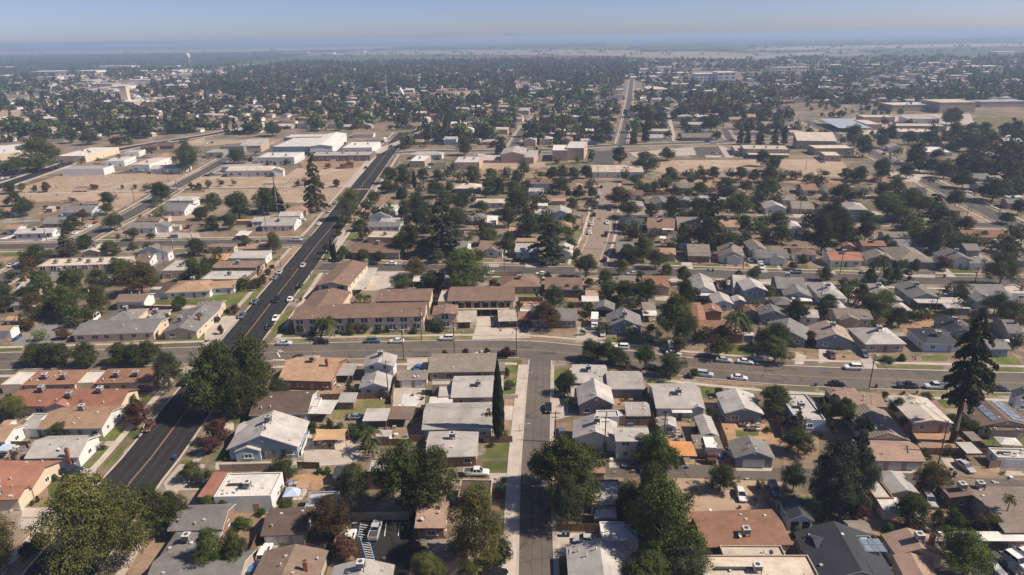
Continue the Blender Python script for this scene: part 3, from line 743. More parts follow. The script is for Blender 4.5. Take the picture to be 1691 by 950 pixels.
def building(row, name, x1, y1, x2, y2, yt, T_, roof, wall, h=None, opts=(), label=None, absolute=False):
    rr = random.Random(int(x1 * 7 + y1 * 13 + T.c * 101 + T.r * 977))
    a0, b0 = (P(x1, y1), P(x2, y2)) if not absolute else ((x1, y1), (x2, y2)); ytp = P(0, yt)[1] if not absolute else yt
    px, py = (a0[0] + b0[0]) / 2, (a0[1] + b0[1]) / 2
    h = h or {'garage': 2.7, 'shed': 2.3, 'carport': 2.5, 'patio_cover': 2.5, 'canopy_tent': 2.2}.get(name, 3.0)
    A, B = gz(*a0, h), gz(*b0, h); M = (A + B) / 2; w = float(np.linalg.norm(B - A)); ang = math.atan2(B[1] - A[1], B[0] - A[0])
    g = grid_angle(px, py)
    if 'f' not in opts: ang = g + max(-R(4), min(R(4), ang - g)) if abs(ang - g) < R(40) else g
    v = np.array([-math.sin(ang), math.cos(ang)])
    pit = PIT[T_]
    for o in opts:
        if o[0] == 'q': pit = float(o[1:])
    d = solve_depth(M, v, w, T_, h, pit, ytp)
    for o in opts:
        if o[0] == 'd': d = float(o[1:])
    d = max(2.0, d); ctr = M + v * d / 2
    wing = name == '+'
    if wing: base = BUILT[-1]; root = base['root']; (lx, ly), la = rel((base['loc'], base['ang']), ctr, ang); nm = 'wing_'
    else:
        root = ob(name, None, None, (ctr[0], ctr[1], 0), ang); lx = ly = la = 0.0; nm = ''
        BUILT.append(dict(root=root, px=px, py=py, name=name, roof=roof, wall=wall, row=row, loc=ctr, ang=ang, w=w, d=d, h=h, T=T_, label=label))
    def part(n, me, x=0, y=0, z=0, rz=0, sc=None, parent=None):
        if parent is not None: return ob(n, me, parent, (x, y, z), rz, sc)
        c, s = math.cos(la), math.sin(la)
        return ob(n, me, root, (lx + x * c - y * s, ly + x * s + y * c, z), la + rz, sc)
    near = py > 520
    oh = {'L': 0.0, 'C': 0, 'K': 0, 'M': .35}.get(T_, .5 if w > 6 else .3); oh = min(oh, w * .08, d * .08)
    X, Y = w / 2 - oh, d / 2 - oh
    fas = 'fascia_brown' if roof in ('rb', 'br', 'db', 'rt', 'rd', 'tt', 'ts', 'or', 'bs') and wall not in ('w', 'lb') else 'fascia'
    if T_ in 'CK':
        rf = part(nm + 'roof', roof_mesh(T_, w, d, h, pit, roof, fas, .12 if T_ == 'C' else .05))
        n = max(2, int(w / 4) + 1)
        for i in range(n):
            x = -w / 2 + .25 + (w - .5) * i / (n - 1)
            for y in (-d / 2 + .25, d / 2 - .25): part('post', unit_box('post', 'post' if roof not in ('wh', 'lb') else 'white_post'), x, y, 0, 0, (.12, .12, h - .05))
    else:
        if T_ == 'L':
            mb = MB(); z = h - .30; mb.slab([(-X + .2, -Y + .2, z), (X - .2, -Y + .2, z), (X - .2, Y - .2, z), (-X + .2, Y - .2, z)], [(0, 1, 2, 3)], .15)
            rf = part(nm + 'roof', mb.me('roof', ['roof_' + roof, 'roof_' + roof]))
            mb = MB(); q = .22
            mb.box(-X, X, -Y, -Y + q, h - .12, h); mb.box(-X, X, Y - q, Y, h - .12, h); mb.box(-X, -X + q, -Y + q, Y - q, h - .12, h); mb.box(X - q, X, -Y + q, Y - q, h - .12, h)
            fm = 'roof_br' if 'm' in opts else 'wall_' + wall
            part(nm + 'parapet', mb.me('parapet', [fm]))
            if 'm' in opts:
                mb = MB(); mb.box(-X - .3, X + .3, -Y - .3, -Y - .02, h - 1.3, h + .05); mb.box(X + .02, X + .3, -Y - .02, Y, h - 1.3, h + .05); mb.box(-X - .3, -X - .02, -Y - .02, Y, h - 1.3, h + .05); part('mansard', mb.me('mansard', ['roof_br']))
        else: rf = part(nm + 'roof', roof_mesh(T_, w, d, h, pit, roof, fas))
        part(nm + 'wall', wall_mesh(T_, X, Y, h, pit, w, d, wall))
        # openings
        gn = next((int(o[1:]) for o in opts if o[0] == 'g' and o[1:].isdigit()), 0)
        if gn:
            gw = min(2.7, (2 * X - .6) / gn - .4) if gn > 1 else min(4.8, 2 * X - 1.0)
            for i in range(gn):
                x = -X + (2 * X) * (i + .5) / gn; part('garage_door', unit_box('garage_door', 'opening_shade' if 'go' in opts else 'garage_door'), x, -Y - .015, 0.02, 0, (gw, .06, 2.15))  # open garages: a near-black panel paints the shade of the doorway
        if 'nw' not in opts and (not wing or 'ww' in opts):
            storeys = 2 if h > 4.4 and name in ('house', 'apartment_building', 'office_building') else 1
            big = name in ('apartment_building', 'school_building', 'shop_building', 'warehouse', 'office_building')
            pane = 'blue_pane' if name == 'apartment_building' else 'pane'
            fr, pn, sl = unit_window(pane)
            def win(x, y, z, rz, ww, wh):
                o = part('window', fr, x, y, z, rz, (ww, 1.0, wh)); part('pane', pn, parent=o)
                if near: part('sill', sl, parent=o)
            step = 3.6 if not big else (4.2 if py > 380 else 6.0)
            n = max(1, min(14, int(2 * X / step)))
            if py > 330 or big:
                for s in range(storeys):
                    zb = 1.0 + s * 2.7
                    dk = n // 2 if s == 0 else -1
                    for i in range(n):
                        x = -X + 2 * X * (i + .5) / n + rr.uniform(-.3, .3)
                        if gn: continue
                        if i == dk and n > 1: part('door', unit_box('door', 'door'), x, -Y - .02, .03, 0, (1.0, .08, 2.1)); continue
                        win(x, -Y - .03, zb, 0, (2.4 if big and h > 4.4 else rr.choice((1.2, 1.6, 2.0))), (1.85 if big and h > 4.4 else 1.15))
                sx = 1 if px < 900 else -1                        # the side wall the camera can see
                m = max(1, min(5, int(2 * Y / 4.5)))
                for s in range(storeys):
                    for i in range(m):
                        win(sx * (X + .03), -Y + 2 * Y * (i + .5) / m, 1.0 + s * 2.7, sx * math.pi / 2, rr.choice((1.0, 1.4)), 1.1)
            if T_ == 'F' and near and w > 6: part('gable_vent', unit_box('gable_vent', 'frame'), 0, -Y - .02, h + pit * w * .18, 0, (.7, .06, .5))
    # roof furniture
    pv, bv, dsh = vent_mesh()
    nc = next((int(o[1:]) for o in opts if o[0] == 'k' and o[1:].isdigit()), None)
    if nc is None: nc = 1 if (T_ in 'GFHL' and not wing and w > 8 and name in ('house', 'apartment_building', 'shop_building') and rr.random() < .4 and py > 300) else 0
    def on_roof(n, me, x, y, dz=0, rz=0, sc=None):
        p = part(n, me, x, y, roof_z(T_, w, d, h, pit, x, y) + dz, rz, sc); return p
    for i in range(nc):
        x = (-w / 2 + w * (i + .5) / nc) * .8 + rr.uniform(-.5, .5); on_roof('rooftop_cooler', cooler_mesh(), x, rr.uniform(-.25, .1) * d, .25, 0, (1.25, 1.25, 1.1))
    if T_ in 'GFHLM' and w > 6 and py > 400:
        for i in range(rr.randint(1, 4) if near else rr.randint(0, 2)):
            on_roof(*(('vent_pipe', pv) if rr.random() < .5 else ('roof_vent', bv)), rr.uniform(-.42, .42) * w, rr.uniform(-.4, .35) * d)
        if rr.random() < .18: on_roof('satellite_dish', dsh, rr.uniform(-.4, .4) * w, -.3 * d, .6, 0, None).rotation_euler = (R(55), 0, R(rr.uniform(-60, 60)))
    if 'h' in opts: on_roof('chimney', chimney_mesh(), rr.choice((-.35, .3)) * w, -.12 * d if 'hf' not in opts else -d / 2 + .2, 1.0)
    if 's' in opts or 's2' in opts:
        sol = unit_box('solar_panel', 'solar')
        for sd in ((1, -1) if 's2' in opts else (1,)):
            for i in range(5):
                for j in range(2 if sd == 1 else 1):
                    if T_ == 'F':
                        x = sd * (w * .12 + j * 1.75); y = -d * .30 + i * 1.1 * 1.75; o = on_roof('solar_panel', sol, x + sd * .8, y, .08, 0, (1.65, 1.75, .05)); o.rotation_euler = (0, sd * math.atan(pit), la)
                    else:
                        x = -w * .3 + i * 1.2; y = -d * .35 + j * 1.75; o = on_roof('solar_panel', sol, x, y, .2, 0, (1.1, 1.65, .05)); o.rotation_euler = (math.atan(pit) if T_ in 'GH' else 0, 0, la)
def rows(c, r, text, row=''):
    for ln in text.strip().splitlines():
        T.c, T.r = c, r
        if ln.startswith('@'): row = ln[1:].strip(); continue
        body, _, lab = ln.partition('|'); a = body.split(); n = a[0]; v = list(map(float, a[1:6])); t, rf, wl_ = a[6:9]; h = None; op = []
        for q in a[9:]:
            if q[0] == 'e': h = float(q[1:])
            else: op.append(q)
        building(row, n, *v, t, rf, wl_, h, op, lab.strip() or None)
rows(0, 3, '''@in the near block left of the avenue
house -260 228 265 228 55 G rd c k0 | terracotta tile house with cream arched gables above two green lawns
+ -200 335 150 325 235 G rd c
@at the near bottom, right of the avenue
house 1378 583 1840 566 420 G mg k e3.2 k0 | grey gabled house with brick wall behind the big yellow-green tree
house 1170 1060 1960 1050 835 G mg t e2.8 k0 | grey roofed house cut by the bottom edge near the avenue
+ 1310 805 1720 800 650 H mg t e2.8 k1''')
rows(1, 3, '''@at the near bottom, right of the avenue
shop_building 72 302 545 291 103 L wh w e4.0 k1 | white flat roofed stucco building with dark ducts on top
+ -60 300 75 312 95 M rd w e3.2 nw
garage 455 634 832 606 457 G db c g3 k0 q.3 | brown roofed garage with white doors beside white parked suv
house 340 1060 905 1060 690 F br t q.26 k0 h | large brown roofed house at the bottom with white vents
house 1020 1020 1540 1010 808 F lg w q.3 k1 | pale grey roof with square cooler below the small car park
garage 805 442 1062 430 258 L lg b e2.9 nw | small flat grey roofed garage beside the blue canopy tent
shed 1055 140 1166 138 68 G dg w | small white shed with dark roof and one window
house 1335 95 1560 95 -15 L lg br e4.6 nw | tall brown walled building with pale flat roof beside dark oaks
canopy_tent 640 304 776 300 236 K lb w | pale blue pop-up canopy tent in a back yard''')
rows(2, 3, '''@at the near bottom, left of the narrow street
house 40 562 300 562 402 G tt k q.3 k0 | tan shake roofed cottage right of the car park
house 150 800 400 800 720 G tt t k0 | tan shake roofed house with steep front gable by the car park
+ 290 872 530 850 636 F tt t q.75
house 400 302 670 306 160 L db t e3.0 nw k0 | flat brown roofed house below the white pickup
@at the near bottom, right of the narrow street
house 1320 1085 1905 1085 640 F lg w q.36 k0 | pale grey gabled house at the bottom of the narrow street
+ 1318 950 1500 960 735 M lg w e2.8
garage 1592 665 1895 665 507 L wh w nw | flat white roofed garage behind the pale gabled house
shed 1505 375 1765 362 160 L lg g nw | flat grey roofed shed under trees right of the narrow street
shed 1530 480 1720 480 388 L wh g nw | small flat white shed under trees right of the narrow street''')
rows(3, 3, '''@at the near bottom, around the dirt lot
house 742 722 1480 699 528 G rt br e2.9 q.16 k1 f | long rust brown low roof below the dirt lot
house 760 1010 1725 1010 782 L tn t e3.4 k1 f | large beige flat roof at the bottom edge
+ 905 792 1420 786 702 L tn t e3.2
garage 1443 497 1657 502 288 F dg lb q.55 g2 go f | pale blue garage with charcoal roof and two dark openings
@at the bottom right
house 1690 1010 2370 1030 500 F dg gb e3.2 k0 | charcoal roofed house with white flat patch and solar panels
+ 1960 750 2190 740 622 L wh gb e4.6 s
+ 2040 1010 2230 1000 850 F dg gb e3.6 q.8
+ 1700 800 1880 790 640 G dg gb e3.6
+ 1870 900 2190 890 752 H dg gb e3.4
patio_cover 1670 678 1865 632 580 C lg g | pale patio cover beside the charcoal roofed house''')
rows(4, 3, '''@at the bottom right
house 606 279 832 271 80 F lg t q.30 k0 | grey gabled house with worn flat porch under the big cedar
+ 476 320 612 300 132 L ds k e3.1
garage 405 6 892 13 -120 G tt t g3 k0 q.3 | tan tiled garage row with three white doors
house 1105 332 1472 291 140 F br k q.16 k2 | low brown and tan roof with two white coolers
house 1540 602 2100 598 350 G bs t q.2 k0 | wide weathered shake roof at the right edge
carport 1060 682 1765 652 590 C wh t | long white carport roof over parked cars
house 650 802 1042 772 556 F tt t q.36 k1 h | tan tiled house with big white cooler and brick chimney
+ 705 965 1000 992 762 F tt t q.3
carport 1600 282 1725 287 216 C dg k | dark open pergola beside the alley''')
rows(0, 2, '''@in the near block left of the avenue
apartment_building 178 333 617 323 205 M rt c e3.1 k2 | long rust roofed row with cream walls, left of its twin
+ 5 326 175 322 212 L wh c e2.9
apartment_building 777 319 1242 306 190 M rt c e3.1 k2 | long rust roofed row with cream walls beside the avenue corner
+ 632 313 775 308 210 L wh c e2.9
apartment_building 60 502 985 512 376 G rd c q.42 e3.0 k3 | long terracotta roofed row with bright cream end wall
+ 355 527 592 522 438 F rd c e2.8
house 305 694 842 685 546 G or w e3.0 k1 q.3 | tan roofed white house with white porch beside the avenue
+ 738 690 842 682 626 C wh w e2.6
+ 150 692 302 692 617 M lg w e2.6
shed 205 620 332 620 562 L lg w nw | pale flat roofed shed behind the tan roofed white house
house 195 938 652 926 781 G lg w e3.0 k0 h hf q.38 | pale grey roofed white house with tall red brick chimney
house -90 792 32 802 682 G or w k0 | tan roofed white house cut by the left edge
shed 0 666 72 666 625 G or w nw | little tan roofed shed at the left edge
patio_cover -40 872 62 872 820 C lb w | pale blue cover over a cluttered yard''')
rows(1, 2, '''@between the avenue and the narrow street
house 600 290 1052 302 131 G or k e3.0 k1 h q.33 | tan roofed brick house behind the giant dark oak
+ 780 132 932 130 92 H or k e3.0
carport 1060 252 1222 250 152 C lg t | flat grey carport beside the tan roofed brick house
house 1298 184 1568 176 48 F lg w e4.6 k1 q.34 | two storey white gabled house beside the cross street
garage 1268 365 1527 353 210 F lg w k0 q.4 e2.6 | white gabled garage below the two storey white house
house 362 581 852 564 421 G db lb e2.9 k0 q.3 | dark brown roofed house with white patio cover
+ 852 566 1037 570 456 C wh w e2.6
+ 864 504 937 502 436 L tn w e3.0
house 175 864 774 839 536 F lg b e3.3 q.42 k1 | blue house with broad grey front gable beside the avenue
+ 238 760 445 757 655 G lg b e3.0
+ 240 887 460 869 799 F lg b e2.9 ww
carport 1300 627 1502 624 525 C lg t | flat grey carport beside a dry back yard
carport 1506 612 1712 612 508 C br t | flat brown carport below the empty pool
shed 1410 754 1527 757 700 M lg w nw | small white shed beside the feathery palms''')
rows(2, 2, '''@between the avenue and the narrow street
house 150 224 714 217 108 G bg t e3.0 k0 q.22 | long taupe roofed house beside the street corner lawn
+ 714 212 792 210 140 M bg t e2.9
garage -95 289 149 282 208 M bg t g2 | taupe roofed garage above the empty pool
house 340 433 776 427 306 G lg t e3.1 k1 q.20 | pale grey roofed tan house behind the tall cypress
+ 238 424 337 421 331 L lg t e3.0
+ 186 327 350 323 283 L lg t e3.4
patio_cover 157 492 353 489 428 C mt t | ribbed white metal patio cover
house 100 700 692 685 536 G lg w e3.2 k0 q.24 | long grey roofed white house at the foot of the cypress
house 128 928 566 917 776 G lg k e3.0 k1 q.22 | grey roofed brick house above the white pickup
@right of the narrow street
house 1345 314 1640 320 182 G lg g e3.1 k1 | pale grey rambling roof at the curve of the cross street
+ 1640 370 1942 356 236 G lg gb e3.0 k0
house 1395 494 1697 492 276 F lg tg e3.5 k0 q.55 | taupe house with steep grey gable beside the narrow street
+ 1338 427 1422 422 335 M lg tg e2.8
house 1345 772 1722 792 562 F lg w e3.2 k1 q.42 | white house with grey gable beside two tall poles
+ 1552 592 1732 587 537 L lg w e3.0''')
rows(3, 2, '''@in the block right of the narrow street
house 100 585 306 584 490 G lg br e2.7 k0 | small brown walled house with two white windows
+ -60 590 96 587 531 L lg br e2.7
house 15 803 306 787 682 M lg w e5.0 k0 | two storey white house with mono-pitch grey roof
house 345 522 753 522 353 G lg lb e3.0 k1 q.34 | pale grey roofed light blue house with white sun porch
+ 640 525 752 527 445 F lg lb e2.9
+ 483 560 650 558 526 C wh w e2.5
shed 370 672 521 682 573 F lg w | small grey gabled shed by a wooden pole
house 722 748 870 750 566 F lg t k0 | narrow grey roofed cottage in the orange dirt yards
+ 672 852 906 852 740 M bg t e2.6
patio_cover 470 912 687 917 798 C oo t | bright orange patio roof above the back alley
house 912 564 1241 572 353 F lg gb e3.0 k0 q.34 | slate blue gabled house with pale door facing orange dirt
garage 993 932 1336 940 740 F mg gb g1 q.40 e2.8 | slate blue garage with wide door on the alley
house 1517 624 1745 612 400 L lg lb e3.2 k1 | pale flat roofed house left of the big cedar''')
rows(4, 2, '''@in the block at the right edge
house 212 512 566 510 414 G tt t e3.0 k0 | pinkish tan roofed house on the lower side of the curving street
+ 95 414 347 410 362 H tt t e3.0
house 382 780 763 792 480 F ts c e2.9 k0 q.36 | striped grey-tan tiled gable with cream end wall
house 777 644 1119 647 408 F ds t e3.0 k0 q.20 | worn patchy grey roof left of the giant redwood
house 1325 674 1802 682 446 F br t e3.0 k0 q.26 s2 | brown roof with two strips of solar panels
+ 1430 708 1700 702 656 M br t e2.7
house 1640 424 1905 424 332 F dg w e4.8 k0 | two storey white house with dark roof at the right edge
garage 1480 924 1805 934 850 L ds w g1 | worn white roofed garage with white door beside the alley
carport 1495 812 1695 842 770 K wh w | small white canopy beside the worn roofed garage''')
rows(0, 1, '''@in the blocks left of the avenue
apartment_building 300 301 1012 277 222 L tn t e5.6 k6 | long beige flat roofed block with six rooftop coolers
house 665 187 832 182 105 F tn t q.3 k1 | beige gabled house behind the brownish conifer
house 1120 188 1382 192 108 F mg w e4.0 k0 | grey roofed white gabled house on the left cross street
house 1100 264 1242 252 196 G br w k0 q.25 | small brown roofed white outbuilding by the alley
house 140 482 302 492 402 G lg c k0 h | pale grey roofed house with brick chimney among trees
house 370 387 522 402 322 H mg t k1 | grey hipped house hidden among trees
house 80 622 232 612 552 G mg c k0 | grey roofed cream house at the left edge behind trees
garage 940 594 1192 590 527 G br w e3.4 nw k0 | white garage with brown roof beside a lawn
apartment_building 585 866 1272 842 763 G mg c e2.9 k0 q.2 | long grey roofed row behind the clipped street trees
+ 830 767 1102 757 656 H mg c e2.9 k1
+ 1170 757 1332 747 661 H mg c e2.9 k1
house 1335 842 1627 837 612 F mg c e3.0 k2 q.28 h | grey gabled house beside the avenue corner
+ 1600 672 1822 642 590 G mg c e3.0 ww
shed 35 747 167 747 710 G or w | small white shed with tan roof by the gravel lot
house -50 832 82 832 790 G or w nw k0 | white house with tan roof at the left edge by bins
house 1360 517 1735 502 420 H or w e2.9 k1 q.3 | sprawling tan hipped house with white walls and lawn
+ 1730 484 1937 470 418 G or w e2.9 ww
+ 1215 517 1402 514 432 M db w e2.5
apartment_building 1330 337 1562 332 242 L lg t e3.6 k1 | flat grey roofed block by the alley''')
rows(1, 1, '''@in the blocks left of the avenue
apartment_building 45 314 417 310 246 L br t e4.0 m k1 | flat building with brown mansard trim, the upper of two
apartment_building -40 407 332 407 331 L lg t e4.0 m k1 | flat building with brown mansard trim, the lower of two
house 195 232 502 232 170 M lg w k0 | low pale grey roofed ranch house behind the mansard building
house 20 142 242 142 112 M br c k0 | low brown roofed cream house on the left cross street
house 310 157 522 152 100 H or t k1 | tan hipped house on the avenue corner
house -20 252 82 247 200 M br c k0 | small brown roofed cream house behind the mansard building
shed 82 252 152 252 197 M oo t nw | small orange roofed shed behind the mansard building
@right of the avenue
apartment_building 712 740 1816 714 628 G rb c e5.6 k0 q.24 | long brown roofed apartment building with dark blue windows facing the cross street
+ 748 690 1082 688 476 F rb c e5.4 q.22
apartment_building 918 460 1187 464 248 F rb c e5.6 q.22 k0 | brown gabled apartment block at the avenue junction
carport 1187 492 1312 492 320 C lg t | long pale carport behind the apartment block
apartment_building 1400 590 1862 584 508 G rb c e5.6 q.2 k0 | inner brown roofed apartment building behind the palms
house 1200 192 1612 187 110 G rb tg k1 q.28 | long brown roofed house across from the apartments
house 1340 58 1602 62 5 L tn or e4.4 k1 | peach flat roofed two storey house
patio_cover 250 47 357 44 12 C wh w | white metal shade roof on the left cross street''')
rows(2, 1, '''@between the cross street and the second cross street
apartment_building 310 588 872 583 492 G rb c e5.6 q.2 k0 | brown roofed apartment building with long balcony
+ 235 588 322 588 495 L lg c e5.2
apartment_building 185 708 402 698 606 F rb c e5.4 q.18 k0 | small brown gabled apartment end with two blue windows
carport 395 762 557 757 668 C rs t | rusty metal carport, left of the paved court
carport 735 757 892 747 660 C rs t | rusty metal carport, right of the paved court
carport 890 747 1002 744 680 C rt t | brown carport over a dark car
house 1000 747 1387 744 658 G mg g k0 q.3 | grey roofed ranch house behind a spreading low tree
shed 915 674 1052 670 645 L wh w nw | low white roofed shed behind the brown carport
house 750 472 1087 467 376 H rb t k1 | brown hipped house with white patio cover
+ 920 468 1060 470 412 C wh w e2.7
house 1120 502 1427 478 391 G rb lb k0 | brown roofed pale blue house with front gable
+ 1270 458 1402 472 396 F rb lb
patio_cover 100 457 217 452 425 C wh w | white patio cover behind the round green tree
house 110 417 282 417 350 G mg w k0 | grey roofed house left of the big round tree
patio_cover 25 427 112 422 376 C wh w | small white patio cover at the concrete court
shed 1455 542 1562 542 495 M or t nw | small tan roofed shed in the back yards
patio_cover 1425 592 1567 587 545 C mt w | ribbed metal patio cover in the back yards
garage 1520 652 1692 662 571 F mg gb g1 go | slate blue garage behind the white lorry
@on the far side of the second cross street
house 50 167 182 162 85 F mg dk
house 320 170 470 174 90 G gg w
+ 325 180 430 182 140 F gg w ww
house 560 167 772 182 90 G rb w
+ 610 172 742 178 132 F rb w ww
house 870 187 1072 177 108 G lg w
house 1190 177 1332 192 100 F lg w
shed 880 97 1052 97 66 M or t nw''')
rows(3, 1, '''@between the cross street and the second cross street
house -60 795 236 803 640 F mg gb e3.0 k1 q.45 | craftsman bungalow in slate blue with bay window
+ 100 822 222 817 746 F mg gb e2.8
house 235 657 347 657 596 G bg w k0 | small taupe roofed white house with garage
+ 240 707 362 707 660 C wh w e2.6
house 640 510 852 517 352 F lg w e3.0 k0 q.45 | white house with tall pale grey gable
+ 655 542 852 542 516 C wh w e2.6
garage 820 612 992 612 506 F lg lb k0 | pale blue garage with grey gable
house 1070 502 1272 502 390 F lg gb e5.4 k0 q.38 | two storey slate blue house with white balcony
+ 985 472 1102 482 371 G lg gb e4.0
+ 985 592 1092 592 532 F lg gb e3.0
house 640 752 762 762 611 F rt k k0 q.3 | rust roofed brick house with steep roofs behind the palms
+ 750 682 902 682 602 F rt k q.3
+ 680 852 882 862 742 M rt k
+ 860 872 1062 862 752 M rt k
house 1070 682 1202 682 616 F rt g k0 | small rust roofed gable beside the palms
house 1200 702 1436 712 606 F mg gb k0 e3.4 | slate grey gabled house behind its twin gable
house 1240 852 1592 907 722 F mg gb k0 f | wide slate grey gabled house facing the cross street
house 245 477 462 472 376 G rt t k0 | rust roofed house with front gable by tall trees
+ 342 480 460 478 420 F rt t
house 0 442 182 437 381 M bg t k0 | low taupe roofed house on the second cross street
house 1345 482 1592 492 386 G mg gb e3.6 k1 | dark grey roofed slate house with pale porch
+ 1400 535 1642 562 441 F mg gb e3.0
+ 1490 587 1642 587 546 C wh w e2.5
shed 1340 622 1482 612 551 H mg g | small grey hipped outbuilding in the back yards
house 1540 702 1692 742 656 G lg w k0 | small pale roofed white house in the back yards
@on the far side of the second cross street
house 15 182 162 187 95 G mg w
house 340 197 512 202 146 G or t
+ 440 206 512 207 166 F or t
house 610 212 802 217 116 G bg k q.42
house 865 217 1087 227 101 F bg w q.45
+ 930 222 1042 237 186 F bg w
house 1125 167 1272 167 71 F bg g
house 1185 227 1452 232 156 G mg w
+ 1290 232 1412 247 196 F mg w
house 1480 197 1682 212 156 H rb w
house 545 107 642 107 71 G bg w
garage 945 47 1052 50 5 M br k''')
rows(4, 1, '''@on the far side of the second cross street
house 100 252 372 252 179 G rd w
house 400 242 632 252 152 F bg g
house 660 262 972 267 136 H bg g
house 1050 262 1312 267 146 F mg w
+ 1250 274 1402 274 226 G mg w
@behind the right row of the second cross street
house 660 147 882 142 76 G mg lb
house 550 62 762 62 13 G bg w
shed 200 137 302 142 96 F rt k
house 360 132 562 132 86 G rt t
house 1210 62 1602 62 0 G rt c
house 1480 102 1692 102 75 M lg lb
house 1220 167 1347 167 111 G mg g
house 1640 250 1800 255 180 G mg gb
@between the curving street and the second cross street, on the right
house 10 562 237 567 431 H lg w k1 | pale hipped house with two coolers
house 500 582 697 582 441 H lg gb k1 | pale hipped house with slate walls
house 760 562 1012 562 416 F mg g k1 q.36 | dark grey gabled house with long patio roof
+ 820 602 1232 607 556 C lg g e2.6
+ 1060 647 1257 647 606 M lg gb e2.6
house 1290 562 1577 547 446 G mg w k0 | mid grey gabled white house at the right
+ 1310 592 1482 592 471 F mg w ww
house 1600 522 1752 522 451 L tn w h k0 | beige flat house with chimney at the right edge
house 640 667 777 667 601 H lg lb k0 | small pale hipped blue house
garage 95 647 232 642 581 H lg w k0 | pale hipped garage beside the grey-green yard tree
house 160 742 442 727 651 G bg t k0 | taupe bungalow with twin white gables
+ 195 755 322 732 690 F bg t
+ 325 725 440 727 675 F bg t
house -30 895 302 937 741 F bt gb k1 q.42 | slate bungalow with sunlit tan roof
house 390 947 722 937 809 H lg t k1 q.42 | pale grey rounded roof bungalow with white porch
house 870 937 1182 942 821 H dg lb k1 | light blue house with charcoal hipped roof
house 1070 845 1290 852 700 F dg g k1 | charcoal roofed long house behind the light blue one
house 1560 842 1702 862 741 G mg t h k0 | grey roofed house with chimney at the right edge''')
rows(4, 2, '''@between the curving street and the second cross street, on the right
house 1415 32 1592 30 -42 G mg gb k0 | slate blue house beside the top of the redwood''')
rows(0, 0, '''@beyond the dry field on the left
shop_building -60 327 352 292 240 L wh c e5.5 k3 f
shop_building 475 337 690 340 250 L wh c e5.5 k3 d48
warehouse 505 447 852 442 412 L lg w e5.0 nw d14
shop_building 865 382 1022 377 340 L wh w e4.5 k1
warehouse 1095 407 1217 412 352 L tn w e5.0 k1 d34
warehouse 1230 447 1512 442 411 G lg w e3.6 q.2
shop_building 1300 347 1492 342 311 M or w e4
shop_building 1020 312 1147 302 285 L lg w e4
barn 1150 275 1300 265 245 G db br
barn 1280 262 1440 252 225 G db br
@around the left side street
house 500 802 742 807 746 G mg lb k1
house 585 742 812 737 713 G br t
house 340 897 562 897 841 G mg t
house 5 802 127 802 761 G or w
house 1320 792 1522 792 726 G mg w
house 1400 702 1582 712 671 H lg w e4.4
house 1040 935 1282 932 886 G mg w
+ 1240 925 1392 925 871 F mg w
house 1110 882 1312 877 846 G br t
house 30 943 142 943 906 G or w
house 110 982 432 972 935 G lg w''')
rows(1, 0, '''@beyond the dry lots beside the avenue
shop_building 140 257 307 262 236 L mg g e6.5 d10
warehouse 300 267 442 242 196 M lg t e6 nw
shop_building 0 312 142 307 276 L lg g e4.5
warehouse 560 262 857 260 181 L wh b e7 d60
warehouse 858 262 1057 257 176 F wh w e7 q.15 d80
warehouse 665 182 1092 187 156 L wh g e7
shop_building 440 347 727 352 306 L wh w e5.5 k2
shop_building 865 337 1362 332 300 L lg br e4.5 k3
shop_building 1145 267 1372 272 221 L wh w e5 k2
warehouse 170 462 542 457 421 G tn w e4.5 q.2
+ 535 464 652 457 426 F tn w e4.5
warehouse 140 432 442 422 401 L lg g e4.5
shed 1110 407 1162 407 386 G br k e3.5
shed 1160 402 1232 397 366 F br k e4
@beside the avenue above the left cross street
house 655 797 842 792 751 H or t
house 610 837 792 832 796 G lg w
house 460 917 742 912 846 G lg w
house 380 882 512 877 839 M lg w
shed 250 873 382 875 860 M oo t nw
house 1420 793 1572 793 736 L wh w s
house 1350 843 1542 843 801 F mg w e4.2
house 1440 884 1622 884 847 M lg w
house 1340 922 1612 922 881 G mg w
house 1215 162 1392 162 140 G or w''')
rows(2, 0, '''@along the far cross street
barn 750 327 952 327 266 F lg t e6.5 q.22 d30
+ 950 347 1027 352 291 M lg t e5
warehouse 1180 292 1307 292 236 L wh t e8.5 d30
+ 1290 272 1442 274 216 L wh t e9.5
shop_building 370 392 577 390 341 L wh t e5.5 k2
shop_building 0 382 127 377 331 L wh t e5 k1
shop_building 0 332 272 327 300 H lg w e3.6
warehouse 1510 474 1937 470 421 G tn w e4 q.12
@behind the second cross street, centre
house 955 567 1192 567 528 G rb w e4.5
garage 985 632 1107 632 601 L lg w nw
house 365 612 592 602 563 H tn g
house 545 732 782 722 691 G tn w
house 430 862 632 852 819 H mg w
carport 490 872 607 872 841 C tn w
garage 630 902 692 882 831 M wh w
house 1030 827 1162 822 776 G lg w
house 1155 832 1337 817 741 F lg lb
shed 1170 712 1292 712 689 M or t nw
house 1200 932 1342 922 879 H or t
house 1330 632 1442 627 561 H or t
patio_cover 1060 752 1142 747 726 M wh w nw
shed 820 960 950 960 925 M or t nw''')
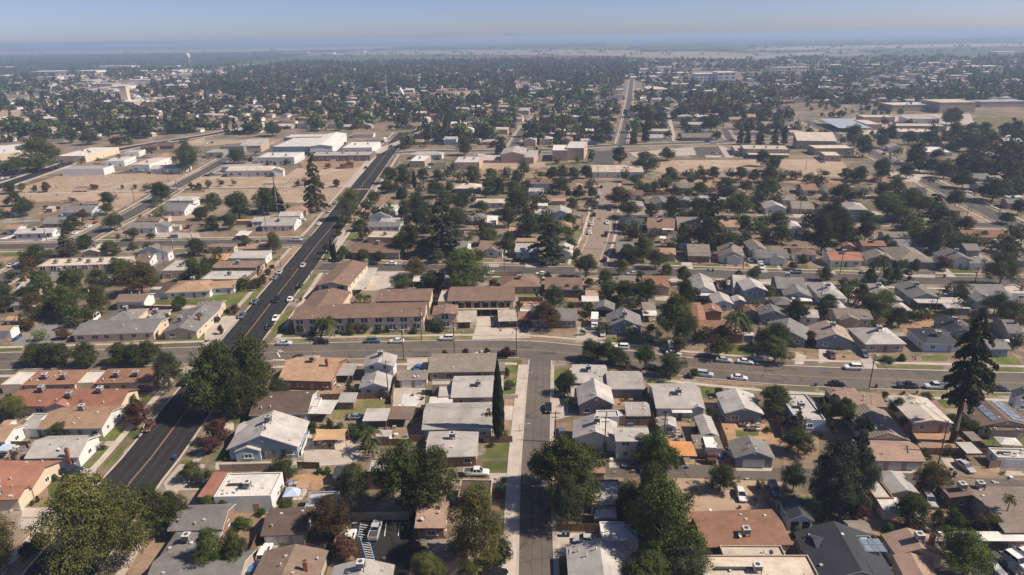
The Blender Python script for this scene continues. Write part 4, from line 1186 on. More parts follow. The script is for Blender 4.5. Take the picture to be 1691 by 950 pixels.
rows(3, 0, '''@at the school beyond the tree row
school_building 1070 277 1452 287 248 L tn t e6.5 k3
+ 1110 327 1452 332 300 C tn t e3.2
school_building 1000 292 1070 297 249 L tn t e4
school_building 1510 212 1842 217 141 M tn t e7 q.25
@around the third cross street
house 480 602 662 607 556 G bg g
house 90 662 242 657 621 G rb w
house 120 752 247 752 711 M lg w
house 320 742 472 742 661 F mg g
house 500 722 642 727 661 F mg g
house 700 700 780 705 665 G lg w
house 820 720 930 725 680 G lg w
house 40 907 252 912 841 H dg g
house 270 932 502 942 851 G rb w
+ 400 947 502 950 905 C wh w
house 530 912 702 902 841 G bg w
house 900 905 1010 945 865 G or w
house 1245 775 1432 777 701 F lg w
house 1470 772 1662 777 711 G bg t
house 1380 702 1502 707 661 G bg w
garage 985 622 1062 622 566 M br w
house 1560 622 1692 622 566 G rt w
house 760 600 850 600 560 G or c
house 560 187 822 187 150 G bg g
house 270 190 410 190 160 G lg w
house 640 140 780 140 105 F mg lb
house 1400 935 1560 940 870 H lg w''')
rows(4, 0, '''@at the school beyond the tree row
school_building 50 332 192 337 301 L tn t e4.5
school_building -20 277 292 272 246 L tn t e5.5
school_building 660 137 972 142 111 L tn t e6.5 k4
school_building 400 72 522 82 40 L tn t e5.5 d40
school_building 640 90 1060 92 68 L tn t e5.5
school_building 370 17 632 17 -2 L tn t e6
school_building 730 30 1000 32 8 L tn w e6
carport 190 95 420 122 40 C so t e4
@around the third cross street
house 230 777 412 787 716 H lg lb
house 80 622 212 622 566 G rt w
house 280 622 422 622 581 F rt w
house -20 760 130 765 715 G bg w
@right of the street past the school
house 1270 532 1442 532 481 G mg lb
house 1440 542 1532 542 501 G lg w
house 1340 602 1572 602 551 G mg w
house 1000 372 1132 372 311 H br c
house 880 302 1112 312 261 L wh w
house 1460 342 1542 352 301 F lg w
house 760 622 902 627 591 F mg w
house 580 270 710 275 230 F lg w
house 1010 780 1190 800 745 G br t
house 1560 680 1690 680 665 M wh w
house 1560 730 1700 735 690 G mg t
house 1250 370 1400 375 335 G bg t''')
# ---------------------------------------------------------------- trees
def leaf_mesh(name, p, n, size, val, m, aspect=0.72, nrng=None):
    g = nrng or np.random.default_rng(1); N = len(p)
    n = n / (np.linalg.norm(n, axis=1, keepdims=True) + 1e-9); r = g.normal(size=(N, 3)); t = np.cross(n, r); t /= np.linalg.norm(t, axis=1, keepdims=True) + 1e-9
    b = np.cross(n, t); s = np.asarray(size).reshape(-1, 1) * np.ones((N, 1)) * 0.5
    v = np.stack([p - t * s, p - b * s * aspect, p + t * s, p + b * s * aspect], 1).reshape(-1, 3)
    return quad_mesh(name, v, val, m)
def quad_mesh(name, v, val, m):
    N = len(v) // 4; me = bpy.data.meshes.new(name)
    me.vertices.add(4 * N); me.vertices.foreach_set('co', v.astype(np.float32).ravel()); me.loops.add(4 * N)
    me.loops.foreach_set('vertex_index', np.arange(4 * N, dtype=np.int32)); me.polygons.add(N)
    me.polygons.foreach_set('loop_start', np.arange(0, 4 * N, 4, dtype=np.int32))
    try: me.polygons.foreach_set('loop_total', np.full(N, 4, dtype=np.int32))
    except Exception: pass
    a = me.attributes.new('lv', 'FLOAT', 'FACE'); a.data.foreach_set('value', np.asarray(val, dtype=np.float32)); me.materials.append(MATS[m]); me.update(calc_edges=True); return me
def clumps(g, cen, rad, nsub, nleaf, sub, up=0.25):
    """leaf positions spread in small tufts over the skin of the given lobes"""
    cen = np.asarray(cen, float); rad = np.asarray(rad, float); pr = rad[:, 0] * rad[:, 2]; k = g.choice(len(cen), nsub, p=pr / pr.sum())
    d = g.normal(size=(nsub, 3)); d[:, 2] += up; d /= np.linalg.norm(d, axis=1, keepdims=True)
    sc = cen[k] + d * rad[k] * g.uniform(.72, 1.06, (nsub, 1)); lobe_v = g.random(len(cen)); tuft_v = lobe_v[k] * .45 + g.random(nsub) * .55
    j = g.integers(0, nsub, nleaf); off = g.normal(size=(nleaf, 3)) * sub; off[:, 2] *= .7
    p = sc[j] + off; n = d[j] + g.normal(size=(nleaf, 3)) * .55 + off / (np.linalg.norm(off, axis=1, keepdims=True) + 1e-9) * .5
    return p, n, np.clip(tuft_v[j] * .75 + g.random(nleaf) * .25, 0, 1)
CROWNS = {}
def broad(kind, seed, nl, lobes, flat=1.0, leafs=.030, sub=.030, low=.0, spread=1.0):
    g = np.random.default_rng(seed); cen = []; rad = []
    for i in range(lobes):
        a = g.uniform(0, 2 * math.pi); zz = g.uniform(low, 1); rr = g.uniform(.08, .21) * spread
        R_ = (.5 - rr * .9) * math.sqrt(max(0.05, 1 - (2 * zz - .85) ** 2 * .85)) * g.uniform(.45, 1.14)
        cen.append((R_ * math.cos(a), R_ * math.sin(a), .12 + zz * .74 * flat)); rad.append((rr, rr, rr * .95))
    cen.append((0, 0, .48 * flat)); rad.append((.30, .30, .30))
    p, n, v = clumps(g, cen, rad, max(120, nl // 26), nl, sub)
    return leaf_mesh('crown', p, n, g.uniform(.7, 1.3, nl) * leafs, v, 'leaf_' + kind, nrng=g)
def conifer(kind, seed, nl, tiers, top=.04, base=.5, droop=.06, leafs=.028, gap=.2, ragged=.35, prof=lambda z: (1 - z) ** .6):
    g = np.random.default_rng(seed); P_, N_, V_ = [], [], []; br = []
    for t in range(tiers):
        z = (t + g.uniform(-.3, .3)) / tiers; z = min(max(z, 0), .99); rmax = top + (base - top) * prof(z)
        for b in range(int(5 + 5 * (1 - z))):
            if g.random() < gap: continue
            br.append((z, g.uniform(0, 2 * math.pi), rmax * g.uniform(1 - ragged, 1.0), g.random()))
    w = np.array([b[2] for b in br]); k = g.choice(len(br), nl, p=w / w.sum()); B = np.array(br)[k]
    s = np.sqrt(g.random(nl)); r = B[:, 2] * s; a = B[:, 1] + g.normal(size=nl) * .10 / (s + .25); z = B[:, 0] * .97 + .03 - droop * s ** 2 + g.normal(size=nl) * .012
    p = np.stack([r * np.cos(a), r * np.sin(a), z], 1); n = g.normal(size=(nl, 3)) * .6 + np.array([0, 0, .9])
    return leaf_mesh('crown', p, n, g.uniform(.7, 1.4, nl) * leafs, np.clip(B[:, 3] * .6 + g.random(nl) * .4, 0, 1), 'leaf_' + kind, nrng=g)
def palm_crown(kind, seed, n, feather):
    g = np.random.default_rng(seed); V = []; val = []
    for i in range(n):
        a = g.uniform(0, 2 * math.pi); el = g.uniform(-.55, 1.1); L = .5 * g.uniform(.85, 1.1); q = 9; vv = g.random(); d = np.array([math.cos(a), math.sin(a)])
        pts = []
        for k in range(q + 1):
            s = k / q; x = L * (math.cos(el) * s + .02); z = L * (math.sin(el) * s * 1.15 - (.85 if feather else .55) * s * s); pts.append(np.array([d[0] * x, d[1] * x, .5 + z]))
        side = np.array([-d[1], d[0], 0])
        for k in range(q):
            p0, p1 = pts[k], pts[k + 1]; w = (.055 if feather else .07) * (1 - .7 * abs(k / q - .4)) * (1 if feather else (.35 + 1.3 * k / q))
            for sg in (-1, 1):
                dr = np.array([0, 0, -w * (.55 if feather else .2)])
                V += [p0, p1 * .7 + p0 * .3, p1 * .7 + p0 * .3 + side * sg * w * 1.3 + dr, p0 + side * sg * w + dr]; val.append(vv * .6 + .4 * g.random())
    return quad_mesh('crown', np.array(V), val, 'leaf_' + kind)
def hedge_mesh(seed):
    g = np.random.default_rng(seed); N = 2600; p = g.uniform(-.5, .5, (N, 3)); ax = g.integers(0, 3, N); sg = g.choice([-1., 1.], N); e = .46 + g.normal(size=N) * .025
    p[np.arange(N), ax] = sg * e; p[:, 2] = np.clip(p[:, 2] + .5, 0, 1.05); n = g.normal(size=(N, 3)) * .6; n[np.arange(N), ax] += sg
    return leaf_mesh('foliage', p, n, g.uniform(.06, .11, N), g.random(N), 'leaf_H', nrng=g)
def get_crown(kind, i):
    k = (kind, i)
    if k in CROWNS: return CROWNS[k]
    s = hash(kind) % 7 if False else ord(kind) * 10 + i
    if kind in 'OBVSA': m = broad(kind, s, {'V': 26000}.get(kind, 20000), {'O': 26, 'B': 22, 'V': 30, 'S': 30, 'A': 26}[kind], leafs={'V': .0185, 'S': .022}.get(kind, .024), sub={'S': .038, 'V': .030}.get(kind, .028), low=.0, spread={'S': .85}.get(kind, 1.0))
    elif kind == 'E': m = broad('C', s, 24000, 34, leafs=.024, sub=.03, spread=.8)
    elif kind == 'R': m = broad('R', s, 8000, 18, leafs=.040, sub=.04)
    elif kind == 'H': m = broad('H', s, 5000, 14, leafs=.050, sub=.04, spread=1.25)
    elif kind == 'P': m = conifer('P', s, 14000, 26, leafs=.036, gap=.22, base=.5)
    elif kind == 'C': m = conifer('C', s, 17000, 13, base=.52, droop=.04, leafs=.036, gap=.12, ragged=.5, top=.10, prof=lambda z: (1 - z ** 1.8) ** .6 * (.75 + .25 * math.sin(z * 23)))
    elif kind == 'W': m = conifer('P', s, 15000, 20, leafs=.040, gap=.28, base=.5, droop=.10, ragged=.55, prof=lambda z: min(1, .55 + z * 2.2) * (1 - z) ** .55)
    elif kind == 'D': m = conifer('D', s, 9000, 22, leafs=.036, gap=.3, base=.5)
    elif kind == 'Y': m = broad('Y', s, 9000, 1, leafs=.05, sub=.06) if False else cypress(s)
    elif kind == 'Q': m = palm_crown('Q', s, 34, True)
    elif kind == 'M': m = palm_crown('M', s, 44, False)
    CROWNS[k] = m; return m
def cypress(s):
    g = np.random.default_rng(s); N = 11000; z = g.random(N) ** .9; r = .5 * np.sin(np.pi * np.clip(z, 0, 1) ** .62) ** .8 * g.uniform(.75, 1.08, N) + .02; a = g.uniform(0, 6.283, N); r *= 1 + .12 * np.sin(a * 5 + z * 40)
    p = np.stack([r * np.cos(a), r * np.sin(a), z], 1); n = np.stack([np.cos(a), np.sin(a), np.full(N, .3)], 1) + g.normal(size=(N, 3)) * .4
    me = leaf_mesh('crown', p, n, g.uniform(.05, .11, N), g.random(N), 'leaf_Y', nrng=g)
    return me
TRUNKS = {}
def trunk(i, pale=False, straight=False):
    k = (i, pale, straight)
    if k not in TRUNKS:
        g = random.Random(i * 31 + 5); mb = MB()
        if straight:
            mb.tube((0, 0, -.02), (0, 0, .10), .030, .020, 9); mb.tube((0, 0, .10), (0, 0, .96), .020, .004, 9)
        else:
            mb.tube((0, 0, -.02), (0.01, 0, .08), .040, .027, 8); mb.tube((.01, 0, .08), (.02, .01, .36), .027, .020, 8)
            for b in range(6):
                a = b * 1.05 + g.uniform(-.3, .3); e = (.19 * math.cos(a) * g.uniform(.7, 1.2), .19 * math.sin(a) * g.uniform(.7, 1.2), g.uniform(.55, .78)); s = (.02, .01, g.uniform(.26, .36)); mb.tube(s, e, .013, .006, 6)
                a2 = a + g.uniform(-.6, .6); mb.tube(e, (e[0] * 1.7, e[1] * 1.7, e[2] + .12), .006, .002, 5)
        TRUNKS[k] = mb.me('trunk', ['bark_pale' if pale else 'bark'], True)
    return TRUNKS[k]
def palm_trunk():
    if 'palm' not in TRUNKS:
        mb = MB(); mb.tube((0, 0, -.02), (0, 0, .06), .030, .020, 9); mb.tube((0, 0, .06), (.01, 0, 1.0), .020, .014, 9); TRUNKS['palm'] = mb.me('trunk', ['bark_pale'], True)
    return TRUNKS['palm']
TREES = []; DEFER = []
KN = {'O': ('broadleaf_tree', 'dark green broadleaf tree', 'tree'), 'B': ('broadleaf_tree', 'fresh green broadleaf tree', 'tree'), 'V': ('broadleaf_tree', 'yellowish green broadleaf tree', 'tree'), 'S': ('broadleaf_tree', 'grey-green loose crowned tree', 'tree'),
      'A': ('broadleaf_tree', 'bronze green broadleaf tree', 'tree'), 'R': ('plum_tree', 'reddish leaved tree', 'tree'), 'P': ('conifer_tree', 'dark pointed conifer', 'conifer'), 'C': ('cedar_tree', 'spreading layered cedar', 'conifer'), 'D': ('conifer_tree', 'dry brown conifer', 'conifer'),
      'E': ('cedar_tree', 'dense dark cedar', 'conifer'), 'W': ('redwood_tree', 'giant bare trunked redwood', 'conifer'), 'Y': ('cypress_tree', 'slim dark cypress', 'cypress'), 'H': ('shrub', 'rounded green shrub', 'shrub'), 'Q': ('palm_tree', 'feathery palm', 'palm'), 'M': ('palm_tree', 'tall fan palm', 'palm')}
def make_tree(X, Y, h, w, kind, px, py, wpx):
    nm, words, cat = KN[kind]; i = rng.randint(0, 1 if kind in 'YQMHPCDWSAE' else 2); rz = rng.uniform(0, 6.28)
    root = ob(nm, None, None, (X, Y, 0), rz)
    if kind == 'H':
        ob('foliage', get_crown('H', i), root, (0, 0, -.05 * h), 0, (w, w, h * 1.1)); ob('stem', trunk(0), root, (0, 0, 0), 0, (h * .8, h * .8, h * .8))
    elif kind in 'QM':
        ch = min(w * .95, h * .75); ob('trunk', palm_trunk(), root, (0, 0, 0), 0, (h * (.7 if kind == 'Q' else .75), h * (.7 if kind == 'Q' else .75), h - ch * .5)); ob('crown', get_crown(kind, i), root, (0, 0, h - ch * .98), 0, (w, w, ch))
    elif kind in 'PCDW':
        z0 = {'P': .10, 'C': .06, 'D': .08, 'W': .36}[kind] * h
        ob('trunk', trunk(0, False, True), root, (0, 0, 0), 0, (h * (1.2 if kind == 'P' else .95), h * (1.2 if kind == 'P' else .95), h)); ob('crown', get_crown(kind, i), root, (0, 0, z0), 0, (w, w, h - z0))
    elif kind == 'Y': ob('trunk', trunk(0, False, True), root, (0, 0, 0), 0, (h * .5, h * .5, h * .8)); ob('crown', get_crown(kind, i), root, (0, 0, .02 * h), 0, (w, w, h * .98))
    else:
        z0 = min(.16 * h, 2.2); s = h
        ob('trunk', trunk(i, kind in 'VSB'), root, (0, 0, 0), 0, (min(s, w) * 1.0, min(s, w) * 1.0, s * .95)); ob('crown', get_crown(kind, i), root, (0, 0, z0 - .06 * h), 0, (w, w * rng.uniform(.9, 1.08), (h - z0) * 1.12))
    TREES.append(dict(root=root, kind=kind, px=px, py=py, wpx=wpx, h=h, w=w, words=words, cat=cat)); return root
def tree_px(x, yb, yt, wpx, kind):
    X, Y = gz(x, yb); a, b = .3, 60.0
    for _ in range(36):
        m = (a + b) / 2
        if proj(X, Y, m)[1] > yt: a = m
        else: b = m
    h = (a + b) / 2; dp = proj(X, Y, h * .6)[2]
    if kind in 'OBSARPCDE': wpx = wpx * (1.18 if yb < 600 else 1.12)
    w = wpx * dp / FPX
    if yb < 380 and wpx < (26 if yb < 300 else 22) and kind in 'OBSA': DEFER.append((X, Y, h, w)); return
    if kind in 'OBVSARE': h = min(max(h * (.95 if yb > 600 else 1.05), w * (.60 if yb > 600 else .70)), w * 2.2)
    make_tree(X, Y, max(h, .5), max(w, .4), kind, x, yb, wpx)
def trees(c, r, text):
    T.c, T.r = c, r
    for part in text.replace('\n', ',').split(','):
        a = part.split()
        if not a: continue
        x, yb, yt, w = map(float, a[:4]); p = P(x, yb); tree_px(p[0], p[1], P(0, yt)[1], w / 5, a[4])
trees(0, 3, '''850 930 165 880 V, 10 1010 260 480 V, 1320 640 205 300 O, 1480 570 250 240 O, 390 160 90 60 H, 450 165 125 90 H, 540 165 130 90 H, 645 165 120 55 H, 315 345 300 45 H, 270 372 330 40 H, 330 720 590 160 H, 240 820 680 150 O, 1600 165 30 200 B''')
trees(1, 3, '''100 950 550 260 B, 270 930 580 230 B, 660 150 -10 260 O, 950 110 55 70 H, 1015 110 50 70 H, 670 455 335 190 B, 470 455 390 95 H, 1050 650 305 370 A, 1250 440 25 250 S, 1180 800 715 260 R, 60 425 300 180 B, 180 420 310 130 B, 300 560 490 170 H, 1240 250 20 200 A''')
trees(2, 3, '''-50 420 -160 440 B, 240 440 -125 470 O, 90 440 -70 380 O, 1420 400 -60 340 B, 560 860 240 620 V, 170 1060 780 380 V, 480 1090 840 260 V, 1300 570 120 280 S, 1290 360 -170 600 B, 1080 180 -60 200 B, 740 312 245 110 R, 50 800 650 150 R, 60 520 420 90 O, 790 860 640 140 O''')
trees(3, 3, '''330 300 -230 330 B, 400 840 180 560 B, 130 420 150 260 S, 610 1010 690 360 S, 250 1060 790 520 B, 870 255 35 245 O, 1470 270 15 210 S, 1500 640 560 120 H, 1560 730 640 130 H, 1610 800 700 120 H, 1660 900 770 150 H, 250 640 330 320 B, 520 600 400 200 O, 450 720 300 360 B, 300 520 20 300 B''')
trees(4, 3, '''130 430 -190 400 E, 260 400 -400 300 C, 300 430 -120 300 E, 40 400 -60 260 E, 925 275 20 265 A, 760 570 300 330 O, 955 585 400 105 S, 290 525 350 190 R, 560 655 540 130 H, 1390 605 440 215 A, 1190 970 590 450 B, 1515 560 270 105 M, 1110 570 400 230 H, 40 910 790 130 O, 240 990 870 200 O, 620 420 330 130 O, 1250 560 500 90 H''')
trees(0, 2, '''300 165 -10 260 O, 430 170 -15 220 O, 540 165 -20 200 O, 720 187 -35 230 O, 1010 155 -30 230 O, 1110 160 -20 170 O, 1220 162 -40 250 O, 1405 382 50 220 S, 130 612 425 280 V, 700 542 440 175 B, 480 772 668 200 O, 1160 655 468 235 R, 780 862 752 85 H, 960 622 558 65 H, 1110 500 400 90 H, 1010 602 562 55 H, 1050 560 515 70 H''')
trees(1, 2, '''150 560 -70 520 O, 420 480 -70 440 O, 320 600 180 300 O, 40 480 60 280 O, 630 432 278 180 S, 125 805 595 195 R, 40 905 755 170 R, 490 930 843 95 H, 580 925 848 85 H, 668 930 843 85 H, 900 722 645 110 H, 1035 692 590 75 H, 1110 717 640 120 H, 1220 712 638 120 H, 1320 722 650 110 H, 1245 767 688 125 H, 1375 890 630 230 Q, 1385 935 760 140 Q, 1205 422 270 120 D, 1300 800 700 90 Q, 980 715 650 100 H''')
trees(2, 2, '''740 792 130 88 Y, 660 700 515 130 D, 830 362 290 95 B, 1310 405 208 150 S, 590 297 220 62 B, 800 272 180 62 O, 465 97 33 62 R, 295 102 45 52 R, 640 92 30 62 R, 805 102 18 80 R, 240 110 80 60 H, 1500 125 -45 180 O, 1640 155 -35 150 B, 370 300 260 60 B, 1560 120 -10 130 O, 1400 150 110 70 H''')
trees(3, 2, '''40 172 28 195 O, 250 202 -5 165 B, 460 252 58 245 O, 660 267 193 85 B, 90 262 163 115 R, 860 102 -35 200 B, 1320 140 -45 250 B, 1340 565 338 330 O, 1500 720 505 150 D, 1520 905 730 310 O, 380 362 298 85 B, 800 602 508 95 O, 300 970 755 370 B, 870 422 378 110 O, 1385 652 588 85 B, 672 742 668 52 B, 1690 640 500 90 A, 540 60 -60 140 A''')
trees(4, 2, '''1105 800 -285 540 W, 60 645 488 125 B, 205 665 436 195 B, 690 672 588 85 O, 640 565 425 140 O, 880 462 413 115 A, 550 432 398 75 O, 1250 735 618 130 B, 40 472 425 60 Y, 700 560 470 100 O, 540 830 795 60 H, 1180 700 600 90 B, 560 140 90 130 H, 680 130 80 90 H''')
trees(0, 1, '''575 220 -25 175 D, 710 152 63 145 O, 310 295 173 225 O, 222 418 358 75 O, 1240 198 108 125 V, 930 217 173 155 B, 1030 435 248 240 B, 1180 535 278 295 A, 600 525 338 245 O, 380 565 348 205 B, 820 505 338 165 S, 50 685 468 175 O, 230 605 468 155 O, 580 745 488 265 B, 840 695 478 205 V, 310 745 528 235 V, 740 765 638 135 V, 540 898 818 112 R, 1490 655 548 135 O, 1390 765 698 85 B, 130 845 768 95 O, 1640 215 78 160 O, 1620 425 238 170 O, 470 42 -25 85 O, 1110 85 -12 105 B, 1430 885 860 60 H, 1560 880 855 60 H, 1640 870 830 60 H, 450 640 520 150 B, 480 700 560 180 O, 1100 160 90 90 D, 1300 890 850 40 R''')
trees(1, 1, '''585 195 28 155 V, 345 124 43 115 V, 1140 252 143 125 B, 1020 192 108 75 O, 1055 242 58 26 Y, 1077 247 93 26 Y, 1310 252 178 115 B, 1440 252 178 95 O, 1030 892 655 215 Q, 955 872 690 120 Q, 1280 612 498 160 Q, 1350 612 508 100 Q, 1640 505 378 185 S, 780 857 778 85 O, 1210 857 768 105 B, 1270 852 778 62 R, 1325 852 783 62 B, 1440 852 798 82 H, 1510 847 778 52 H, 900 852 798 92 H, 710 862 808 52 H, 260 692 618 92 R, 135 862 788 52 R, 450 352 318 55 H, 395 422 368 55 H, 490 432 380 50 R, 500 312 272 42 H, 560 322 288 48 R, 525 372 338 62 R, 20 405 228 125 O, 1650 205 15 210 O, 190 675 640 60 H, 1110 850 800 70 H, 1590 835 780 50 R, 1660 830 790 60 H, 1150 620 570 100 H, 360 400 375 40 H, 1110 50 0 60 B, 300 450 425 90 H, 430 445 415 60 R''')
trees(2, 1, '''50 395 258 205 A, 465 490 248 395 B, 180 505 438 210 O, 660 122 8 170 B, 815 202 18 145 O, 285 213 -265 345 C, 1150 258 -85 310 C, 990 62 -65 210 O, 1455 400 213 195 B, 1380 232 168 95 B, 1340 150 75 90 B, 1200 665 458 185 O, 1620 525 348 175 B, 1640 565 458 115 O, 1120 805 685 260 A, 1200 800 690 170 V, 905 655 588 65 O, 580 242 168 95 S, 480 222 158 72 R, 250 832 738 115 H, 195 832 768 75 H, 40 852 793 75 H, 1140 412 348 65 O, 700 482 408 95 R, 240 270 210 130 S, 340 265 215 100 H, 1490 470 410 90 O, 1300 530 450 100 O, 1380 540 470 110 S, 1260 480 420 70 B, 120 200 120 160 S, 20 130 -30 170 O, 400 100 20 130 A''')
trees(3, 1, '''240 262 73 195 B, 100 285 168 205 O, 340 315 158 135 S, 70 375 253 125 V, 430 378 293 102 B, 215 415 338 75 B, 575 450 308 140 B, 570 645 420 140 O, 510 940 568 340 B, 985 925 598 240 Q, 1060 935 678 160 Q, 1030 405 338 75 B, 1150 425 313 105 B, 1500 765 568 185 O, 1330 985 778 260 B, 1470 328 263 78 O, 270 595 408 195 O, 90 575 428 205 O, 40 625 538 115 O, 550 145 -45 115 O, 800 165 -85 230 O, 470 252 220 62 H, 1560 272 208 95 H, 1630 945 848 125 R, 890 920 800 120 B, 1560 560 500 90 B, 700 120 -20 140 O, 1090 120 30 100 A, 1380 110 20 180 O, 1250 100 20 100 O, 20 470 400 90 O''')
trees(4, 1, '''50 425 313 125 O, 420 435 258 115 P, 570 442 320 110 B, 640 440 322 110 B, 510 362 158 160 Q, 700 335 208 140 Q, 790 355 250 85 O, 1020 325 250 135 R, 1490 465 208 280 S, 970 185 -65 310 O, 1560 295 118 155 O, 1420 172 58 145 Q, 1340 92 8 105 B, 500 725 508 285 V, 430 700 540 170 B, 660 805 648 145 O, 210 555 448 115 S, 60 695 538 145 S, 1190 565 448 145 B, 1440 700 520 210 S, 1540 800 600 200 S, 1540 855 808 95 H, 350 560 450 90 B, 320 130 20 130 Q, 720 60 -20 140 O, 560 120 40 80 O, 850 130 60 90 O, 600 180 110 110 B, 750 420 400 50 R, 90 240 180 80 O, 1150 140 60 110 O, 1650 230 180 90 O, 870 310 270 70 A, 20 180 -120 200 O, 180 120 -80 200 O, 380 90 -60 170 O, 1660 800 720 110 O''')
trees(0, 0, '''80 652 568 105 O, 190 632 568 72 V, 290 637 573 52 B, 390 637 558 82 R, 770 612 573 52 R, 800 617 578 42 V, 1015 612 578 36 V, 1120 612 573 36 V, 1220 622 568 75 O, 1295 602 543 85 O, 1340 718 585 185 O, 1580 612 558 48 R, 1570 475 222 205 S, 330 465 322 310 B, 130 495 388 165 B, 30 475 378 105 O, 900 745 673 135 O, 890 825 738 115 B, 790 862 803 72 B, 950 955 823 155 B, 130 755 628 95 O, 230 835 688 155 S, 680 875 788 115 R, 600 960 878 155 O, 1670 735 678 65 O, 1660 865 768 125 O, 990 392 308 55 M, 820 402 343 62 M, 690 402 343 62 M, 590 412 368 62 M, 1240 342 273 75 M, 760 245 165 155 O, 590 235 115 115 O, 310 235 145 95 O, 160 155 28 160 O, 1050 245 158 105 O, 1120 185 70 150 O, 1220 190 75 140 O, 1430 155 88 135 O, 1650 620 560 50 R, 1620 612 585 40 R, 960 260 215 100 R''')
trees(1, 0, '''930 795 295 200 D, 1210 865 628 225 V, 1400 735 638 125 B, 75 775 653 165 O, 290 855 648 235 O, 520 815 618 205 O, 600 785 583 125 P, 60 955 838 115 O, 210 945 818 115 O, 602 800 455 62 M, 36 602 538 62 V, 140 592 523 48 B, 245 582 528 42 B, 770 592 528 52 B, 835 582 508 65 B, 1090 592 533 65 R, 280 402 333 145 O, 380 392 348 52 R, 485 402 353 62 R, 520 417 368 32 H, 675 412 363 52 O, 580 422 388 38 H, 1020 442 393 52 O, 1520 565 438 155 O, 1650 605 418 140 O, 1510 645 568 125 O, 560 175 68 145 O, 430 95 8 85 O, 1150 925 858 115 B, 1290 955 878 115 B, 1650 875 698 105 O, 1630 690 600 80 Y, 1540 320 230 60 M, 60 360 300 55 M, 140 355 300 50 M, 290 310 270 45 M, 430 330 285 50 M, 1640 290 190 60 D, 1250 960 900 90 O''')
trees(2, 0, '''220 685 548 175 O, 45 605 458 32 Y, 340 535 388 95 S, 420 545 438 105 O, 530 555 428 125 O, 240 545 458 115 O, 120 565 448 115 O, 680 535 458 115 O, 780 545 418 105 S, 890 565 458 95 O, 945 495 393 115 O, 1080 525 448 105 O, 1180 545 428 115 O, 1260 535 418 115 O, 1360 535 448 125 O, 1460 525 423 115 O, 60 845 688 230 O, 430 785 638 155 O, 650 645 538 115 O, 740 655 528 125 O, 860 645 548 115 B, 960 625 548 105 O, 900 805 638 250 O, 870 700 635 130 R, 820 925 768 135 O, 970 935 808 135 O, 1120 955 838 165 O, 1240 645 528 165 O, 1400 705 578 105 O, 1510 695 588 95 O, 1350 805 688 125 V, 1330 925 818 115 B, 460 335 193 135 O, 1050 355 258 75 B, 1500 395 278 65 B, 1210 405 348 48 B, 1390 395 338 42 B, 760 325 178 115 P, 410 930 780 200 O, 150 950 780 230 O, 300 760 650 160 B, 330 640 560 100 B, 600 800 720 110 B, 1180 650 590 90 O, 1500 600 520 80 O, 1110 760 680 90 B, 1500 790 690 100 A''')
trees(3, 0, '''50 415 268 145 O, 435 378 293 135 O, 270 475 338 205 O, 470 565 438 125 O, 610 525 438 95 O, 700 525 433 85 O, 820 525 453 115 O, 960 525 443 105 O, 1050 535 433 115 O, 1150 555 448 105 O, 1220 425 298 125 O, 1300 465 358 145 O, 1290 555 428 135 O, 1400 545 448 85 O, 1500 535 448 105 O, 1600 545 468 75 O, 260 225 28 75 P, 160 240 138 75 P, 1040 245 88 65 P, 1100 245 98 65 P, 1200 250 108 85 P, 1320 255 68 65 P, 1400 245 78 65 P, 850 210 118 85 O, 800 135 -5 155 O, 390 85 -5 135 O, 40 765 618 210 A, 120 855 738 175 B, 270 665 568 105 B, 175 705 568 55 M, 165 575 498 95 O, 310 855 738 125 O, 490 875 688 175 O, 1020 855 658 205 B, 720 835 698 185 O, 800 955 640 210 C, 900 665 548 175 O, 700 655 558 125 O, 1260 705 548 225 B, 1170 805 708 85 R, 1080 955 838 145 O, 1360 955 868 185 B, 1630 800 740 100 R, 1090 640 540 110 A, 600 660 600 90 O, 220 600 530 60 M, 1540 640 560 80 O, 1640 660 610 90 O, 880 780 710 110 O, 740 640 600 80 O''')
trees(4, 0, '''290 255 88 165 O, 360 345 178 155 O, 525 275 163 145 O, 735 245 168 135 O, 790 405 238 175 O, 600 185 58 95 P, 930 255 178 155 O, 1090 85 -2 175 O, 1110 215 68 145 O, 1230 205 73 135 O, 1340 195 68 135 O, 1430 255 158 125 O, 1640 225 53 135 P, 1540 195 88 95 O, 510 545 368 155 O, 330 555 428 115 O, 230 535 448 115 O, 40 515 443 85 B, 720 525 448 145 O, 710 455 388 85 O, 930 485 378 145 O, 1030 525 398 155 O, 1180 605 468 185 O, 1200 465 328 165 O, 1430 465 348 155 O, 1600 425 258 165 O, 1610 645 438 65 M, 910 605 508 52 M, 940 605 508 52 M, 1580 605 548 52 M, 200 725 598 195 O, 560 870 660 260 B, 720 860 640 300 B, 840 830 680 180 B, 500 685 598 155 O, 620 645 558 145 B, 950 835 638 205 C, 1120 765 618 155 O, 1000 905 738 230 C, 1430 715 578 255 O, 1640 825 718 155 O, 1250 305 188 165 O, 70 1010 728 300 O, 180 1000 800 180 O, 400 955 878 185 B, 730 955 838 125 R, 1210 955 858 145 A, 1100 850 780 70 O, 970 380 310 120 O, 1330 300 200 120 O, 640 340 270 80 O, 100 640 570 60 O, 420 650 580 60 M, 1550 900 830 120 O, 830 470 420 120 O, 1280 480 420 90 O''')
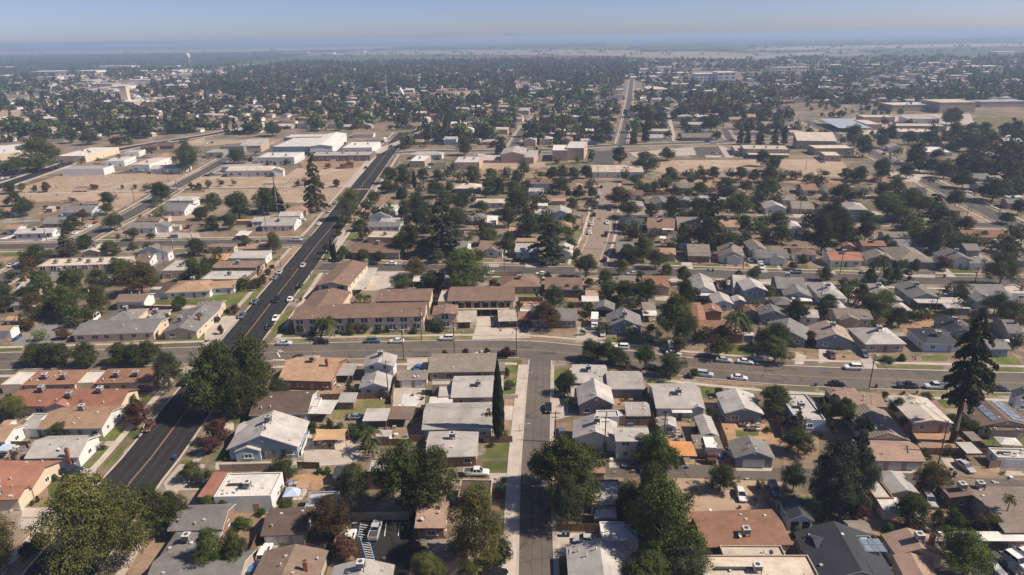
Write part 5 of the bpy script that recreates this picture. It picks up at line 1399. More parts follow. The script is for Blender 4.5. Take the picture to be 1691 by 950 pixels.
# ---------------------------------------------------------------- vehicles
CARCOL = {'white': (.72, .72, .71), 'silver': (.42, .43, .44), 'grey': (.20, .21, .22), 'black': (.014, .014, .016), 'navy': (.022, .035, .065), 'slate': (.10, .13, .17), 'red': (.28, .03, .02), 'rust': (.12, .048, .032), 'blue': (.05, .17, .42), 'brown': (.10, .06, .045), 'pale': (.45, .52, .58)}
for k, c in CARCOL.items(): mat('car_' + k, c, rough=.28, spec=.5, v1=.04, v2=.04, rnd=.08)
mat('tyre', (.018, .018, .018), rough=.9, rnd=0); mat('rim', (.42, .42, .43), rough=.35, rnd=0); mat('lamp_clear', (.75, .75, .72), rough=.15, rnd=0); mat('lamp_red', (.40, .02, .015), rough=.2, rnd=0)
mat('car_glass', (.016, .020, .026), rough=.06, spec=.8, rnd=0); mat('box_white', (.70, .69, .66), rnd=.1)
def loft(mb, st, m=0):
    b = len(mb.v); n = len(st[0][1])
    for x, sec in st:
        for (y, z) in sec: mb.v.append((x, y, z))
    for i in range(len(st) - 1):
        for j in range(n):
            k = (j + 1) % n; mb.f.append((b+i*n+j, b+i*n+k, b+(i+1)*n+k, b+(i+1)*n+j)); mb.i.append(m)
    mb.f.append(tuple(b + j for j in reversed(range(n)))); mb.i.append(m); mb.f.append(tuple(b + (len(st)-1)*n + j for j in range(n))); mb.i.append(m)
def sec(hw, zb, zm, zt): return [(-hw * .96, zb), (hw * .96, zb), (hw, zm), (hw * .97, zt - .10), (hw * .86, zt), (-hw * .86, zt), (-hw * .97, zt - .10), (-hw, zm)]
VSPEC = {   # length, half width, stations (x, zb, zt, width factor), cabin (x0 base, x1 base, x0 top, x1 top, z base, z top)
 'sedan': (4.75, .91, [(-2.37, .42, .82, .84), (-2.2, .30, .98, .96), (-1.35, .26, 1.02, 1), (0, .25, .98, 1), (.95, .26, .97, 1), (1.9, .28, .82, .97), (2.25, .32, .72, .9), (2.37, .42, .60, .8)], (-1.75, 1.15, -1.0, .30, .96, 1.44)),
 'suv': (4.85, .95, [(-2.42, .48, 1.0, .88), (-2.3, .36, 1.12, .97), (-1.2, .32, 1.13, 1), (.9, .32, 1.10, 1), (1.95, .34, 1.02, .98), (2.3, .38, .90, .92), (2.42, .48, .70, .84)], (-2.28, 1.15, -2.0, .42, 1.08, 1.74)),
 'pickup': (5.75, 1.0, [(-2.87, .55, 1.12, .93), (-2.8, .42, 1.15, .98), (-.75, .40, 1.15, 1), (1.2, .40, 1.13, 1), (2.3, .42, 1.06, .98), (2.72, .46, .96, .93), (2.87, .55, .76, .86)], (-.75, 1.45, -.55, .70, 1.10, 1.84)),
 'van': (5.6, 1.0, [(-2.8, .5, 1.5, .95), (-2.7, .4, 1.55, 1), (1.2, .38, 1.45, 1), (2.1, .40, 1.15, .98), (2.7, .42, .95, .92), (2.8, .5, .75, .86)], (-2.72, 1.75, -2.6, 1.0, 1.4, 2.35))}
VM = {}
def vparts(kind, col):
    k = (kind, col)
    if k in VM: return VM[k]
    L, hw, st, (a0, a1, t0, t1, zb, zt) = VSPEC[kind]
    mb = MB(); loft(mb, [(x, sec(hw * f, b, b + (t - b) * .45, t)) for x, b, t, f in st])
    w0, w1 = hw * .86, hw * .70
    mb.slab([(t0 - .04, -w1 - .03, zt + .05), (t1 + .04, -w1 - .03, zt + .05), (t1 + .04, w1 + .03, zt + .05), (t0 - .04, w1 + .03, zt + .05)], [(0, 1, 2, 3)], .07, 0, 0)
    for sx in (-1, 1):                                          # pillars
        for (p, q) in (((a0, w0), (t0, w1)), ((a1, w0), (t1, w1)), (((a0 + a1) / 2 - .1, w0 + .01), ((t0 + t1) / 2 - .1, w1 + .01))):
            mb.tube((p[0], sx * p[1], zb - .05), (q[0], sx * q[1], zt + .02), .05, .045, 4)
    if kind == 'pickup':
        mb.box(-2.78, -.82, -.96, -.86, 1.10, 1.34); mb.box(-2.78, -.82, .86, .96, 1.10, 1.34); mb.box(-2.84, -2.76, -.96, .96, 1.10, 1.34)
    body = mb.me('body', ['car_' + col], False)
    mb = MB(); v = [(a0, -w0, zb - .03), (a1, -w0, zb - .03), (a1, w0, zb - .03), (a0, w0, zb - .03), (t0, -w1, zt), (t1, -w1, zt), (t1, w1, zt), (t0, w1, zt)]
    mb.v += v; mb.f += [(4, 5, 6, 7), (0, 1, 5, 4), (1, 2, 6, 5), (2, 3, 7, 6), (3, 0, 4, 7)]; mb.i += [0] * 5
    glass = mb.me('windows', ['car_glass' if kind != 'van' else 'car_glass'])
    bed = None
    if kind == 'pickup':
        mb = MB(); mb.box(-2.74, -.84, -.85, .85, 1.14, 1.17); bed = mb.me('cargo_bed', ['dark_metal'])
    VM[k] = (body, glass, bed); return VM[k]
def wheel_mesh():
    if 'wheel' not in VM:
        mb = MB(); mb.tube((0, -.11, 0), (0, .11, 0), .33, .33, 14); w = mb.me('wheel', ['tyre'])
        mb = MB(); mb.tube((0, -.125, 0), (0, .125, 0), .20, .20, 10); VM['wheel'] = (w, mb.me('rim', ['rim']))
    return VM['wheel']
CARS = []
def car(px, py, ang, kind, col, absolute=True):
    X, Y = gz(px, py); L, hw, st, cb = VSPEC[kind]; body, glass, bed = vparts(kind, col)
    nm = {'sedan': 'parked_car', 'suv': 'parked_suv', 'pickup': 'pickup_truck', 'van': 'parked_van'}[kind]
    root = ob(nm, None, None, (X, Y, 0.03), ang); ob('body', body, root); ob('windows', glass, root)
    if bed: ob('cargo_bed', bed, root)
    wm, rm = wheel_mesh()
    for sx in (-L * .31, L * .31):
        for sy in (-1, 1):
            w = ob('wheel', wm, root, (sx, sy * (hw - .10), .33)); 
            if py > 380: ob('rim', rm, w)
    zt = .72 if kind == 'sedan' else .88
    for sy in (-1, 1):
        ob('headlight', unit_box('headlight', 'lamp_clear'), root, (L / 2 - .16, sy * hw * .62, zt - .14), 0, (.2, .34, .16)); ob('taillight', unit_box('taillight', 'lamp_red'), root, (-L / 2 + .10, sy * hw * .70, zt), 0, (.12, .26, .20))
    CARS.append(dict(root=root, px=px, py=py, kind=kind, col=col)); return root
def road_dir(X, Y):
    best = None
    for r in ROADS:
        w = r['_a']; d = np.hypot(w[:, 0] - X, w[:, 1] - Y); i = int(np.argmin(d))
        if best is None or d[i] < best[0]:
            a, b = w[max(i-1, 0)], w[min(i+1, len(w)-1)]; best = (d[i], math.atan2(b[1] - a[1], b[0] - a[0]))
    return best
def cars(c, r, text):
    T.c, T.r = c, r
    KM = {'s': 'sedan', 'u': 'suv', 'p': 'pickup', 'v': 'van'}
    for q in text.replace('\n', ',').split(','):
        a = q.split()
        if not a: continue
        px, py = P(float(a[0]), float(a[1])); X, Y = gz(px, py); g = grid_angle(px, py)
        # direction: r/l = across the picture, u/d = away/towards, R/D = along the nearest road (R the road's own sense)
        dr = a[2]
        if dr in 'RD': ang = road_dir(X, Y)[1] + (math.pi if dr == 'D' else 0)
        else: ang = {'r': g, 'l': g + math.pi, 'u': g + math.pi / 2, 'd': g - math.pi / 2}[dr[0]]
        if len(dr) > 1: ang += R(float(dr[1:]))
        car(px, py, ang, KM[a[3]], a[4])
cars(0, 3, '600 105 r u navy, 1640 212 l s black, 765 250 R s white')
cars(1, 3, '500 785 u u white, 400 940 u s blue, 1412 600 u p silver, 1195 680 u p white')
cars(2, 3, '555 122 r p white, 1450 675 l s silver, 710 950 r s black')
cars(3, 3, '150 58 l s slate, 1045 300 d s white, 1320 265 d u slate')
cars(4, 3, '905 350 d u silver, 1205 68 d15 s silver, 1530 880 d20 p black, 1630 860 d20 u white, 1700 800 d20 s white, 1430 900 d20 s grey')
cars(0, 2, '1532 315 R u black, 1230 690 D s rust')
cars(1, 2, '790 120 r s black, 1260 610 r s grey')
cars(2, 2, '600 88 l s white, 800 85 l p black, 1146 535 D s black, 1258 735 u5 s slate, 70 200 u s blue, 570 515 r s rust')
cars(3, 2, '60 32 l u white, 490 82 R s silver, 905 138 R s silver, 1082 152 R s white, 748 256 R u pale, 1030 284 R s white, 320 205 R s black, 1200 60 d s black')
cars(4, 2, '280 200 l u white, 148 338 R s black, 735 355 R p black, 960 358 l p pale, 1235 360 R u silver, 1490 380 R s black, 100 95 d s rust, 372 85 d s slate')
cars(0, 1, '97 300 R s white, 330 172 r s navy, 628 32 R s white, 1250 55 r s black, 780 752 d v white, 1185 203 r s blue')
cars(1, 1, '580 402 R s grey, 620 358 R s silver, 812 302 D s silver, 790 470 R s black, 597 585 D p black, 710 580 R s white, 415 600 R s slate, 307 718 D s slate, 588 740 D s white, 540 805 D s black, 70 760 l u black, 760 92 r p silver, 660 947 r s pale, 972 938 r s black, 1396 928 r u slate, 1586 930 l s white, 1392 287 r s black, 1540 288 l s white')
cars(2, 1, '310 908 l u white, 215 352 u s grey, 965 825 u s navy, 1596 865 d s silver, 1490 32 R s white, 1620 48 D u black, 1615 255 R u navy, 690 368 r s white, 1090 372 l s white')
cars(3, 1, '152 372 l s silver, 580 238 d s rust, 1126 258 u s white, 1214 315 d p white, 1496 358 l u grey, 858 444 u s red, 875 482 d s white, 295 912 u u black')
cars(4, 1, '740 360 d s brown, 1086 548 l s white, 1602 938 l u white, 690 302 u s white')
cars(0, 0, '738 925 R s white, 790 897 R s red, 475 442 r s navy, 1165 467 r s silver, 820 335 r s grey, 840 330 r s white, 60 525 u s silver, 110 520 u s navy, 20 530 u s white, 1540 205 r p rust, 1400 225 r s white')
cars(1, 0, '946 907 R s white, 1032 802 D s silver, 1086 732 R u white, 800 876 l s white, 1410 268 l u white, 1060 381 l s white, 480 278 u s black, 510 272 u s navy, 540 268 u s grey, 455 283 u s black, 20 240 u s white, 40 236 u s silver, 60 232 u s navy, 115 490 l s white, 60 494 r s grey, 20 508 r s navy, 1330 440 u s black, 360 405 r s white')
cars(2, 0, '695 648 l u blue, 1505 912 R s white, 1635 897 D s white, 1525 833 R u black, 1542 772 R s white, 1550 735 R u slate, 1560 684 R s navy, 1570 664 R s white, 1584 600 R s black, 1655 787 D s black, 1390 852 r s grey, 150 442 r u white, 180 412 r s black, 230 370 r s navy, 800 195 u s white')
cars(3, 0, '815 242 l v white, 770 222 r s black, 825 318 r s grey, 835 332 l s silver, 1380 844 l s white, 378 852 l s white, 900 95 u s silver, 975 210 r s black')
cars(4, 0, '600 358 R s white, 535 326 R s black, 30 393 r s grey, 425 858 r u black, 305 882 r s navy, 1228 643 r s white, 570 270 r s silver, 660 380 R s white, 745 830 r s pale')
# lorries, caravan
def box_truck(px, py, ang, L, label, cab='white', kind='lorry'):
    X, Y = gz(px, py); root = ob(kind, None, None, (X, Y, .03), ang)
    mb = MB(); mb.box(-L / 2, L / 2 - 2.1, -1.2, 1.2, .95, 3.3); ob('cargo_box', mb.me('cargo_box', ['box_white']), root)
    mb = MB(); loft(mb, [(L / 2 - 1.95, sec(1.1, .5, 1.2, 2.3)), (L / 2 - .9, sec(1.1, .5, 1.2, 2.3)), (L / 2 - .3, sec(1.08, .5, 1.1, 1.5)), (L / 2, sec(1.0, .55, .9, 1.25))]); ob('cab', mb.me('cab', ['car_' + cab]), root)
    mb = MB(); mb.box(L / 2 - .86, L / 2 - .52, -.92, .92, 1.5, 2.12); ob('windscreen', mb.me('windscreen', ['car_glass']), root)
    wm, rm = wheel_mesh()
    for sx in (-L * .33, L * .36):
        for sy in (-1, 1): ob('wheel', wm, root, (sx, sy * 1.0, .45), 0, (1.36, 1.5, 1.36))
    return tag(root, label, 'lorry' if kind == 'lorry' else 'caravan')
T.c, T.r = 2, 1
box_truck(*P(1528, 790), R(-98), 8.5, 'white box lorry parked in the driveway of the craftsman bungalow')
T.c, T.r = 3, 1; box_truck(*P(1195, 268), R(-98), 5.6, 'white camper lorry parked beyond the second cross street')
T.c, T.r = 1, 0; box_truck(*P(1492, 222), R(-80), 13, 'white articulated lorry at the far end of the avenue')
T.c, T.r = 3, 2; box_truck(*P(785, 925), R(-96), 6.5, 'old flatbed lorry with pale load parked on the alley', 'rust')
# ---------------------------------------------------------------- poles, wires, fences, bins, small things
POLES = []
def pole(px, py, yt, arm=True, lamp=False):
    X, Y = gz(px, py); a, b = 1., 30.
    for _ in range(30):
        m = (a + b) / 2
        if proj(X, Y, m)[1] > yt: a = m
        else: b = m
    h = a; g = grid_angle(px, py); nm = 'street_lamp' if lamp else 'utility_pole'
    root = ob(nm, None, None, (X, Y, 0), g + (rng.choice((0, 0, math.pi / 2)) if not lamp else 0)); mb = MB(); mb.tube((0, 0, -.2), (0, 0, h), .17 if not lamp else .09, .11 if not lamp else .06, 8); ob('shaft', mb.me('shaft', ['pole_wood' if not lamp else 'metal']), root)
    if lamp:
        mb = MB(); mb.tube((0, 0, h - .1), (2.2, 0, h + .2), .05, .04, 6); ob('arm', mb.me('arm', ['metal']), root); mb = MB(); mb.box(1.9, 2.6, -.15, .15, h + .1, h + .25); ob('lamp_head', mb.me('lamp_head', ['metal']), root)
    elif arm:
        mb = MB(); mb.box(-1.2, 1.2, -.07, .07, h - .65, h - .5); ob('cross_arm', mb.me('cross_arm', ['pole_wood']), root)
        if rng.random() < .5: mb = MB(); mb.box(-.9, .9, -.06, .06, h - 1.75, h - 1.62); ob('cross_arm', mb.me('cross_arm', ['pole_wood']), root)
        mb = MB()
        for x in (-1.1, -.5, .5, 1.1): mb.tube((x, 0, h - .5), (x, 0, h - .32), .05, .04, 6)
        ob('insulators', mb.me('insulators', ['metal']), root)
        if rng.random() < .45: mb = MB(); mb.tube((.32, 0, h - 2.9), (.32, 0, h - 2.0), .22, .22, 9); ob('transformer', mb.me('transformer', ['metal']), root)
    POLES.append(dict(root=root, px=px, py=py, x=X, y=Y, h=h, lamp=lamp)); return len(POLES) - 1
def poles(c, r, text):
    out = []
    for q in text.split(','):
        T.c, T.r = c, r; a = list(map(float, q.split())); p = P(a[0], a[1]); out.append(pole(p[0], p[1], P(0, a[2])[1]))
    return out
pA = poles(1, 2, '1520 445 125,1645 122 -175'); pB = poles(2, 2, '375 107 -195,885 102 -195,1205 800 545,1612 885 580')
pC = poles(1, 1, '740 592 310,877 400 145,627 302 208,315 895 788'); pD = poles(2, 1, '102 907 635,275 497 378,785 362 188,1375 312 138,1425 62 -60')
pE = poles(4, 2, '415 362 75,985 990 625'); pF = poles(3, 2, '410 782 565,1568 722 595'); pG = poles(4, 1, '905 742 575,945 747 480,1290 432 305,175 362 185,10 622 465')
pH = poles(3, 1, '1065 322 175'); pI = poles(1, 0, '515 992 745,1120 942 745'); pJ = poles(0, 0, '1470 652 535,1392 552 435,1112 722 595,372 952 845,1570 960 870')
pK = poles(0, 1, '1045 82 -10,1360 292 95,1440 217 45,1585 72 -15,735 542 455,387 92 -10'); pL = poles(2, 0, '640 952 755,930 542 425,1555 562 425,1470 832 695,1425 952 825'); pM = poles(3, 0, '1530 822 635,1580 455 375'); pN = poles(4, 0, '1220 852 685,1255 802 575,1470 912 775,850 942 825,1100 300 215,915 490 420,625 440 330')
for (c, r, x, y, t) in ((1, 1, 1300, 300, 240), (3, 0, 300, 290, 200), (3, 0, 390, 300, 235), (1, 0, 1375, 520, 480), (2, 2, 945, 280, 230), (2, 2, 912, 715, 655), (3, 0, 840, 380, 300)):
    T.c, T.r = c, r; p = P(x, y); pole(p[0], p[1], P(0, t)[1], False, True)
def wire(i, j, sag=1.0, off=0.0, dz=-.4):
    a, b = POLES[i], POLES[j]; mb = MB(); n = 10; pts = []
    for k in range(n + 1):
        t = k / n; pts.append((a['x'] + (b['x'] - a['x']) * t, a['y'] + (b['y'] - a['y']) * t + off, a['h'] + dz + (b['h'] - a['h']) * t - sag * 4 * t * (1 - t)))
    for k in range(n): mb.tube(pts[k], pts[k + 1], .028, .028, 4, 0, False)
    return mb.me('overhead_cable', ['wire'])
CABLES = []
for (i, j) in ((pB[0], pB[1]), (pA[1], pB[0]), (pD[0], pB[0]), (pC[0], pC[1]), (pC[3], pC[0]), (pB[2], pB[3]), (pE[0], pE[1]), (pB[1], pE[0]), (pD[2], pD[3]), (pD[3], pH[0]), (pH[0], pG[3]), (pG[3], pG[2]), (pF[0], pF[1]), (pF[1], pE[1]), (pN[0], pN[2]), (pK[1], pK[2])):
    for off in (-.5, .5):
        o = ob('overhead_cable', wire(i, j, 1.1, off)); CABLES.append(dict(root=o, px=(POLES[i]['px'] + POLES[j]['px']) / 2 + off, py=(POLES[i]['py'] + POLES[j]['py']) / 2, cat='cable'))
# fences: one thing per run, panels and posts as parts
FENCES = []
def fence(c, r, pts, m='fence_wood', h=1.8):
    T.c, T.r = c, r; w = wp(pts); px, py = P(*pts[len(pts) // 2]); o0 = w[0]
    nm = {'fence_wood': 'wooden_fence', 'fence_white': 'white_fence', 'fence_block': 'block_wall'}[m]; root = ob(nm, None, None, (o0[0], o0[1], 0))
    for a, b in zip(w[:-1], w[1:]):
        L = float(np.linalg.norm(b - a)); ang = math.atan2(b[1] - a[1], b[0] - a[0]); n = max(1, int(L / 2.6)); s = L / n
        for k in range(n):
            p = a + (b - a) * (k / n); ob('panel', unit_box('panel', m), root, (p[0] - o0[0] + math.cos(ang) * s / 2, p[1] - o0[1] + math.sin(ang) * s / 2, .05), ang, (s - .12, .05 if m != 'fence_block' else .2, h + rng.uniform(-.06, .06)))
            ob('post', unit_box('fence_post', m), root, (p[0] - o0[0], p[1] - o0[1], 0), ang, (.11, .11, h + .12))
        ob('post', unit_box('fence_post', m), root, (b[0] - o0[0], b[1] - o0[1], 0), ang, (.11, .11, h + .12))
    FENCES.append(dict(root=root, px=px, py=py, m=m))
for q in (
 (1, 2, [(960, 455), (1510, 440)]), (1, 2, [(1540, 490), (1590, 260)]), (2, 2, [(30, 570), (345, 560)]), (2, 2, [(10, 800), (130, 800)]), (2, 2, [(610, 810), (850, 805)]), (1, 2, [(1430, 830), (1700, 830)]),
 (1, 3, [(325, 940), (450, 650)]), (1, 3, [(1060, 790), (1110, 620)]), (1, 3, [(770, 70), (950, 75)]), (2, 3, [(1210, 590), (1590, 590)]), (3, 2, [(0, 400), (250, 410), (300, 380)]), (3, 2, [(10, 665), (300, 665)]),
 (3, 2, [(300, 420), (320, 620), (370, 780)]), (3, 2, [(860, 650), (940, 860)]), (3, 2, [(1390, 770), (1330, 620)]), (3, 2, [(1240, 600), (1330, 610)]), (4, 2, [(860, 905), (1390, 910)]), (4, 2, [(1170, 700), (1390, 905)]), (4, 2, [(700, 690), (800, 830)]),
 (4, 2, [(30, 480), (130, 740)]), (3, 3, [(1175, 215), (1320, 430)]), (3, 3, [(950, 45), (1000, 48)]), (4, 3, [(280, 55), (410, 60)]), (4, 3, [(1400, 70), (1490, 60)]), (0, 2, [(1150, 390), (1260, 390), (1320, 320)]), (0, 2, [(100, 850), (240, 850)]),
 (0, 1, [(940, 660), (1430, 665)]), (2, 1, [(900, 590), (1100, 595)]), (2, 1, [(1310, 640), (1500, 640)]), (4, 1, [(440, 780), (560, 770)]), (4, 1, [(700, 735), (900, 735), (1040, 735)]), (4, 1, [(560, 745), (610, 790)]), (3, 1, [(470, 545), (510, 540)]), (3, 0, [(290, 665), (460, 660)]), (3, 0, [(470, 665), (660, 665)]),
 (0, 0, [(380, 780), (500, 780)]), (1, 0, [(1040, 240), (1170, 240)]), (2, 0, [(20, 830), (120, 830)]), (2, 3, [(0, 570), (40, 440)]), (1, 3, [(1140, 260), (1070, 225)]), (4, 3, [(820, 280), (840, 380)]), (2, 1, [(1100, 555), (1430, 560)])):
    fence(*q)
for q in ((0, 0, [(30, 895), (330, 880)]), (0, 1, [(0, 92), (330, 92)]), (0, 1, [(330, 92), (480, 70)]), (0, 1, [(0, 90), (120, 55)]), (1, 2, [(800, 915), (875, 720)]), (4, 1, [(800, 360), (960, 362)]), (2, 2, [(790, 440), (895, 442)])): fence(*q, 'fence_white', 1.1)
for q in ((1, 3, [(1225, 498), (1700, 488)]), (2, 1, [(700, 378), (930, 376)]), (1, 1, [(1380, 390), (1330, 490)]), (1, 0, [(400, 290), (580, 235)]), (2, 0, [(560, 395), (750, 395)]), (1, 3, [(130, 95), (560, 85)]), (4, 0, [(0, 700), (120, 700)])): fence(*q, 'fence_block', 1.9)
# bins
mat('bin_dark', (.05, .055, .06), rough=.6); mat('bin_green', (.03, .09, .05), rough=.6); mat('bin_blue', (.03, .10, .22), rough=.6)
BINS = []
def bin_(px, py, m='bin_dark'):
    X, Y = gz(px, py); root = ob('wheeled_bin', None, None, (X, Y, .02), rng.uniform(-.4, .4)); mb = MB()
    mb.v += [(-.24, -.28, 0.05), (.24, -.28, .05), (.24, .28, .05), (-.24, .28, .05), (-.31, -.36, 1.0), (.31, -.36, 1.0), (.31, .36, 1.0), (-.31, .36, 1.0)]
    mb.f += [(0, 3, 2, 1), (4, 5, 6, 7), (0, 1, 5, 4), (1, 2, 6, 5), (2, 3, 7, 6), (3, 0, 4, 7)]; mb.i += [0] * 6; ob('body', mb.me('body', [m]), root)
    mb = MB(); mb.box(-.34, .34, -.40, .42, 1.0, 1.08); ob('lid', mb.me('lid', [m]), root); BINS.append(dict(root=root, px=px, py=py, m=m))
for c, r, L in ((2, 3, '1275 628 b,1312 628 d'), (0, 2, '1140 770 d,1448 945 b'), (4, 3, '1068 132 d,1118 134 d'), (3, 2, '612 262 g,1662 340 b,1125 0 d'), (3, 1, '775 340 b,815 342 d'), (2, 2, '1220 432 d,1250 434 d,1278 436 d'), (0, 1, '115 920 b,135 910 b,155 895 b,175 880 d'), (4, 1, '1035 392 d'), (2, 1, '696 800 g,712 800 d'), (4, 2, '472 352 d')):
    for q in L.split(','):
        T.c, T.r = c, r; a = q.split(); bin_(*P(float(a[0]), float(a[1])), {'b': 'bin_blue', 'd': 'bin_dark', 'g': 'bin_green'}[a[2]])
# shade sail
T.c, T.r = 1, 2
cs = [gz(*P(x, y), 2.9) for x, y in ((890, 790), (1165, 785), (1182, 690), (915, 690))]; o0 = sum(cs) / 4
root = ob('shade_sail', None, None, (o0[0], o0[1], 0)); mb = MB(); n = 8
for i in range(n + 1):
    for j in range(n + 1):
        u, v = i / n, j / n; p = (cs[0] * (1-u) * (1-v) + cs[1] * u * (1-v) + cs[2] * u * v + cs[3] * (1-u) * v) - o0; k = 1 - .12 * (math.sin(math.pi * u) * (1 - math.sin(math.pi * v)) + math.sin(math.pi * v) * (1 - math.sin(math.pi * u))); mb.v.append((p[0] * k, p[1] * k, 2.9 - .35 * math.sin(math.pi * u) * math.sin(math.pi * v)))
for i in range(n):
    for j in range(n): a = i * (n + 1) + j; mb.f.append((a, a + n + 1, a + n + 2, a + 1)); mb.i.append(0)
ob('cloth', mb.me('cloth', ['shade_cloth'], True), root)
for c_ in cs: ob('post', unit_box('post', 'post'), root, (c_[0] - o0[0], c_[1] - o0[1], 0), 0, (.12, .12, 3.0))
tag(root, 'orange shade sail stretched over a concrete patio behind the blue house', 'shade sail')
# people on the tan side street
mat('cloth_red', (.30, .07, .05)); mat('cloth_dark', (.05, .05, .07)); mat('skin', (.35, .2, .14))
def person(px, py, m, label, gender=0):
    X, Y = gz(px, py); me = bpy.data.meshes.new('person'); J = [(0, 0, .92), (0, 0, 1.2), (0, 0, 1.45), (0, 0, 1.55), (0, .02, 1.72), (.18, 0, 1.42), (.24, .03, 1.12), (.22, -.1, .88), (-.18, 0, 1.42), (-.24, -.03, 1.12), (-.22, .1, .88), (.1, 0, .85), (.11, -.12, .48), (.11, -.1, .05), (.11, -.25, .03), (-.1, 0, .85), (-.11, .12, .48), (-.11, .22, .06), (-.11, .08, .03)]
    E = [(0, 1), (1, 2), (2, 3), (3, 4), (2, 5), (5, 6), (6, 7), (2, 8), (8, 9), (9, 10), (0, 11), (11, 12), (12, 13), (13, 14), (0, 15), (15, 16), (16, 17), (17, 18)]; rad = [.15, .14, .15, .06, .11, .07, .05, .045, .07, .05, .045, .10, .07, .05, .04, .10, .07, .05, .04]
    me.from_pydata(J, E, []); me.materials.append(MATS[m]); o = ob('person', me, None, (X, Y, 0.03), rng.uniform(-.5, .5)); o.modifiers.new('skin', 'SKIN'); o.modifiers.new('sub', 'SUBSURF').levels = 1
    for i, v in enumerate(me.skin_vertices[0].data): v.radius = (rad[i], rad[i]); v.use_root = i == 0
    tag(o, label, 'person')
T.c, T.r = 2, 0
person(*P(1558, 878), 'cloth_red', 'person in reddish clothes, left of two walking on the tan side street'); person(*P(1574, 874), 'cloth_dark', 'person in dark clothes, right of two walking on the tan side street')
# picnic shelter and signs in the dry field
for (c, r, x0, x1, y, h) in ((0, 0, 612, 730, 632, 3.0), (1, 0, 475, 568, 605, 3.2)):
    building('in the dry field', 'patio_cover', *(lambda T_: (x0, y - 30, x1, y - 32, y - 40))(setattr(T, 'c', c) or setattr(T, 'r', r)), 'C', 'br', 'br', h, ['d4', 'f'], 'dark roofed shelter in the dry field, ' + ('left' if c == 0 else 'right') + ' of two')
# round dish and yard clutter
mat('junk_a', (.35, .33, .30), rnd=.4); mat('junk_b', (.16, .12, .10), rnd=.4); mat('junk_c', (.12, .20, .35), rnd=.4); mat('junk_w', (.6, .6, .58), rnd=.2)
def clutter(c, r, x0, x1, y0, y1, n, label):
    T.c, T.r = c, r; g = random.Random(int(x0 + y0 * 3)); p0 = gz(*P((x0 + x1) / 2, (y0 + y1) / 2)); mb = MB()
    for k in range(n):
        p = gz(*P(g.uniform(x0, x1), g.uniform(y0, y1))) - p0; s = g.uniform(.15, .6); q = g.uniform(.15, .6); z = g.uniform(.2, .9); mb.box(p[0] - s, p[0] + s, p[1] - q, p[1] + q, .02, z, g.choice((0, 0, 1, 1, 2, 3)))
    o = ob('yard_debris', mb.me('yard_debris', ['junk_a', 'junk_b', 'junk_c', 'junk_w']), None, (p0[0], p0[1], 0)); tag(o, label, 'debris', None, 'stuff')
clutter(3, 2, 1030, 1200, 640, 710, 26, 'scattered junk in the orange dirt yard behind the slate house'); clutter(0, 2, 20, 210, 850, 930, 30, 'scattered junk in a cluttered back yard at the left edge'); clutter(3, 2, 380, 600, 690, 790, 22, 'odds and ends in a dry back yard'); clutter(3, 2, 860, 980, 860, 940, 16, 'piled scrap beside the alley garage'); clutter(1, 3, 700, 800, 180, 225, 9, 'garden furniture on a round patio')
clutter(2, 1, 930, 1100, 600, 640, 16, 'rubble heap in a back yard'); clutter(4, 1, 60, 140, 700, 730, 8, 'colourful clutter in a back yard'); clutter(3, 2, 10, 150, 640, 665, 12, 'boxes stored along a back wall'); clutter(2, 3, 90, 300, 575, 690, 10, 'pale garden furniture in deep shade'); clutter(1, 2, 880, 1160, 795, 825, 10, 'benches under the orange sail')

# loose small things over the yards: one mass nobody could count
def yard_mass():
    g = random.Random(5); mb = MB(); bx = np.array([(b['loc'][0], b['loc'][1], b['ang'], b['w'], b['d'], b['py']) for b in BUILT])
    for b in bx:
        if b[5] < 400: continue
        for k in range(g.randint(2, 6)):
            u = g.uniform(-.6, .6) * b[3]; v = g.choice((-1, 1)) * (b[4] / 2 + g.uniform(.8, 5)); x = b[0] + u * math.cos(b[2]) - v * math.sin(b[2]); y = b[1] + u * math.sin(b[2]) + v * math.cos(b[2])
            if in_road((x, y), None, 3): continue
            s = g.uniform(.12, .5); q = g.uniform(.12, .5); mb.box(x - s, x + s, y - q, y + q, .03, g.uniform(.15, .8), g.choice((0, 0, 1, 1, 1, 2, 3)))
    tag(ob('yard_debris', mb.me('yard_debris', ['junk_a', 'junk_b', 'junk_c', 'junk_w'])), 'small odds and ends scattered around the house yards', 'debris', None, 'stuff')
yard_mass()
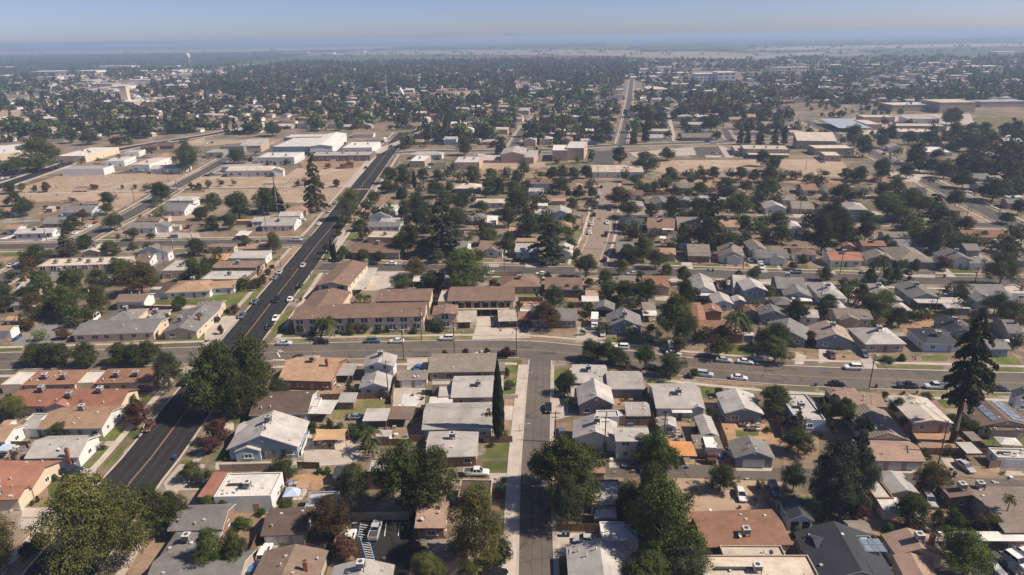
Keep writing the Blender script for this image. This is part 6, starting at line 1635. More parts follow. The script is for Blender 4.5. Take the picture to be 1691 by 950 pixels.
# small outbuildings in the back yards
OPEN = [(1105, 780, 1300, 870), (575, 850, 700, 950), (500, 690, 610, 780), (190, 300, 600, 350), (280, 490, 480, 570), (330, 660, 420, 760), (1180, 690, 1290, 740), (640, 620, 730, 680), (1490, 700, 1600, 740), (830, 590, 870, 780)]
def inp(x, y, z): return z[0] < x < z[2] and z[1] < y < z[3]
g_ = random.Random(21); BB = [(b['loc'], max(b['w'], b['d'])) for b in BUILT]; k_ = 0
while k_ < 46:
    px, py = g_.choice(((g_.uniform(1020, 1680), g_.uniform(470, 590)), (g_.uniform(640, 1680), g_.uniform(320, 430)), (g_.uniform(300, 850), g_.uniform(620, 900)), (g_.uniform(960, 1680), g_.uniform(640, 900)), (g_.uniform(10, 460), g_.uniform(340, 480))))
    q = gz(px, py)
    if any(inp(px, py, z) for z in OPEN) or in_road(q, None, 6) or min(np.linalg.norm(q - l) - s * .55 for l, s in BB) < 2.2 or min(math.hypot(q[0] - c['root'].location.x, q[1] - c['root'].location.y) for c in CARS) < 5: continue
    t = g_.choice('GFMMC'); n = 'patio_cover' if t == 'C' else 'shed'; sc = 92 / max(1e-6, (py - 62) * .939); wpx = g_.uniform(2.5, 5) / sc; BB.append((q, 5)); k_ += 1; T.c = T.r = 0
    building('', n, px, py, px + wpx, py, py - 10, t, g_.choice(('lg', 'lg', 'mg', 'br', 'wh', 'or', 'bg', 'mt')), g_.choice('wtgcbk'), g_.uniform(2.1, 2.7), ['d%.1f' % g_.uniform(2.4, 4.5), 'nw', 'k0'], 'AUTO', True)

# balconies of the long apartment buildings, duct work on the near flat roofs
for b in BUILT:
    lab = b['label'] or ''
    if 'long balcony' in lab or lab.startswith('inner brown'):
        Y = b['d'] / 2; W = b['w'] * .84
        mb = MB(); mb.box(-W / 2, W / 2, -Y + .30, -Y + .46, .25, 2.35); mb.box(-W / 2, W / 2, -Y + .30, -Y + .46, 2.95, 4.7); ob('balcony_shade', mb.me('balcony_shade', ['opening_shade']), b['root'])  # near-black bands before the uncut wall paint the shade of a recess
        mb = MB(); mb.box(-W / 2, W / 2, -Y - .75, -Y + .29, 2.55, 2.75); ob('balcony_floor', mb.me('balcony_floor', ['wall_c']), b['root'])
        mb = MB(); mb.box(-W / 2, W / 2, -Y - .75, -Y - .70, 3.65, 3.72); n = int(W / .5)
        for k in range(n + 1): x = -W / 2 + W * k / n; mb.box(x - .02, x + .02, -Y - .74, -Y - .71, 2.76, 3.65)
        ob('balcony_railing', mb.me('balcony_railing', ['dark_metal']), b['root'])
        for k in range(7): x = -W / 2 + W * (k + .5) / 7; ob('door', unit_box('door', 'door'), b['root'], (x, -Y + .26, 2.78), 0, (.95, .05, 2.0)); ob('post', unit_box('post', 'post'), b['root'], (-W / 2 + W * k / 6, -Y - .70, 0), 0, (.12, .12, 5.4))
    if b['T'] == 'L' and b['py'] > 560 and b['w'] > 8 and b['name'] != '+':
        g = random.Random(int(b['px'])); z = b['h'] - .29
        mb = MB(); mb.box(-b['w'] * .38, -b['w'] * .05, -.25, .25, z, z + .45); ob('roof_duct', mb.me('roof_duct', ['dark_metal']), b['root'])
        for k in range(5): ob('roof_vent', vent_mesh()[1], b['root'], (g.uniform(-.42, .42) * b['w'], g.uniform(-.4, .4) * b['d'], z + .1), 0, (.8, .8, 1))
# ---------------------------------------------------------------- the town and farmland beyond
def inpoly(x, y, poly):
    c = False; n = len(poly)
    for i in range(n):
        x0, y0 = poly[i]; x1, y1 = poly[(i + 1) % n]
        if (y0 > y) != (y1 > y) and x < (x1 - x0) * (y - y0) / (y1 - y0) + x0: c = not c
    return c
NOFILL = [[(-50, 330), (-50, 236), (100, 232), (330, 222), (660, 212), (690, 250), (1000, 242), (1420, 225), (1691, 196), (1691, 232), (1560, 232), (1500, 250), (1560, 330), (1480, 330)],   # hand-built middle ground
          [(1330, 235), (1290, 190), (1330, 172), (1700, 172), (1700, 225), (1560, 230), (1430, 245)], [(-10, 182), (140, 178), (150, 190), (-10, 198)],
          [(735, 152), (800, 149), (800, 164), (735, 168)], [(1140, 118), (1225, 118), (1230, 146), (1130, 148)], [(-10, 160), (90, 152), (250, 128), (480, 100), (480, 106), (240, 142), (90, 164), (-10, 172)]]
TOWN = [(-60, 240), (-60, 136), (120, 122), (330, 116), (480, 96), (700, 96), (1000, 98), (1120, 100), (1250, 102), (1340, 96), (1700, 82), (1760, 330), (1480, 330), (1400, 240)]
bl = [(b['loc'][0], b['loc'][1], max(b['w'], b['d'])) for b in BUILT]; BX = np.array(bl)
rd = [r for r in ROADS]
def near_road(p, e=5):
    for r in rd:
        w = r['_a']; d = np.min(np.hypot(w[:, 0] - p[0], w[:, 1] - p[1]))
        if d < r['hw'] + e: return True
    return False
fr = random.Random(11); lots = []; ga = R(-8); cu, su = math.cos(ga), math.sin(ga)
for jv in range(-5, 66):
    for iu in range(-170, 171):
        v = 330 + jv * 36 + fr.uniform(-2, 2) + (7 if iu % 2 else 0); u = iu * 17.5 + fr.uniform(-2.5, 2.5); x = u * cu - v * su; y = u * su + v * cu
        if y < 300: continue
        px, py, dp = proj(x, y, 0)
        if px < -60 or px > 1750 or not inpoly(px, py, TOWN) or any(inpoly(px, py, q) for q in NOFILL): continue
        if jv % 6 == 0 and fr.random() < .8: continue
        if np.min(np.hypot(BX[:, 0] - x, BX[:, 1] - y) - BX[:, 2] * .6) < 9: continue
        if near_road((x, y), 8): continue
        lots.append((y, x, px, py))
lots.sort()
rc = ['lg', 'lg', 'mg', 'bg', 'bg', 'or', 'rb', 'br', 'tn', 'bt', 'wh', 'tt', 'rt']; wc = ['w', 'w', 'c', 't', 't', 'g', 'lb', 'or']
far = {}; NF = 0; FARH = []; HALLS = []; MASTS = []
for k, (y, x, px, py) in enumerate(lots):
    if fr.random() < (.10 if y < 1300 else .35): continue
    w, d = fr.uniform(11, 17), fr.uniform(8, 12); h = fr.choice((3, 3, 3, 3.2, 5.2)); t = fr.choice('GGHHF'); rf, wl_ = fr.choice(rc), fr.choice(wc); a = ga + (math.pi / 2 if fr.random() < .2 else 0)
    if NF < 70:
        NF += 1; root = ob('house', None, None, (x, y, 0), a); ob('roof', roof_mesh(t, w, d, h, .34, rf, 'fascia'), root); ob('wall', wall_mesh(t, w / 2 - .4, d / 2 - .4, h, .34, w, d, wl_), root)
        fw, fp, fs = unit_window()
        for q in (-.28, .28):
            o = ob('window', fw, root, (q * w, -d / 2 + .36, 1.0), 0, (1.6, 1, 1.2)); ob('pane', fp, o)
        ob('door', unit_box('door', 'door'), root, (0, -d / 2 + .38, .02), 0, (1, .08, 2.1))
        FARH.append(dict(root=root, px=px, py=py, cat='house', wd=rword(rf) + ' roofed ' + WALL[wl_][0] + ' distant house')); continue
    key = (rf, wl_); far.setdefault(key, MB()); mb = far[key]; X, Y = w / 2, d / 2; ca, sa = math.cos(a), math.sin(a); p = .34
    def tf(L): return [(x + q[0] * ca - q[1] * sa, y + q[0] * sa + q[1] * ca, q[2]) for q in L]
    b = len(mb.v)
    if t == 'F': z = h + p * X; mb.v += tf([(-X, -Y, h), (0, -Y, z), (X, -Y, h), (-X, Y, h), (0, Y, z), (X, Y, h)]); F_ = [(0, 1, 4, 3), (1, 2, 5, 4)]; g_ = [(0, 2, 1), (3, 4, 5)]
    elif t == 'G': z = h + p * Y; mb.v += tf([(-X, -Y, h), (X, -Y, h), (-X, 0, z), (X, 0, z), (-X, Y, h), (X, Y, h)]); F_ = [(0, 1, 3, 2), (2, 3, 5, 4)]; g_ = [(1, 5, 3), (0, 2, 4)]
    else: s = min(X, Y); z = h + p * s; mb.v += tf([(-X, -Y, h), (X, -Y, h), (X, Y, h), (-X, Y, h), (-(X - s) - .1, 0, z), (X - s + .1, 0, z)]); F_ = [(0, 1, 5, 4), (1, 2, 5), (2, 3, 4, 5), (3, 0, 4)]; g_ = []
    for f in F_: mb.f.append(tuple(b + q for q in f)); mb.i.append(0)
    for f in g_: mb.f.append(tuple(b + q for q in f)); mb.i.append(1)
    b = len(mb.v); X -= .4; Y -= .4; mb.v += tf([(-X, -Y, 0), (X, -Y, 0), (X, Y, 0), (-X, Y, 0), (-X, -Y, h), (X, -Y, h), (X, Y, h), (-X, Y, h)])
    for f in ((0, 1, 5, 4), (1, 2, 6, 5), (2, 3, 7, 6), (3, 0, 4, 7)): mb.f.append(tuple(b + q for q in f)); mb.i.append(1)
# one mass holding the houses past the first few hundred
allmb = MB(); mats_ = []
for (rf, wl_), mb in far.items():
    for m in ('roof_' + rf, 'wall_' + wl_):
        if m not in mats_: mats_.append(m)
    b = len(allmb.v); allmb.v += mb.v; i0, i1 = mats_.index('roof_' + rf), mats_.index('wall_' + wl_)
    allmb.f += [tuple(b + q for q in f) for f in mb.f]; allmb.i += [i0 if q == 0 else i1 for q in mb.i]
o = ob('distant_houses', allmb.me('distant_houses', mats_)); tag(o, 'mass of low houses filling the far side of the town', 'houses', None, 'stuff')
# mass of far trees
def proto(seed, n, conif):
    g = np.random.default_rng(seed)
    if conif: z = g.random(n) ** 1.3; r = .5 * (1 - z) ** .8 * g.uniform(.6, 1, n) + .03; a = g.uniform(0, 6.283, n); p = np.stack([r * np.cos(a), r * np.sin(a), z], 1); nn = g.normal(size=(n, 3)) + p * [2, 2, 0]
    else:
        k = g.normal(size=(9, 3)) * [.17, .17, .19] + [0, 0, .50]; k[:, 2] = np.clip(k[:, 2], .22, .78); j = g.integers(0, 9, n); d = g.normal(size=(n, 3)); d /= np.linalg.norm(d, axis=1, keepdims=True); p = k[j] + d * .24; nn = d + g.normal(size=(n, 3)) * .4
    nn /= np.linalg.norm(nn, axis=1, keepdims=True); t = np.cross(nn, g.normal(size=(n, 3))); t /= np.linalg.norm(t, axis=1, keepdims=True); b = np.cross(nn, t); s = (.041 if n > 500 else .085 if n > 100 else .125) * g.uniform(.7, 1.4, (n, 1)); return np.stack([p - t * s, p - b * s, p + t * s, p + b * s], 1).reshape(-1, 3), g.random(n)
PR = {(c, l): [proto(40 + c * 10 + l * 100 + q, (130, 60, 32, 560)[l], c) for q in range(3)] for c in (0, 1) for l in (0, 1, 2, 3)}
VV, AV_ = {'F': [], 'B': [], 'A': []}, {'F': [], 'B': [], 'A': []}; ntree = 0
def far_tree(x, y, h, w, conif):
    global ntree
    l = 3 if y < 480 else 0 if y < 900 else (1 if y < 1500 else 2); v, a = PR[(1 if conif else 0, l)][fr.randint(0, 2)]; t = fr.uniform(0, 6.28); c_, s_ = math.cos(t), math.sin(t)
    q = np.empty_like(v); q[:, 0] = x + w * (v[:, 0] * c_ - v[:, 1] * s_); q[:, 1] = y + w * (v[:, 0] * s_ + v[:, 1] * c_); q[:, 2] = h * v[:, 2]; k = 'F' if conif else fr.choice('FFFBFABA' if y < 1100 else 'FFFBFA'); VV[k].append(q); AV_[k].append(np.clip(a * .6 + fr.random() * .4, 0, 1)); ntree += 1
FOREST = [(330, 130), (480, 92), (760, 90), (1010, 92), (1050, 112), (1040, 140), (700, 150), (380, 165)]
CL = lambda x, y: math.sin(x / 61 + 1.3) * math.sin(y / 83 + .4) + .6 * math.sin(x / 23 + y / 37)
for k, (y, x, px, py) in enumerate(lots):
    n = (2 + (fr.random() < .6) + (fr.random() < .4)) if y < 1100 else (1 + (fr.random() < .8))
    if inpoly(px, py, FOREST): n += fr.randint(0, 2)
    if CL(x, y) < -.25 and y > 800: n = max(0, n - 2)
    for q in range(n):
        X, Y = x + fr.uniform(-10, 10), y + fr.choice((-1, 1)) * fr.uniform(5, 19); con = fr.random() < (.26 if inpoly(px, py, FOREST) else .10); h = 4 + 14 * fr.random() ** 1.8 if not con else fr.uniform(10, 20)
        if inpoly(px, py, FOREST): h *= 1.15
        if near_road((X, Y), 0.5): continue
        far_tree(X, Y, h, h * (fr.uniform(.85, 1.5) if not con else fr.uniform(.42, .62)), con)
for (X, Y, h, w) in DEFER: far_tree(X, Y, h, w, False)
TX_ = np.array([(t['root'].location.x, t['root'].location.y, t['w']) for t in TREES])
def scatter(poly, n, hmin, hmax):
    xs = [p[0] for p in poly]; ys = [p[1] for p in poly]; k = 0; tries = 0
    while k < n and tries < n * 30:
        tries += 1; px, py = fr.uniform(min(xs), max(xs)), fr.uniform(min(ys), max(ys))
        if not inpoly(px, py, poly): continue
        q = gz(px, py); h = fr.uniform(hmin, hmax); w = h * fr.uniform(.8, 1.25)
        if near_road(q, 1.5 + w * .2) or np.min(np.hypot(BX[:, 0] - q[0], BX[:, 1] - q[1]) - BX[:, 2] * .5) < w * .25 or np.min(np.hypot(TX_[:, 0] - q[0], TX_[:, 1] - q[1]) - TX_[:, 2] * .3) < 1: continue
        far_tree(q[0], q[1], h, w, False); k += 1
scatter([(610, 300), (990, 305), (960, 405), (590, 405)], 45, 3, 10); scatter([(1015, 292), (1480, 292), (1490, 350), (1015, 352)], 65, 3, 10); scatter([(1015, 368), (1500, 372), (1691, 385), (1691, 425), (1015, 415)], 60, 3, 10)
scatter([(1500, 235), (1691, 232), (1691, 345), (1590, 310)], 45, 4, 12); scatter([(0, 440), (190, 430), (180, 560), (0, 570)], 18, 3, 8); scatter([(880, 465), (1691, 475), (1691, 590), (960, 560)], 90, 1.2, 6); scatter([(920, 640), (1691, 650), (1691, 940), (1000, 940)], 60, .8, 2.6)
scatter([(330, 600), (850, 600), (840, 930), (330, 930)], 45, .7, 2.4); scatter([(0, 620), (230, 620), (150, 790), (0, 800)], 14, .8, 2.2); scatter([(420, 455), (860, 455), (860, 540), (420, 560)], 20, 1, 3.5); scatter([(190, 330), (490, 345), (440, 395), (150, 395)], 14, 2, 7); scatter([(0, 330), (140, 330), (120, 395), (0, 400)], 8, 2, 7); scatter([(230, 410), (470, 410), (440, 480), (210, 490)], 16, 2, 7)
scatter([(1330, 172), (1560, 172), (1560, 230), (1440, 245), (1340, 232)], 60, 4, 11); scatter([(1045, 180), (1330, 180), (1330, 228), (1045, 236)], 50, 4, 11); scatter([(1140, 125), (1260, 125), (1260, 152), (1130, 152)], 30, 6, 12); scatter([(690, 190), (1015, 190), (1005, 236), (690, 246)], 45, 4, 11)
scatter([(40, 318), (110, 285), (330, 285), (240, 330), (20, 336)], 60, .35, .9); scatter([(330, 295), (580, 285), (560, 335), (300, 338)], 60, .35, .9); scatter([(1090, 264), (1270, 264), (1280, 285), (1090, 290)], 30, .3, .8); scatter([(1110, 785), (1290, 790), (1270, 855), (1140, 855)], 14, .15, .4)
# sparse trees on the farmland beyond and along the left edge road
for k in range(900):
    y = fr.uniform(1900, 9000); x = fr.uniform(-.75, .75) * y; px, py, _ = proj(x, y, 0)
    if inpoly(px, py, TOWN): continue
    cx, cy = x, y
    for q in range(fr.randint(1, 5)): far_tree(cx + fr.gauss(0, 14), cy + fr.gauss(0, 14), fr.uniform(6, 15), fr.uniform(7, 14), False)
mlab = {'F': 'dark green mass of trees spread over the distant town and fields', 'B': 'lighter green trees scattered through the distant town', 'A': 'bronze green trees scattered through the distant town'}
for k in VV: tag(ob('distant_trees', quad_mesh('distant_trees', np.concatenate(VV[k]), np.concatenate(AV_[k]), 'leaf_' + k)), mlab[k], 'trees', None, 'stuff')
# farmland: orchards as low blocks with rows, pale and green fields
mat('orchard', (.040, .052, .026), s1=.004, v1=.2, s2=.05, v2=.2, rnd=.2); mat('far_green', (.085, .105, .05), s1=.002, v1=.2, s2=.02, v2=.1, rnd=.2); mat('far_tan', (.255, .21, .155), s1=.003, v1=.15, s2=.02, v2=.1, rnd=.2)
big_sheet('farmland', -40000, 40000, 2450, 59000, 'far_green', .25)
def field(pts, m, z, nm='field'): poly_sheet(nm, pts, m, z, None, z if z > 1 else .02, True)
field([(-200, 140), (-200, 96), (300, 88), (560, 84), (460, 96), (330, 112), (120, 120), (-20, 134)], 'orchard', 4.0, 'orchard')
field([(-200, 92), (-200, 86), (300, 82), (700, 76), (650, 80), (300, 88)], 'far_tan', .5); field([(480, 92), (640, 84), (900, 82), (1140, 84), (1260, 90), (1400, 84), (1380, 88), (1260, 98), (1080, 96), (1000, 92), (700, 90)], 'far_tan', .4)
field([(640, 78), (1000, 72), (1000, 77), (700, 82)], 'orchard', 4.0, 'orchard'); field([(1040, 76), (1170, 73), (1180, 77), (1050, 80)], 'orchard', 4.0, 'orchard'); field([(1230, 84), (1260, 78), (1700, 70), (1700, 76)], 'far_tan', .5); field([(1280, 70), (1750, 62), (1750, 70), (1300, 76)], 'orchard', 4.0, 'orchard'); field([(1060, 82), (1200, 80), (1210, 84), (1060, 86)], 'orchard', 4.0, 'orchard')
field([(700, 73), (1100, 67), (1240, 68), (1000, 72)], 'far_green', .5); field([(-200, 84), (-200, 80.5), (500, 72.5), (900, 68), (700, 73), (300, 79)], 'orchard', 4, 'orchard'); field([(1100, 66.5), (1750, 58), (1750, 61), (1250, 69)], 'far_green', .5)
field([(1345, 90), (1400, 86.5), (1450, 88), (1420, 93), (1360, 94)], 'far_tan', .6); field([(1185, 76.5), (1230, 76), (1232, 80), (1190, 81)], 'far_green', .6)
field([(-10, 183), (140, 179), (150, 190), (-10, 198)], 'dry_field', .05, 'dry_field'); field([(735, 153), (800, 150), (800, 163), (735, 167)], 'dry_field', .05, 'dry_field')
road_far = [(-10, 168), (90, 157), (240, 135), (330, 121), (470, 103), (560, 96)]
w = [gz(*p) for p in road_far]; line_band('road', w, 0, 22, 'concrete', .06, .01, 'pale far highway beyond the town on the left')
# landmarks
def far_block(name, label, cat, px0, px1, pyb, h, depth, roof, wall, nwin=0, storeys=1, ang=0.0):
    A, B = gz(px0, pyb), gz(px1, pyb); M = (A + B) / 2; w = abs(B[0] - A[0]); root = ob(name, None, None, (M[0], M[1] + depth / 2, 0), ang); mb = MB(); mb.box(-w / 2, w / 2, -depth / 2, depth / 2, 0, h); ob('wall', mb.me('wall', ['wall_' + wall]), root)
    mb = MB(); mb.box(-w / 2 - .3, w / 2 + .3, -depth / 2 - .3, depth / 2 + .3, h, h + .8); ob('roof', mb.me('roof', ['roof_' + roof]), root); fr_, pn, _ = unit_window()
    for s in range(storeys):
        for i in range(nwin):
            o = ob('window', fr_, root, (-w / 2 + w * (i + .5) / nwin, -depth / 2 - .03, h * (s + .35) / storeys), 0, (w / nwin * .7, 2.0, h / storeys * .45)); ob('pane', pn, o)
    return tag(root, label, cat)
far_block('hospital_building', 'white four storey hospital block left part with dark windows', 'hospital', 1146, 1182, 142, 21, 30, 'wh', 'w', 5, 4); far_block('hospital_building', 'white four storey hospital block right part with long window bands', 'hospital', 1183, 1215, 143, 24, 34, 'wh', 'w', 3, 4)
far_block('office_tower', 'tan windowless tower standing above the left town', 'tower', 203, 213, 176, 29, 9, 'tn', 'c'); far_block('office_building', 'low white hall at the foot of the tan tower', 'building', 165, 215, 178, 8, 30, 'wh', 't', 5, 1)
far_block('office_building', 'long white three storey block on the far right', 'building', 1276, 1338, 124, 16, 25, 'wh', 'w', 10, 3); far_block('office_building', 'white low hospital wing with bright flat roof', 'building', 1050, 1080, 122, 10, 30, 'wh', 'w', 4, 2); far_block('office_building', 'white low wing beside the hospital block', 'building', 1085, 1140, 128, 9, 40, 'wh', 'w', 6, 2)
far_block('office_building', 'cream flat block at the far right edge', 'building', 1600, 1660, 120, 13, 40, 'wh', 'w', 6, 2); far_block('office_building', 'pale long block among trees on the right', 'building', 1430, 1470, 114, 10, 40, 'wh', 'w', 5, 2); far_block('warehouse', 'long pale far warehouse behind the field on the right', 'warehouse', 1548, 1612, 186, 11, 40, 'tn', 't'); far_block('warehouse', 'far low school hall with white roof on the right', 'warehouse', 1470, 1545, 184, 7, 30, 'wh', 't'); far_block('warehouse', 'far solar roofed shelter at the right edge', 'warehouse', 1615, 1700, 177, 6, 25, 'so', 't')
for q, (a, b, y, h, t) in enumerate(((160, 212, 114, 9, 'longest white packing shed on the left'), (60, 150, 122, 7, 'low white shed on the far left'), (225, 290, 121, 6, 'low white shed left of the water tower'), (470, 505, 90, 12, 'tall white barn on the horizon, leftmost'), (508, 548, 90, 9, 'low white barn on the horizon beside the tall one'), (572, 600, 87, 10, 'white barn alone on the horizon'), (745, 780, 85, 8, 'white packing shed on the horizon, centre'), (1365, 1430, 88, 8, 'pale packing plant on the right horizon'), (1300, 1316, 105, 9, 'small pale hall on the far right'), (330, 365, 124, 6, 'low pale shed right of the water tower'), (1640, 1690, 90, 9, 'pale shed at the far right horizon'), (1250, 1290, 92, 8, 'pale sheds in the tan far fields'))): far_block('far_shed', t, 'shed', a, b, y, h, 60, 'wh', 'w')
for k in range(46):
    px = fr.choice((fr.uniform(-20, 420), fr.uniform(1050, 1690))); py = fr.uniform(108, 150) if px < 500 else fr.uniform(104, 165)
    q = gz(px, py)
    if near_road(q, 12) or any(inpoly(px, py, z) for z in NOFILL[4:5]): continue
    HALLS.append(dict(px=px, py=py, cat='hall', root=far_block('far_hall', 'x', 'hall', px, px + fr.uniform(12, 34), py, fr.uniform(5, 8), fr.uniform(20, 50), fr.choice(('wh', 'wh', 'tn', 'lg')), fr.choice('wct'))))
def water_tower(px, pyb, h, r, label):
    X, Y = gz(px, pyb); root = ob('water_tower', None, None, (X, Y, 0)); mb = MB(); mb.tube((0, 0, h * .72), (0, 0, h * .93), r, r, 14); mb.tube((0, 0, h * .93), (0, 0, h), r, .3, 14); mb.tube((0, 0, h * .66), (0, 0, h * .72), r * .3, r, 14); ob('tank', mb.me('tank', ['box_white']), root)
    for sx in (-1, 1):
        for sy in (-1, 1): mb = MB(); mb.tube((sx * r * 1.5, sy * r * 1.5, 0), (sx * r * .8, sy * r * .8, h * .75), .5, .4, 6); ob('leg', mb.me('leg', ['metal']), root)
    mb = MB(); mb.tube((0, 0, 0), (0, 0, h * .7), .6, .6, 6); ob('riser_pipe', mb.me('riser_pipe', ['metal']), root); tag(root, label, 'water tower')
water_tower(313.5, 113, 52, 7, 'white water tower on tall legs in the far left'); water_tower(295, 114, 12, 8, 'squat white tank left of the water tower')
def steeple(px, pyb, h, w, label):
    X, Y = gz(px, pyb); root = ob('church', None, None, (X, Y, 0)); mb = MB(); mb.slab([(-w, -w, h * .3), (0, -w, h), (w, -w, h * .3), (-w, w, h * .3), (0, w, h), (w, w, h * .3)], [(0, 1, 4, 3), (1, 2, 5, 4)], .5, 0, 0); ob('roof', mb.me('roof', ['roof_wh']), root); mb = MB(); mb.box(-w + .5, w - .5, -w + .5, w - .5, 0, h * .3); mb.v += [(-w + .5, -w + .6, h * .3), (w - .5, -w + .6, h * .3), (0, -w + .6, h * .95)]; mb.f.append((8, 9, 10)); mb.i.append(0); ob('wall', mb.me('wall', ['wall_w']), root); tag(root, label, 'church')
steeple(662, 163, 17, 6, 'steep white church gable among dark trees'); far_block('office_building', 'small white hall left of the steep church gable', 'building', 593, 607, 166, 8, 15, 'wh', 'w', 3, 1)
for (px, py, h) in ((639, 158, 34), (148, 150, 34), (848, 135, 26), (1300, 160, 60), (86, 155, 25)):
    X, Y = gz(px, py); root = ob('mast', None, None, (X, Y, 0)); mb = MB(); mb.tube((0, 0, 0), (0, 0, h), .6, .35, 6); ob('shaft', mb.me('shaft', ['metal']), root); mb = MB(); mb.box(-1.2, 1.2, -.3, .3, h - 2, h); ob('head', mb.me('head', ['metal']), root); MASTS.append(dict(root=root, px=px, py=py, cat='mast'))
# ---------------------------------------------------------------- haze
hz = bpy.data.materials.new('haze'); hz.use_nodes = True; nt = hz.node_tree
for n in list(nt.nodes):
    if n.type == 'BSDF_PRINCIPLED': nt.nodes.remove(n)
pv = nt.nodes.new('ShaderNodeVolumePrincipled'); pv.inputs['Color'].default_value = (.56, .73, 1.0, 1); pv.inputs['Density'].default_value = HAZE; pv.inputs['Anisotropy'].default_value = 0.1
nt.links.new(pv.outputs[0], nt.nodes['Material Output'].inputs['Volume'])
mb = MB(); mb.box(-42000, 42000, -450, 62000, -1.5, 95.0); me = bpy.data.meshes.new('haze'); me.from_pydata(mb.v, [], mb.f); me.materials.append(hz); o = ob('haze', me); o['kind'] = 'stuff'; o['label'] = 'thin blue summer haze over the plain'
# ---------------------------------------------------------------- labels
ORD = ['first', 'second', 'third', 'fourth', 'fifth', 'sixth', 'seventh', 'eighth', 'ninth', 'tenth', 'eleventh', 'twelfth', 'thirteenth', 'fourteenth', 'fifteenth', 'sixteenth', 'seventeenth', 'eighteenth', 'nineteenth', 'twentieth']
def ordw(i): return ORD[i] if i < 20 else 'twenty-' + ORD[i - 20] if i < 29 else str(i + 1) + 'th'
from collections import defaultdict
RT = {'G': 'gabled', 'F': 'gabled', 'H': 'hipped', 'L': 'flat', 'M': 'sloping', 'C': 'flat', 'K': 'peaked'}
grp = defaultdict(list)
for b in BUILT:
    if not b['label']: grp[(b['row'], b['name'])].append(b)
for (row, name), L in grp.items():
    L.sort(key=lambda b: b['px'])
    for i, b in enumerate(L):
        noun = name.replace('_', ' '); where = (ordw(i) + ' from left ') if len(L) > 1 else ''
        if noun in ('shop building', 'school building'): noun = noun.split()[0] + ' block'
        b['label'] = f"{rword(b['roof'])} roofed {noun}, {where}{row}"
AUTO = [b for b in BUILT if b['label'] == 'AUTO']
for b in BUILT:
    if b['label'] == 'AUTO': continue
    tag(b['root'], b['label'], NOUNCAT[b['name']])
    if b['row']: b['root']['group'] = NOUNCAT[b['name']] + ' ' + b['row']
def region(px, py):
    av = 217 + (794 - py) * 0.78
    if py > 770:
        if px < av - 20: return 'at the bottom left corner'
        if px < 480: return 'at the bottom right of the avenue'
        if px < 650: return 'near the bottom by the car park'
        if px < 885: return 'at the bottom left of the narrow street'
        if px < 1015: return 'at the bottom right of the narrow street'
        if px < 1200: return 'beside the dirt lot'
        if px < 1420: return 'near the bottom by the alley'
        return 'in the bottom right corner'
    if py > 665:
        if px < av: return 'by the near houses left of the avenue'
        if px < 560: return 'by the blue gabled house'
        if px < 885: return 'by the houses left of the narrow street'
        if px < 1040: return 'just right of the narrow street'
        if px < 1300: return 'behind the slate garages'
        return 'in the back yards at the right'
    if py > 592:
        if px < av: return 'on the left below the cross street'
        if px < 640: return 'beside the avenue crossing'
        if px < 885: return 'just below the cross street'
        if px < 1160: return 'at the bend of the cross street'
        if px < 1400: return 'below the curving street'
        return 'along the curving street at right'
    if py > 535:
        if px < av: return 'above the cross street, left of the avenue'
        if px < 700: return 'in front of the long apartments'
        if px < 1000: return 'above the cross street, centre'
        if px < 1250: return 'above the bend of the cross street'
        return 'above the curving street at right'
    if py > 470:
        if px < 170: return 'in the wooded yards at far left'
        if px < av: return 'beside the lawns left of the avenue'
        if px < 720: return 'among the apartment buildings'
        if px < 960: return 'behind the balcony apartments'
        if px < 1120: return 'in the yards below the second street'
        if px < 1360: return 'among the grey gabled houses'
        return 'in the right yards below the second street'
    if py > 425:
        if px < 240: return 'left of the beige apartments'
        if px < av: return 'by the mansard buildings'
        if px < 700: return 'by the avenue junction'
        if px < 960: return 'along the second street, centre'
        if px < 1130: return 'where the tan street meets the second'
        if px < 1350: return 'along the second street, right of centre'
        if px < 1520: return 'along the second street, right part'
        return 'along the second street, right end'
    if py > 370:
        if px < 150: return 'on the left cross street, left end'
        if px < av: return 'on the left cross street'
        if px < 700: return 'right of the avenue above the junction'
        if px < 860: return 'in the dense block behind the second street'
        if px < 1000: return 'left of the tan street'
        if px < 1150: return 'right of the tan street'
        if px < 1350: return 'behind the second street, right of centre'
        if px < 1520: return 'behind the second street, right part'
        return 'behind the second street, right end'
    if py > 330:
        if px < 130: return 'behind the dry field, far left'
        if px < 330: return 'beside the left side street'
        if px < av: return 'between dry field and left houses'
        if px < 760: return 'above the avenue bend, right side'
        if px < 900: return 'in the wooded centre block'
        if px < 1030: return 'by the parked cars of the tan street'
        if px < 1190: return 'along the third street, left end'
        if px < 1360: return 'along the third street'
        if px < 1530: return 'behind the third street'
        return 'near the right street corner'
    if py > 290:
        if px < 170: return 'in the dry field, left part'
        if px < 340: return 'by the dry field crossing'
        if px < 600: return 'in the dry field, right part'
        if px < 820: return 'in the tree belt, left part'
        if px < 990: return 'in the tree belt, middle'
        if px < 1150: return 'in the tree belt before the dry lot'
        if px < 1340: return 'in the tree row before the school'
        if px < 1500: return 'in the tree row past the school'
        return 'in the right wooded block'
    if py > 262:
        if px < 200: return 'by the white shops'
        if px < 500: return 'by the old warehouses'
        if px < 800: return 'at the far end of the avenue'
        if px < 1100: return 'by the tan halls'
        if px < 1450: return 'beside the school lot'
        return 'in the far right block'
    if px < 300: return 'beyond the white shops'
    if px < 700: return 'beyond the far cross street, left'
    if px < 1100: return 'beyond the far cross street, centre'
    if px < 1400: return 'beyond the school'
    return 'beyond the school, right end'
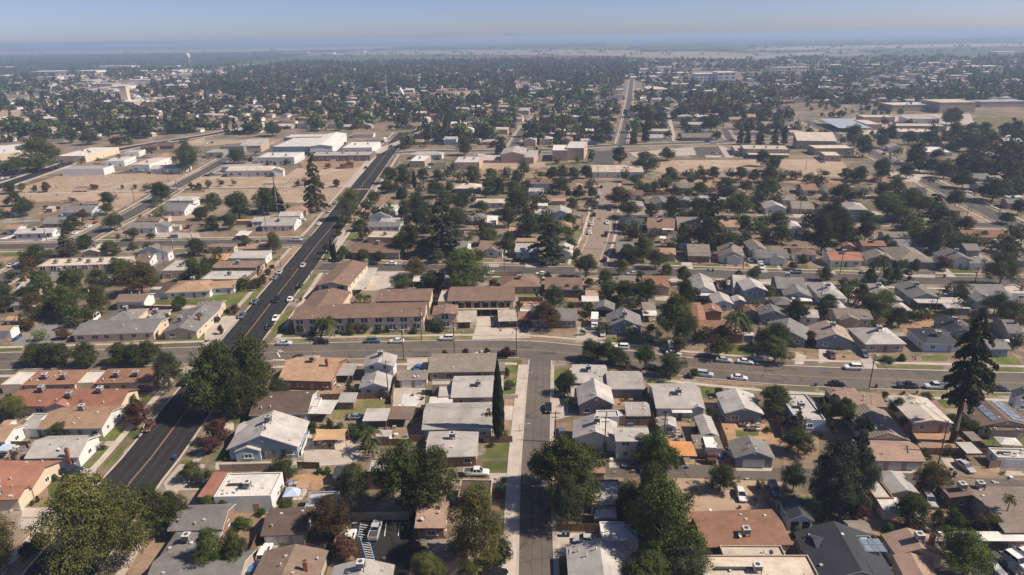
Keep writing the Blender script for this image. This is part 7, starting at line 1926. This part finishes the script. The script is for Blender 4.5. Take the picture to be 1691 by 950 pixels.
def number(items, words, group):
    d = defaultdict(list)
    for t in items: d[(words(t), region(t['px'], t['py']))].append(t)
    for (w, reg), L in d.items():
        L.sort(key=lambda t: t['px'])
        for i, t in enumerate(L):
            tag(t['root'], f"{w} {reg}" + (f", {ordw(i)} from left" if len(L) > 1 else ''), t.get('cat'), group(t, reg))
number(TREES, lambda t: ('small ' if t['wpx'] < 16 and t['kind'] != 'H' else 'big ' if t['wpx'] > 55 and t['kind'] != 'W' else '') + t['words'], lambda t, reg: t['cat'] + 's ' + reg)
for b in AUTO: b['cat'] = NOUNCAT[b['name']]
number(AUTO, lambda b: 'little ' + rword(b['roof']) + ' roofed ' + b['name'].replace('_', ' '), lambda b, reg: b['cat'] + 's ' + reg)
for c in CARS: c['cat'] = {'sedan': 'car', 'suv': 'suv', 'pickup': 'pickup', 'van': 'van'}[c['kind']]
number(CARS, lambda c: {'slate': 'slate blue', 'pale': 'pale blue', 'rust': 'rust red', 'navy': 'dark blue'}.get(c['col'], c['col']) + ' ' + {'sedan': 'sedan', 'suv': 'suv', 'pickup': 'pickup truck', 'van': 'van'}[c['kind']], lambda c, reg: 'vehicles ' + reg)
for p in POLES: p['cat'] = 'lamp' if p['lamp'] else 'pole'
number(POLES, lambda p: 'slim grey street lamp' if p['lamp'] else 'brown wooden utility pole', lambda p, reg: 'poles')
for f in FENCES: f['cat'] = 'fence' if f['m'] != 'fence_block' else 'wall'
number(FENCES, lambda f: {'fence_wood': 'brown wooden board fence', 'fence_white': 'low white picket fence', 'fence_block': 'tan block wall'}[f['m']], lambda f, reg: 'fences')
for b in BINS: b['cat'] = 'bin'
number(BINS, lambda b: {'bin_dark': 'dark', 'bin_blue': 'blue', 'bin_green': 'green'}[b['m']] + ' wheeled bin standing', lambda b, reg: 'wheeled bins')
number(FARH, lambda t: t['wd'], lambda t, reg: 'distant houses ' + reg)
number(HALLS, lambda t: 'pale flat roofed far hall', lambda t, reg: 'far halls')
number(MASTS, lambda t: 'thin pale mast above the trees', lambda t, reg: 'distant masts')
number(CABLES, lambda t: 'thin dark overhead cable', lambda t, reg: 'overhead cables')
from collections import Counter
print('KINDS', Counter(o.get('category') for o in bpy.data.objects if o.get('category')))
print('COUNTS', len(BUILT), len(TREES), len(CARS), 'lots', len(lots), 'fartrees', ntree, 'objs', len(bpy.data.objects))
